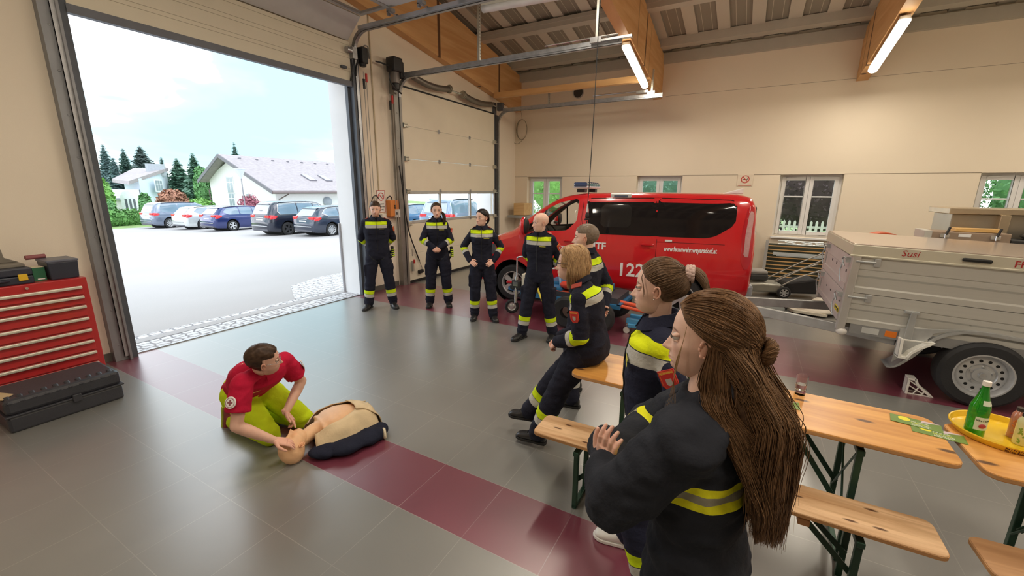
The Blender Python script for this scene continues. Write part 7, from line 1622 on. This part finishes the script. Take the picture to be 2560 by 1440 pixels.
# 2 woman with long dark ponytail
p2=standing('tall woman with a long dark ponytail over her shoulder, hands held together in front',(5.62,4.60),(-.78,-.62),1.80,True,(4.2,3.2,.7),capfn,[{'w':(-.035,.21,1.03),'hint':(-1,-.4,-.2),'f':(.7,.6,-.25),'p':(.2,-.3,-.9),'curl':.75},{'w':(.055,.21,1.03),'hint':(1,-.4,-.2),'f':(-.7,.6,-.25),'p':(-.2,-.3,-.9),'curl':.75}],skinB,1.0,feet=(((-.16,0),(-.1,1)),((.16,0),(.15,1))),hmat=brn,thick=.009,gloves='woman with the long ponytail',seed=2.)
rnd=random.Random(4); cs=[]
for i in range(150):
    a=rnd.random()*2*PI; rr=.018*math.sqrt(rnd.random()); o=V(math.cos(a)*rr,math.sin(a)*rr,0)
    pts=[p2.H((0+o.x*.6,-.09,.08+o.y)),p2.H((.0,-.125,.07)),p2.H((-.05,-.10,.0))+o,p2.W((-.115,.02,1.60))+o*1.2,p2.W((-.125,.07,1.52))+o*1.4,p2.W((-.125,.09,1.43))+o*.9]
    cs.append(bez([V(q)+V(rnd.gauss(0,.003),rnd.gauss(0,.003),0) for q in pts],3))
strands(p2,brn,cs,.0035)
# 3 woman with black hair, hands in her pockets
p3=standing('woman with black tied-back hair standing in front of the van headlight, hands in her pockets',(5.36,3.52),(-.86,-.50),1.73,True,(3.2,3.9,1.3),capfn,[{'w':(-.185,.10,.965),'hint':(-1,-.7,0),'f':(.6,.55,-.35),'p':(.1,-.8,-.3),'curl':.2},{'w':(.185,.10,.965),'hint':(1,-.7,0),'f':(-.6,.55,-.35),'p':(-.1,-.8,-.3),'curl':.2}],skinA,1.02,feet=(((-.17,.06),(-.35,1)),((.13,-.02),(.1,1))),hmat=blk_h,thick=.010,seed=3.)
cs=[]
for i in range(90):
    a=rnd.random()*2*PI; rr=.022*math.sqrt(rnd.random()); o=V(math.cos(a)*rr,math.sin(a)*rr*.6,0)
    cs.append(bez([p3.H((o.x,-.095,.045+o.y)),p3.H((o.x,-.125,.02)),p3.H((o.x*1.1,-.13,-.04+o.y)),p3.H((o.x*.5,-.115,-.09))],3))
strands(p3,blk_h,cs,.0035)
MB().lathe([(.032,-.006),(.036,0),(.032,.006)],p3.wr[1],p3.wr[1]-p3.el[1],20,True).build('wrist_watch',M('pale watch',(.7,.68,.64),.4),p3.t,world=True)
# 4 bald man
p4=standing('bald man standing with hands behind his back in front of the van door',(5.0,2.37),(-.92,-.10),1.73,False,(3.4,3.6,1.15),None,[bh(-1),bh(1)],skinA,1.04,feet=(((-.19,-.06),(-.1,1)),((.20,.10),(.35,1))),seed=4.)
# 5 man with short hair seen from behind the seated woman
p5=standing('man with very short hair standing behind the blonde seated woman, hands behind his back',(3.62,1.25),(.10,1),1.725,False,(3.2,3.2,1.25),short_hair(.052,.035,-.06),[bh(-1),bh(1)],skinA,1.12,feet=(((-.17,.0),(-.2,1)),((.16,.14),(.1,1))),hmat=grh,thick=.0035,seed=5.)
bld=hair_mat('dark blonde hair',(.20,.11,.05),(.72,.47,.25),.38); chest=hair_mat('chestnut hair',(.050,.026,.014),(.27,.145,.070),.45); chest2=hair_mat('brown hair',(.060,.034,.020),(.22,.13,.075),.45)
def glasses(P,mat,dz=0.):
    g=MB()
    for sg in (-1,1):
        pts=[P.H((sg*.032+.024*math.cos(a)*1.05,.092,-.002+dz+.0165*math.sin(a)*(1 if math.sin(a)<0 else .85))) for a in [2*PI*k/20 for k in range(21)]]; g.tube(pts,.0016,6); g.tube([P.H((sg*.056,.091,.004+dz)),P.H((sg*.075,.06,.004)),P.H((sg*.080,.0,.006)),P.H((sg*.079,-.012,-.004))],.0016,6)
    g.tube([P.H((-.008,.094,.002+dz)),P.H((0,.096,.004+dz)),P.H((.008,.094,.002+dz))],.0016,6); return g.build('spectacles',mat,P.t,world=True,smooth=True)
# ---- 6 blonde woman perched on the end of the table
P=Person('blonde woman with glasses sitting on the end of the long table',(2.80,.93),(-.10,1),1.70,True); D=P.D
J=dict(pel=(2.83,.90,.90),ch=(2.80,.94,1.20),nb=(2.79,1.00,1.36),hc=(2.79,1.075,1.495),f=D((0,1,-.25)),sh=[(2.655,.955,1.285),(2.93,1.0,1.285)],el=[],wr=[],hp=[(2.76,.95,.86),(2.90,.95,.86)],kn=[],an=[(2.715,1.285,.085),(2.86,1.50,.085)],fd=[(-.05,1,0),(-.15,1,0)])
for i,(tg,h) in enumerate((((2.72,1.13,.91),(-.4,-1,0)),((2.86,1.15,.91),(.4,-1,0)))): e,w_=ik(J['sh'][i],tg,.275,.245,h); J['el'].append(e); J['wr'].append(w_)
for i in (0,1): kk,aa=ik(J['hp'][i],J['an'][i],.41,.40,(0,1,.3)); J['kn'].append(kk); J['an'][i]=aa
dress(P,J,skinA,1.04,look=V(-.34,1,-.10),hands=({'f':(.4,.6,-.5),'p':(.5,0,-.6),'curl':.5},{'f':(-.4,.6,-.5),'p':(-.5,0,-.6),'curl':.5}),seed=6.,badge_side=-1,red=True,armr=1.12,legr=1.05,hscale=1.08,voxel=.010,fold=.012,pockets=False,brow=(.45,.30,.2))
rnd=random.Random(11); cs=[]
for i in range(3000):
    a=rnd.uniform(-1.0,1.0)*PI; 
    # root near the parting on top
    rt=V(rnd.gauss(.012,.012),rnd.uniform(-.6,.75),1.); sd=V(math.sin(a),math.cos(a),0)
    if sd.y>.30: continue
    out=scalp(P,slerp(rt,sd+V(0,0,-.15),.55),.010+.010*rnd.random()); lo=scalp(P,sd+V(0,0,-.25),.016+.012*rnd.random()); 
    ln=rnd.uniform(-.165,-.125); q=.012+.02*rnd.random(); inn=V(sd.x*.075,sd.y*.085-.012,ln)+V(rnd.gauss(0,.006),rnd.gauss(0,.006),0); mid=V(sd.x*(.085+q),sd.y*(.098+q*.6)-.012,-.06)
    if sd.y>.35: mid.x*=.97; inn.x*=1.0
    cs.append(bez([P.H(scalp(P,rt,.006)),P.H(scalp(P,slerp(rt,sd,.28),.012)),P.H(out),P.H(lo),P.H(mid),P.H(inn)],3))
strands(P,bld,cs,.0016); cap_hair(P,bld,short_hair(.058,-.03,-.09),.014)
glasses(P,M('dark spectacle frame',(.03,.02,.025),.3)); bl=P
# ---- 7 woman with the scrunchie
P=Person('brown-haired woman with a ponytail in a pale scrunchie standing beyond the nearest woman',(1.88,.30),(-.30,1),1.72,True); D=P.D
X=P.W; k=P.k
J=dict(pel=X((0,-.02,.93)),ch=X((0,.0,1.27)),nb=X((0,-.005,1.44)),hc=(1.86,.315,1.592),f=D((0,1,.06)),sh=[X((-.140,-.01,1.365)),X((.140,-.01,1.365))],el=[],wr=[],hp=[X((-.09,-.02,.88)),X((.09,-.02,.88))],kn=[],an=[(1.80,.22,.085),(2.10,.40,.085)],fd=[(-.1,1,0),(-.10,1,0)],shoemat=M('white sneaker',(.80,.79,.76),.45,bump=.1),solemat=M('white sneaker sole',(.82,.81,.78),.5),shoename='sneaker')
for i,(tg,h) in enumerate((((1.73,.27,.92),(-.5,-1,0)),((2.05,.33,.92),(.5,-1,0)))): e,w_=ik(J['sh'][i],tg,.28,.25,h); J['el'].append(e); J['wr'].append(w_)
for i in (0,1): kk,aa=ik(J['hp'][i],J['an'][i],.41,.40,(0,1,0)); J['kn'].append(kk); J['an'][i]=aa
dress(P,J,skinA,1.0,look=V(-.06,1,-.13),hands=({'f':(.5,.6,-.4),'p':(.5,0,-.6),'curl':.5},{'f':(-.5,.6,-.4),'p':(-.5,0,-.6),'curl':.5}),seed=7.,red=True,voxel=.009,fold=.010,legr=.95,hscale=1.04,belly=.05,brow=(.22,.13,.09),pockets=False,marks=False,mat=cloth_mat('dark blue fire service cloth',(.018,.020,.042),torso=((.060,.120,(.74,.82,.01)),(-.005,.056,SILV)),arm=((.185,.235,LIME),(.140,.181,SILV)),leg=((.175,.235,LIME),(.115,.171,SILV)),xlim=.2))
rnd=random.Random(12); cs=[]; tie=V(0,-.112,.070)
for i in range(3600):
    a=rnd.uniform(-1,1)*PI; el_=rnd.uniform(-.75,.9); d=V(math.sin(a)*math.cos(el_),math.cos(a)*math.cos(el_),math.sin(el_))
    # hairline: only where hair grows
    if d.z<hairline(d.y)-.04: continue
    tb=V(0,-1,.48); pts=[scalp(P,slerp(d,tb,t),.005+.010*math.sin(PI*t)*(.6+.6*rnd.random())) for t in (0,.25,.5,.75)]+[tie+V(rnd.gauss(0,.007),.004,rnd.gauss(0,.007))]
    cs.append(bez([P.H(q) for q in pts],3))
for i in range(1200):
    rr=.020*math.sqrt(rnd.random()); a=rnd.random()*2*PI; o=V(math.cos(a)*rr,0,math.sin(a)*rr); e=V(rnd.gauss(0,.02),rnd.gauss(0,.018),rnd.uniform(-.10,0))
    cs.append(bez([P.H(tie+o*.7),P.H(tie+V(0,-.035,.004)+o*1.2),P.H(tie+V(0,-.075,-.045)+o*1.7),P.H(tie+V(0,-.080,-.115)+o*1.6+e*.4),P.H(tie+V(.0,-.065,-.15)+o*.9+e)],3))
for i in range(40):
    sg=-1 if i%2 else 1; x=rnd.uniform(.066,.074); cs.append(bez([P.H((sg*.058,.052,.070)),P.H((sg*x,.056,.050)),P.H((sg*(x+.008),.046,.020)),P.H((sg*(x+.007),.040,rnd.uniform(-.03,.0)))],3))
strands(P,chest2,cs,.0013); cap_hair(P,chest2,capfn,.009)
mb=MB(); rnd=random.Random(3)
for k_ in range(3):
    for j in range(16):
        a=2*PI*j/16+k_*.3; mb.ell(P.H(tie+V(math.cos(a)*.026,-.010+.010*(k_-1),math.sin(a)*.026)),(.010,.010,.010+.003*(j%2)),8,6)
mb.build('scrunchie',M('pale pink scrunchie',(.62,.45,.40),.85),P.t,world=True,smooth=True)
MB().ell(P.H((-.083,.0,-.034)),.0028,8,6).build('earring',chrome,P.t,world=True)
c=P.surf(P.ch-P.r*.075-P.u*.022,P.f,.004); text('STEINER L',.020,P.t,c-P.r*-.05,-P.r,P.u,yel,'name_lettering','LEFT',.0005,bold=.0006,world=True)
# ---- 8 the nearest woman
P=Person('nearest woman with long half-up chestnut hair and crossed arms, back turned to the camera',(1.20,.05),(.16,1),1.72,True); D=P.D; X=P.W
jm=cloth_mat('dark fire service jacket cloth',(.020,.022,.030),torso=((-.068,-.046,LIME2),(-.046,-.022,GREY2),(-.022,.0,LIME2)),arm=(),leg=(),xlim=.175,bump=.25)
J=dict(pel=X((0,-.03,.92)),ch=X((0,-.005,1.27)),nb=X((0,.0,1.462)),hc=(1.215,.068,1.608),f=D((0,1,0)),sh=[X((-.160,-.005,1.385)),X((.160,-.005,1.385))],el=[],wr=[],hp=[X((-.09,-.02,.88)),X((.09,-.02,.88))],kn=[],an=[X((-.12,0,.085)),X((.12,.0,.085))],fd=[(0,1,0),(0.1,1,0)])
J['el']=[V(1.005,.235,1.165),V(1.425,.235,1.17)]; J['wr']=[V(1.235,.315,1.190),V(1.130,.295,1.175)]
for i in (0,1): kk,aa=ik(J['hp'][i],J['an'][i],.41,.40,(0,1,0)); J['kn'].append(kk); J['an'][i]=aa
dress(P,J,skinA,1.06,mat=jm,look=V(.02,1,-.16),hands=(None,{'f':(-.30,-.05,1),'p':(.85,-.4,.2),'s':1,'curl':.32,'thumb':.3,'k':1.0}),seed=8.,badge_side=1,red=True,marks=False,voxel=.008,fold=.020,armr=1.42,hscale=1.03,depth=1.10,hip=1.08,pockets=False,name_tag=False,zipon=False,collar_h=.03,necklift=-.012,cname='jacket',lbl='dark fire service jacket with a lime and grey strip across the back',brow=(.22,.13,.09))
rnd=random.Random(21); cs=[]; knot=V(0,-.130,-.010)
for i in range(8000):
    a=rnd.uniform(-1,1)*PI; el_=rnd.uniform(-.75,1.5); d=V(math.sin(a)*math.cos(el_),math.cos(a)*math.cos(el_),math.sin(el_))
    if d.z<hairline(d.y)-.05: continue
    kb=V(0,-1,-.26); n_=7; pts=[]
    for q in range(n_):
        t=q/(n_-1)*.93; dd=slerp(d,kb,t); sag=-.25*math.sin(PI*t)*abs(d.x)*(1 if d.z<.75 else .4); dd=(dd+V(0,0,sag)).normalized(); pts.append(scalp(P,dd,.007+.016*math.sin(PI*min(1,t*1.05))*(.55+.5*rnd.random())))
    pts.append(knot+V(rnd.gauss(0,.008),.006,rnd.gauss(0,.009))); cs.append(bez([P.H(q) for q in pts],3))
strands(P,chest,cs,.0010,name='hair_crown')
# twisted knot
mb=[];cs=[]
for i in range(700):
    ph=rnd.random()*2*PI; rr=.010+.006*rnd.random(); pts=[]
    for q in range(16):
        t=q/15*2*PI*1.15+ph*.05; R_=.024; c=knot+V(math.cos(t)*R_,-.018+.006*math.sin(2*t),math.sin(t)*R_*.9); w=ph+t*2.2; pts.append(P.H(c+V(math.cos(t)*math.cos(w)*rr,math.sin(w)*rr,math.sin(t)*math.cos(w)*rr)))
    cs.append(pts)
strands(P,chest,cs,.0013,name='hair_knot')
# long waves down the back
cs=[]
def wave(rt,x0,x1,yb_,zend,amp,ph,off):
    r0=P.H(rt); X_=P.W; pts=[r0]
    z0=r0.z-.03; n_=9
    for q in range(1,n_+1):
        t=q/n_; z=z0+(zend-z0)*t; x=lerp(x0*.85,x1,min(1,t*1.5)); y=lerp(-.085,yb_,min(1,t*2.2)); wv=amp*math.sin(t*9.5+ph)*t; pts.append(X_((x+wv+off.x,y-.3*amp*math.cos(t*11+ph)*t+off.y,z+off.z*.0)))
    return bez(pts,3)
for i in range(7500):
    u_=rnd.uniform(-1,1); clump=round(u_*11)/11; uu=clump*.75+u_*.25
    front=rnd.random()<.10
    rt=scalp(P,V(uu*.95,-.85+.55*uu*uu,rnd.uniform(-.75,.05)),.006+.008*rnd.random()) if rnd.random()<.7 else knot+V(rnd.gauss(0,.015),0,rnd.gauss(0,.01)-.012)
    cs.append(wave(rt,uu*.085,uu*.105-.005,-.205+.045*abs(uu)-.02*rnd.random(),rnd.uniform(1.07,1.24)+.09*abs(uu),.014+.005*math.sin(clump*7),clump*13,V(rnd.gauss(0,.006),rnd.gauss(0,.008),0)))
for i in range(1600):   # hair over the left shoulder and neck
    u_=rnd.random(); v_=rnd.random(); rt=scalp(P,V(-.92,-.05-.5*u_,-.12-.40*rnd.random()),.008); g_=lambda s_: V(rnd.gauss(0,s_),rnd.gauss(0,s_),0); cs.append(bez([P.H(rt),P.W((-.082+.012*u_,-.005-.06*u_,1.515))+g_(.004),P.W((-.092,-.025-.06*u_,1.465))+g_(.006),P.W((-.118+.02*u_,-.075-.06*u_,1.41))+g_(.006),P.W((-.128+.03*u_,-.135-.04*u_,1.33))+g_(.007),P.W((-.118+.03*u_,-.165-.03*u_,1.24))+g_(.008),P.W((-.10+.03*u_,-.175-.02*u_,rnd.uniform(1.13,1.22)))],3))
wis=[]
for i in range(7): wis.append(bez([P.H((-.071,.040,.045)),P.H((-.080,.045,.0)),P.H((-.082,.050+.001*i,-.05)),P.H((-.078+.001*i,.058,-.11)),P.H((-.072,.066-.003*i,-.165)),P.H((-.080,.075-.004*i,-.20))],4))
strands(P,bld,wis,.0007,name='hair_wisp')
strands(P,chest,cs,.0011,name='hair_length')
mb=MB(); rr=V(P.r)
def sec(z,y,hw,hd): return (P.W((0,y,z)),P.r,P.f,hw,hd)
loft(mb,[sec(1.535,-.085,.06,.03),sec(1.48,-.105,.088,.045),sec(1.40,-.140,.094,.040),sec(1.30,-.172,.096,.034),sec(1.20,-.184,.088,.028),sec(1.14,-.184,.06,.016)],20); mb.build('hair_core',chest,P.t,world=True,smooth=True)
cap_hair(P,chest,capfn,.012)
near=P
# ---- 9 kneeling instructor
P=Person('kneeling instructor in red shirt and lime trousers holding the mannequin head',(1.68,3.30),(.05,-1),1.78,False); 
J=dict(pel=(1.70,3.40,.43),ch=(1.625,3.10,.63),nb=(1.585,2.955,.735),hc=(1.555,2.850,.830),f=(-.15,-.75,-.62),sh=[(1.795,3.025,.695),(1.425,2.925,.685)],el=[],wr=[],hp=[(1.79,3.38,.39),(1.60,3.40,.39)],kn=[(1.955,3.12,.085),(1.665,3.125,.085)],an=[(1.86,3.62,.075),(1.66,3.62,.075)],fd=[(0,.3,-1),(0,.3,-1)],shoeup=((0,1,.25),(0,1,.25)),shoemat=M('red work shoe',(.25,.03,.03),.5,bump=.2),solemat=M('lime edged sole',(.45,.52,.05),.6),shoename='work_shoe')
for i,(tg,h) in enumerate((((1.745,3.00,.285),(.9,.3,0)),((1.515,2.80,.235),(-1,.3,0)))): e,w_=ik(J['sh'][i],tg,.29,.27,h); J['el'].append(e); J['wr'].append(w_)
k=P.k; pel,ch,nb=V(J['pel']),V(J['ch']),V(J['nb']); r,f,u=basis_from(nb-ch,J['f'])
P.head(J['hc'],V(.86,-.42,-.22),(-.08,-.25,1),1.04,(.12,.07,.05),(.35,(.35,.22,.16))); P.neck(nb,ch,.056); bm_=P.bodymb
for i in (0,1):   # bare arms belong to the body
    sh_,e,w_=V(J['sh'][i]),J['el'][i],J['wr'][i]; bm_.tube([sh_,sh_.lerp(e,.6),e],[.052,.045,.040],16); bm_.tube([e,e.lerp(w_,.3),e.lerp(w_,.75),w_],[.041,.043,.033,.028],16); bm_.ell(e,(.041,)*3); bm_.ell(w_,(.029,.029,.029))
hm=MB(); hand(hm,J['wr'][1],V(.75,-.62,-.42),V(.0,.2,-1),-1,.22,thumb=.2); hand(hm,J['wr'][0],V(.10,-.78,-.60),V(-.6,.1,-.6),-1,.6,thumb=.1,curls=(.15,.75,.9,1.0)); P.handmb=hm
P.make(skinB); o=P.t
shirt=cloth_mat('red polo shirt cloth',(.50,.010,.045),xlim=0,bump=.2); pants=cloth_mat('lime work trousers',(.56,.72,.015),xlim=0,bump=.25)
mb=MB(); jacket_torso(mb,P,pel,ch,nb,r,f,u,1.05,False,1.0,.0); bones=[('t',[pel,ch,nb],[.12,.13])]
for i,sg in enumerate((1,-1)):
    s0,e=V(J['sh'][i]),J['el'][i]; q=s0.lerp(e,.66); limb(mb,[s0,s0.lerp(q,.5)],[.070,.072]); mb.tube([s0.lerp(q,.4),q],[.072,.080],18); mb.tube([nb-u*.03,s0],[.05,.055],14)
P.cloth('polo_shirt',mb,shirt,bones,(ch,r,f,u),voxel=.009,fold=.009,seed=9.,label='red short-sleeved shirt'); collar(P,nb+u*.0,r,f,u,shirt,1.,h=.035)
for i in (0,1):
    sg=1 if i==0 else -1; n=(V(J['sh'][i])-nb); n=(n.normalized()+V(-.25,-.3,.15)).normalized() if i else (V(.8,-.35,.25)).normalized(); n=V(-.80,-.35,.35).normalized() if i else n
    c=P.surf(V(J['sh'][i]).lerp(J['el'][i],.42),n,.007); ed=(V(J['sh'][i])-J['el'][i]).normalized(); y_=(ed-n*ed.dot(n)).normalized(); x_=y_.cross(n)
    b=MB().lathe([(0,.002),(.038,.002),(.040,-.004)],c,n,28).build('round_emblem',M('white sign face',(.85,.84,.82),.4),o,world=True)
    MB().lathe([(.029,.0025),(.032,.0025),(.032,.0032),(.029,.0032)],c,n,28,True).build('emblem_ring',M('emblem grey',(.30,.10,.12),.5),b,world=True)
    m2=MB(); m2.prism([(-.006,-.019),(.006,-.019),(.006,-.006),(.019,-.006),(.019,.006),(.006,.006),(.006,.019),(-.006,.019),(-.006,.006),(-.019,.006),(-.019,-.006),(-.006,-.006)],c+n*.0022,x_,y_,n,.001); m2.build('cross_emblem',M('emblem grey',(.30,.10,.12),.5),b,world=True)
for i,ch_ in enumerate('RETTUNG'):
    a=(i-3)*.16; p0=ch.lerp(nb,.55)-f*.0+r*(-a*.16*1.0); n=(-f+u*.5-r*a*.6).normalized(); c=P.surf(p0,n,.009); y_=(u+f*.4); y_=(y_-n*y_.dot(n)).normalized(); text(ch_,.028,o,c,y_.cross(n),y_,M('orange lettering',(.72,.40,.10),.5),'back_lettering','CENTER',.0004,bold=.0008,world=True)
c=P.surf(ch-r*-.06+u*.02,f,.002); MB().box(c,(.075,.004,.010),rot=Matrix(((r.x,f.x,u.x),(r.y,f.y,u.y),(r.z,f.z,u.z)))).build('chest_print',M('orange lettering',(.72,.40,.10),.5),o,world=True)
mb=MB(); bones=[]
mb.ell(pel+V(0,.03,-.02),(.175,.16,.14),20,12); mb.ell(pel.lerp(ch,.2),(.155,.12,.12),20,12)
for i in (0,1):
    hp,kn,an=V(J['hp'][i]),V(J['kn'][i]),V(J['an'][i]); limb(mb,[hp,hp.lerp(kn,.4),hp.lerp(kn,.8),kn+V(0,0,.02)],[.112,.105,.090,.080]); limb(mb,[kn,kn.lerp(an,.4),an-V(0,.02,0)],[.078,.075,.066]); bones.append(('leg',[an,kn,hp],[.07,.1]))
P.cloth('work_trousers',mb,pants,bones,(ch,r,f,u),voxel=.010,fold=.010,seed=10.,label='bright lime work trousers')
for i in (0,1): shoe(o,V(J['an'][i])+V(0,.03,.03),V(0,.15,-1),J['shoemat'],J['solemat'],'work_shoe',1.0,up=(0,-1,-.12))
cap_hair(P,brn,short_hair(.060,.038,-.055),.008); glasses(P,M('thin metal spectacle frame',(.35,.33,.33),.3,.8))
MB().box(P.surf(V(J['hp'][0]).lerp(J['kn'][0],.45),V(1,-.1,.2),.004),(.015,.05,.05)).build('trouser_clip',blackp,o,world=True,bevel=.005)
# ---- 10 resuscitation mannequin
P=Person('resuscitation mannequin torso lying on its back in an open beige shirt','d' and (2.0,2.78),(0,1),1.75,False,name='training_mannequin'); P.pos=V(2.0,2.78,0)
dv=V(.42,-.135,0).normalized(); sd_=V(0,0,1).cross(dv); sd_=sd_ if sd_.y>0 else -sd_   # dv from neck to waist, sd_ towards the instructor
hc=V(1.655,2.800,.105); P.head(hc,V(-.16,.42,.90),V(-.98,-.16,-.12),1.08,(.72,.58,.45),None,(.80,.50,.38)); P.hu=V(P.hu)
nbm=V(1.86,2.845,.11); P.nb=nbm; mb=MB(); a=P.hc-P.hu*.05; mb.tube([a+P.hu*.02,a,nbm,nbm+dv*.08],[.046,.054,.060,.07],20)
up_=V(0,0,1)
loft(mb,[(nbm+dv*.02,sd_,up_,.07,.055),(nbm+dv*.06-up_*.005,sd_,up_,.145,.075),(nbm+dv*.12,sd_,up_,.185,.095),(nbm+dv*.21+up_*.005,sd_,up_,.180,.105),(nbm+dv*.31,sd_,up_,.160,.095),(nbm+dv*.40-up_*.01,sd_,up_,.150,.085),(nbm+dv*.43-up_*.015,sd_,up_,.12,.06)],28,2.6)
for q in (-1,1): mb.ell(nbm+dv*.16+sd_*q*.075+up_*.062,(.075,.065,.035),18,10)
mb.tube([nbm+dv*.05+up_*.05-sd_*.12,nbm+dv*.06+up_*.06,nbm+dv*.05+up_*.05+sd_*.12],.016,10)
P.bodymb=mb; P.make(skinM); P.t['category']='mannequin'; o=P.t
sh=cloth_mat('beige shirt cloth',(.66,.52,.33),xlim=0,bump=.2); jk=cloth_mat('navy jacket cloth',(.015,.018,.035),xlim=0,bump=.3)
def drape(name,rows,mat,th=.006,wr=.010,seed=0,lab=None):
    """open cloth sheet through rows of points"""
    R_=[bez(r,6) for r in rows]; m=len(R_[0]); cols=[bez([r[j] for r in R_],6) for j in range(m)]; n=len(cols[0]); vs=[]
    for i in range(n):
        for j in range(m): p=cols[j][i]; w=noise.noise(V(p.x*9+seed,p.y*16,p.z*9))*wr+noise.noise(V(p.x*26+seed,p.y*30,0))*wr*.4; vs.append(p+V(0,0,max(w,-p.z*.4)))
    b=MB(); b.add(vs,[(i*m+j,i*m+j+1,(i+1)*m+j+1,(i+1)*m+j) for i in range(n-1) for j in range(m-1)]); ob=b.build(name,mat,o,world=True,smooth=True,label=lab); q=ob.modifiers.new('s','SOLIDIFY'); q.thickness=th; q.offset=1; return ob
def B(a,s_,z): return nbm+dv*a*.86+sd_*s_+V(0,0,z-.11)
# near side flap, far side flap, lower part
drape('shirt_front',[[B(-.03,-.11,.140),B(-.05,-.17,.10),B(-.06,-.235,.035),B(-.06,-.27,.012)],[B(.10,-.15,.195),B(.10,-.21,.16),B(.10,-.245,.08),B(.10,-.28,.012)],[B(.25,-.135,.21),B(.25,-.20,.18),B(.26,-.25,.09),B(.26,-.28,.015)],[B(.40,-.06,.215),B(.40,-.15,.20),B(.40,-.225,.09),B(.40,-.25,.015)],[B(.53,.0,.19),B(.53,-.12,.165),B(.53,-.19,.07),B(.53,-.21,.015)]],sh,seed=1,lab='near side of the open beige shirt')
drape('shirt_front',[[B(-.02,.08,.145),B(-.02,.15,.10),B(-.02,.21,.03)],[B(.10,.165,.175),B(.10,.21,.13),B(.10,.24,.03)],[B(.25,.15,.20),B(.25,.20,.14),B(.25,.235,.03)],[B(.40,.08,.215),B(.40,.165,.16),B(.40,.21,.03)],[B(.53,.04,.19),B(.53,.13,.13),B(.53,.18,.02)]],sh,seed=2,lab='far side of the open beige shirt')
drape('shirt_hem',[[B(.36,-.10,.225),B(.38,.0,.228),B(.36,.12,.21)],[B(.45,-.13,.21),B(.46,.0,.215),B(.45,.14,.18)],[B(.545,-.17,.13),B(.56,.0,.14),B(.54,.15,.10)],[B(.575,-.18,.02),B(.59,.0,.02),B(.565,.15,.02)]],sh,seed=3)
mb=MB(); 
for a,s_,z,r_ in ((.02,-.22,.045,(.13,.10,.045)),(.18,-.27,.05,(.15,.12,.05)),(.36,-.27,.05,(.14,.11,.05)),(.30,.0,.03,(.28,.24,.03)),(.47,-.22,.045,(.11,.10,.045))): mb.ell(B(a,s_,z),r_,18,10,rot=(0,0,math.atan2(dv.y,dv.x)))
mb.tube([B(.36,-.26,.055),B(.46,-.30,.05),B(.50,-.31,.045)],[.06,.052,.045],16)
P.cloth('jacket',mb,jk,[('t',[nbm,nbm+dv*.5],[.2])],(nbm,sd_,dv,up_),voxel=.011,fold=.014,seed=11.,label='dark navy jacket spread under the mannequin')
mb=MB(); c=B(.515,-.315,.045); mb.lathe([(.040,-.012),(.046,0),(.040,.012),(.034,0)],c,(dv-sd_*.3),22,True); mb.build('cuff',M('cream cuff',(.70,.62,.45),.8),o,world=True,smooth=True)
MB().ell(P.H((0,.030,-.02)),(.02,.02,.01)).build('mouth_slot',M('dark mouth slot',(.10,.04,.03),.7),o,world=True)
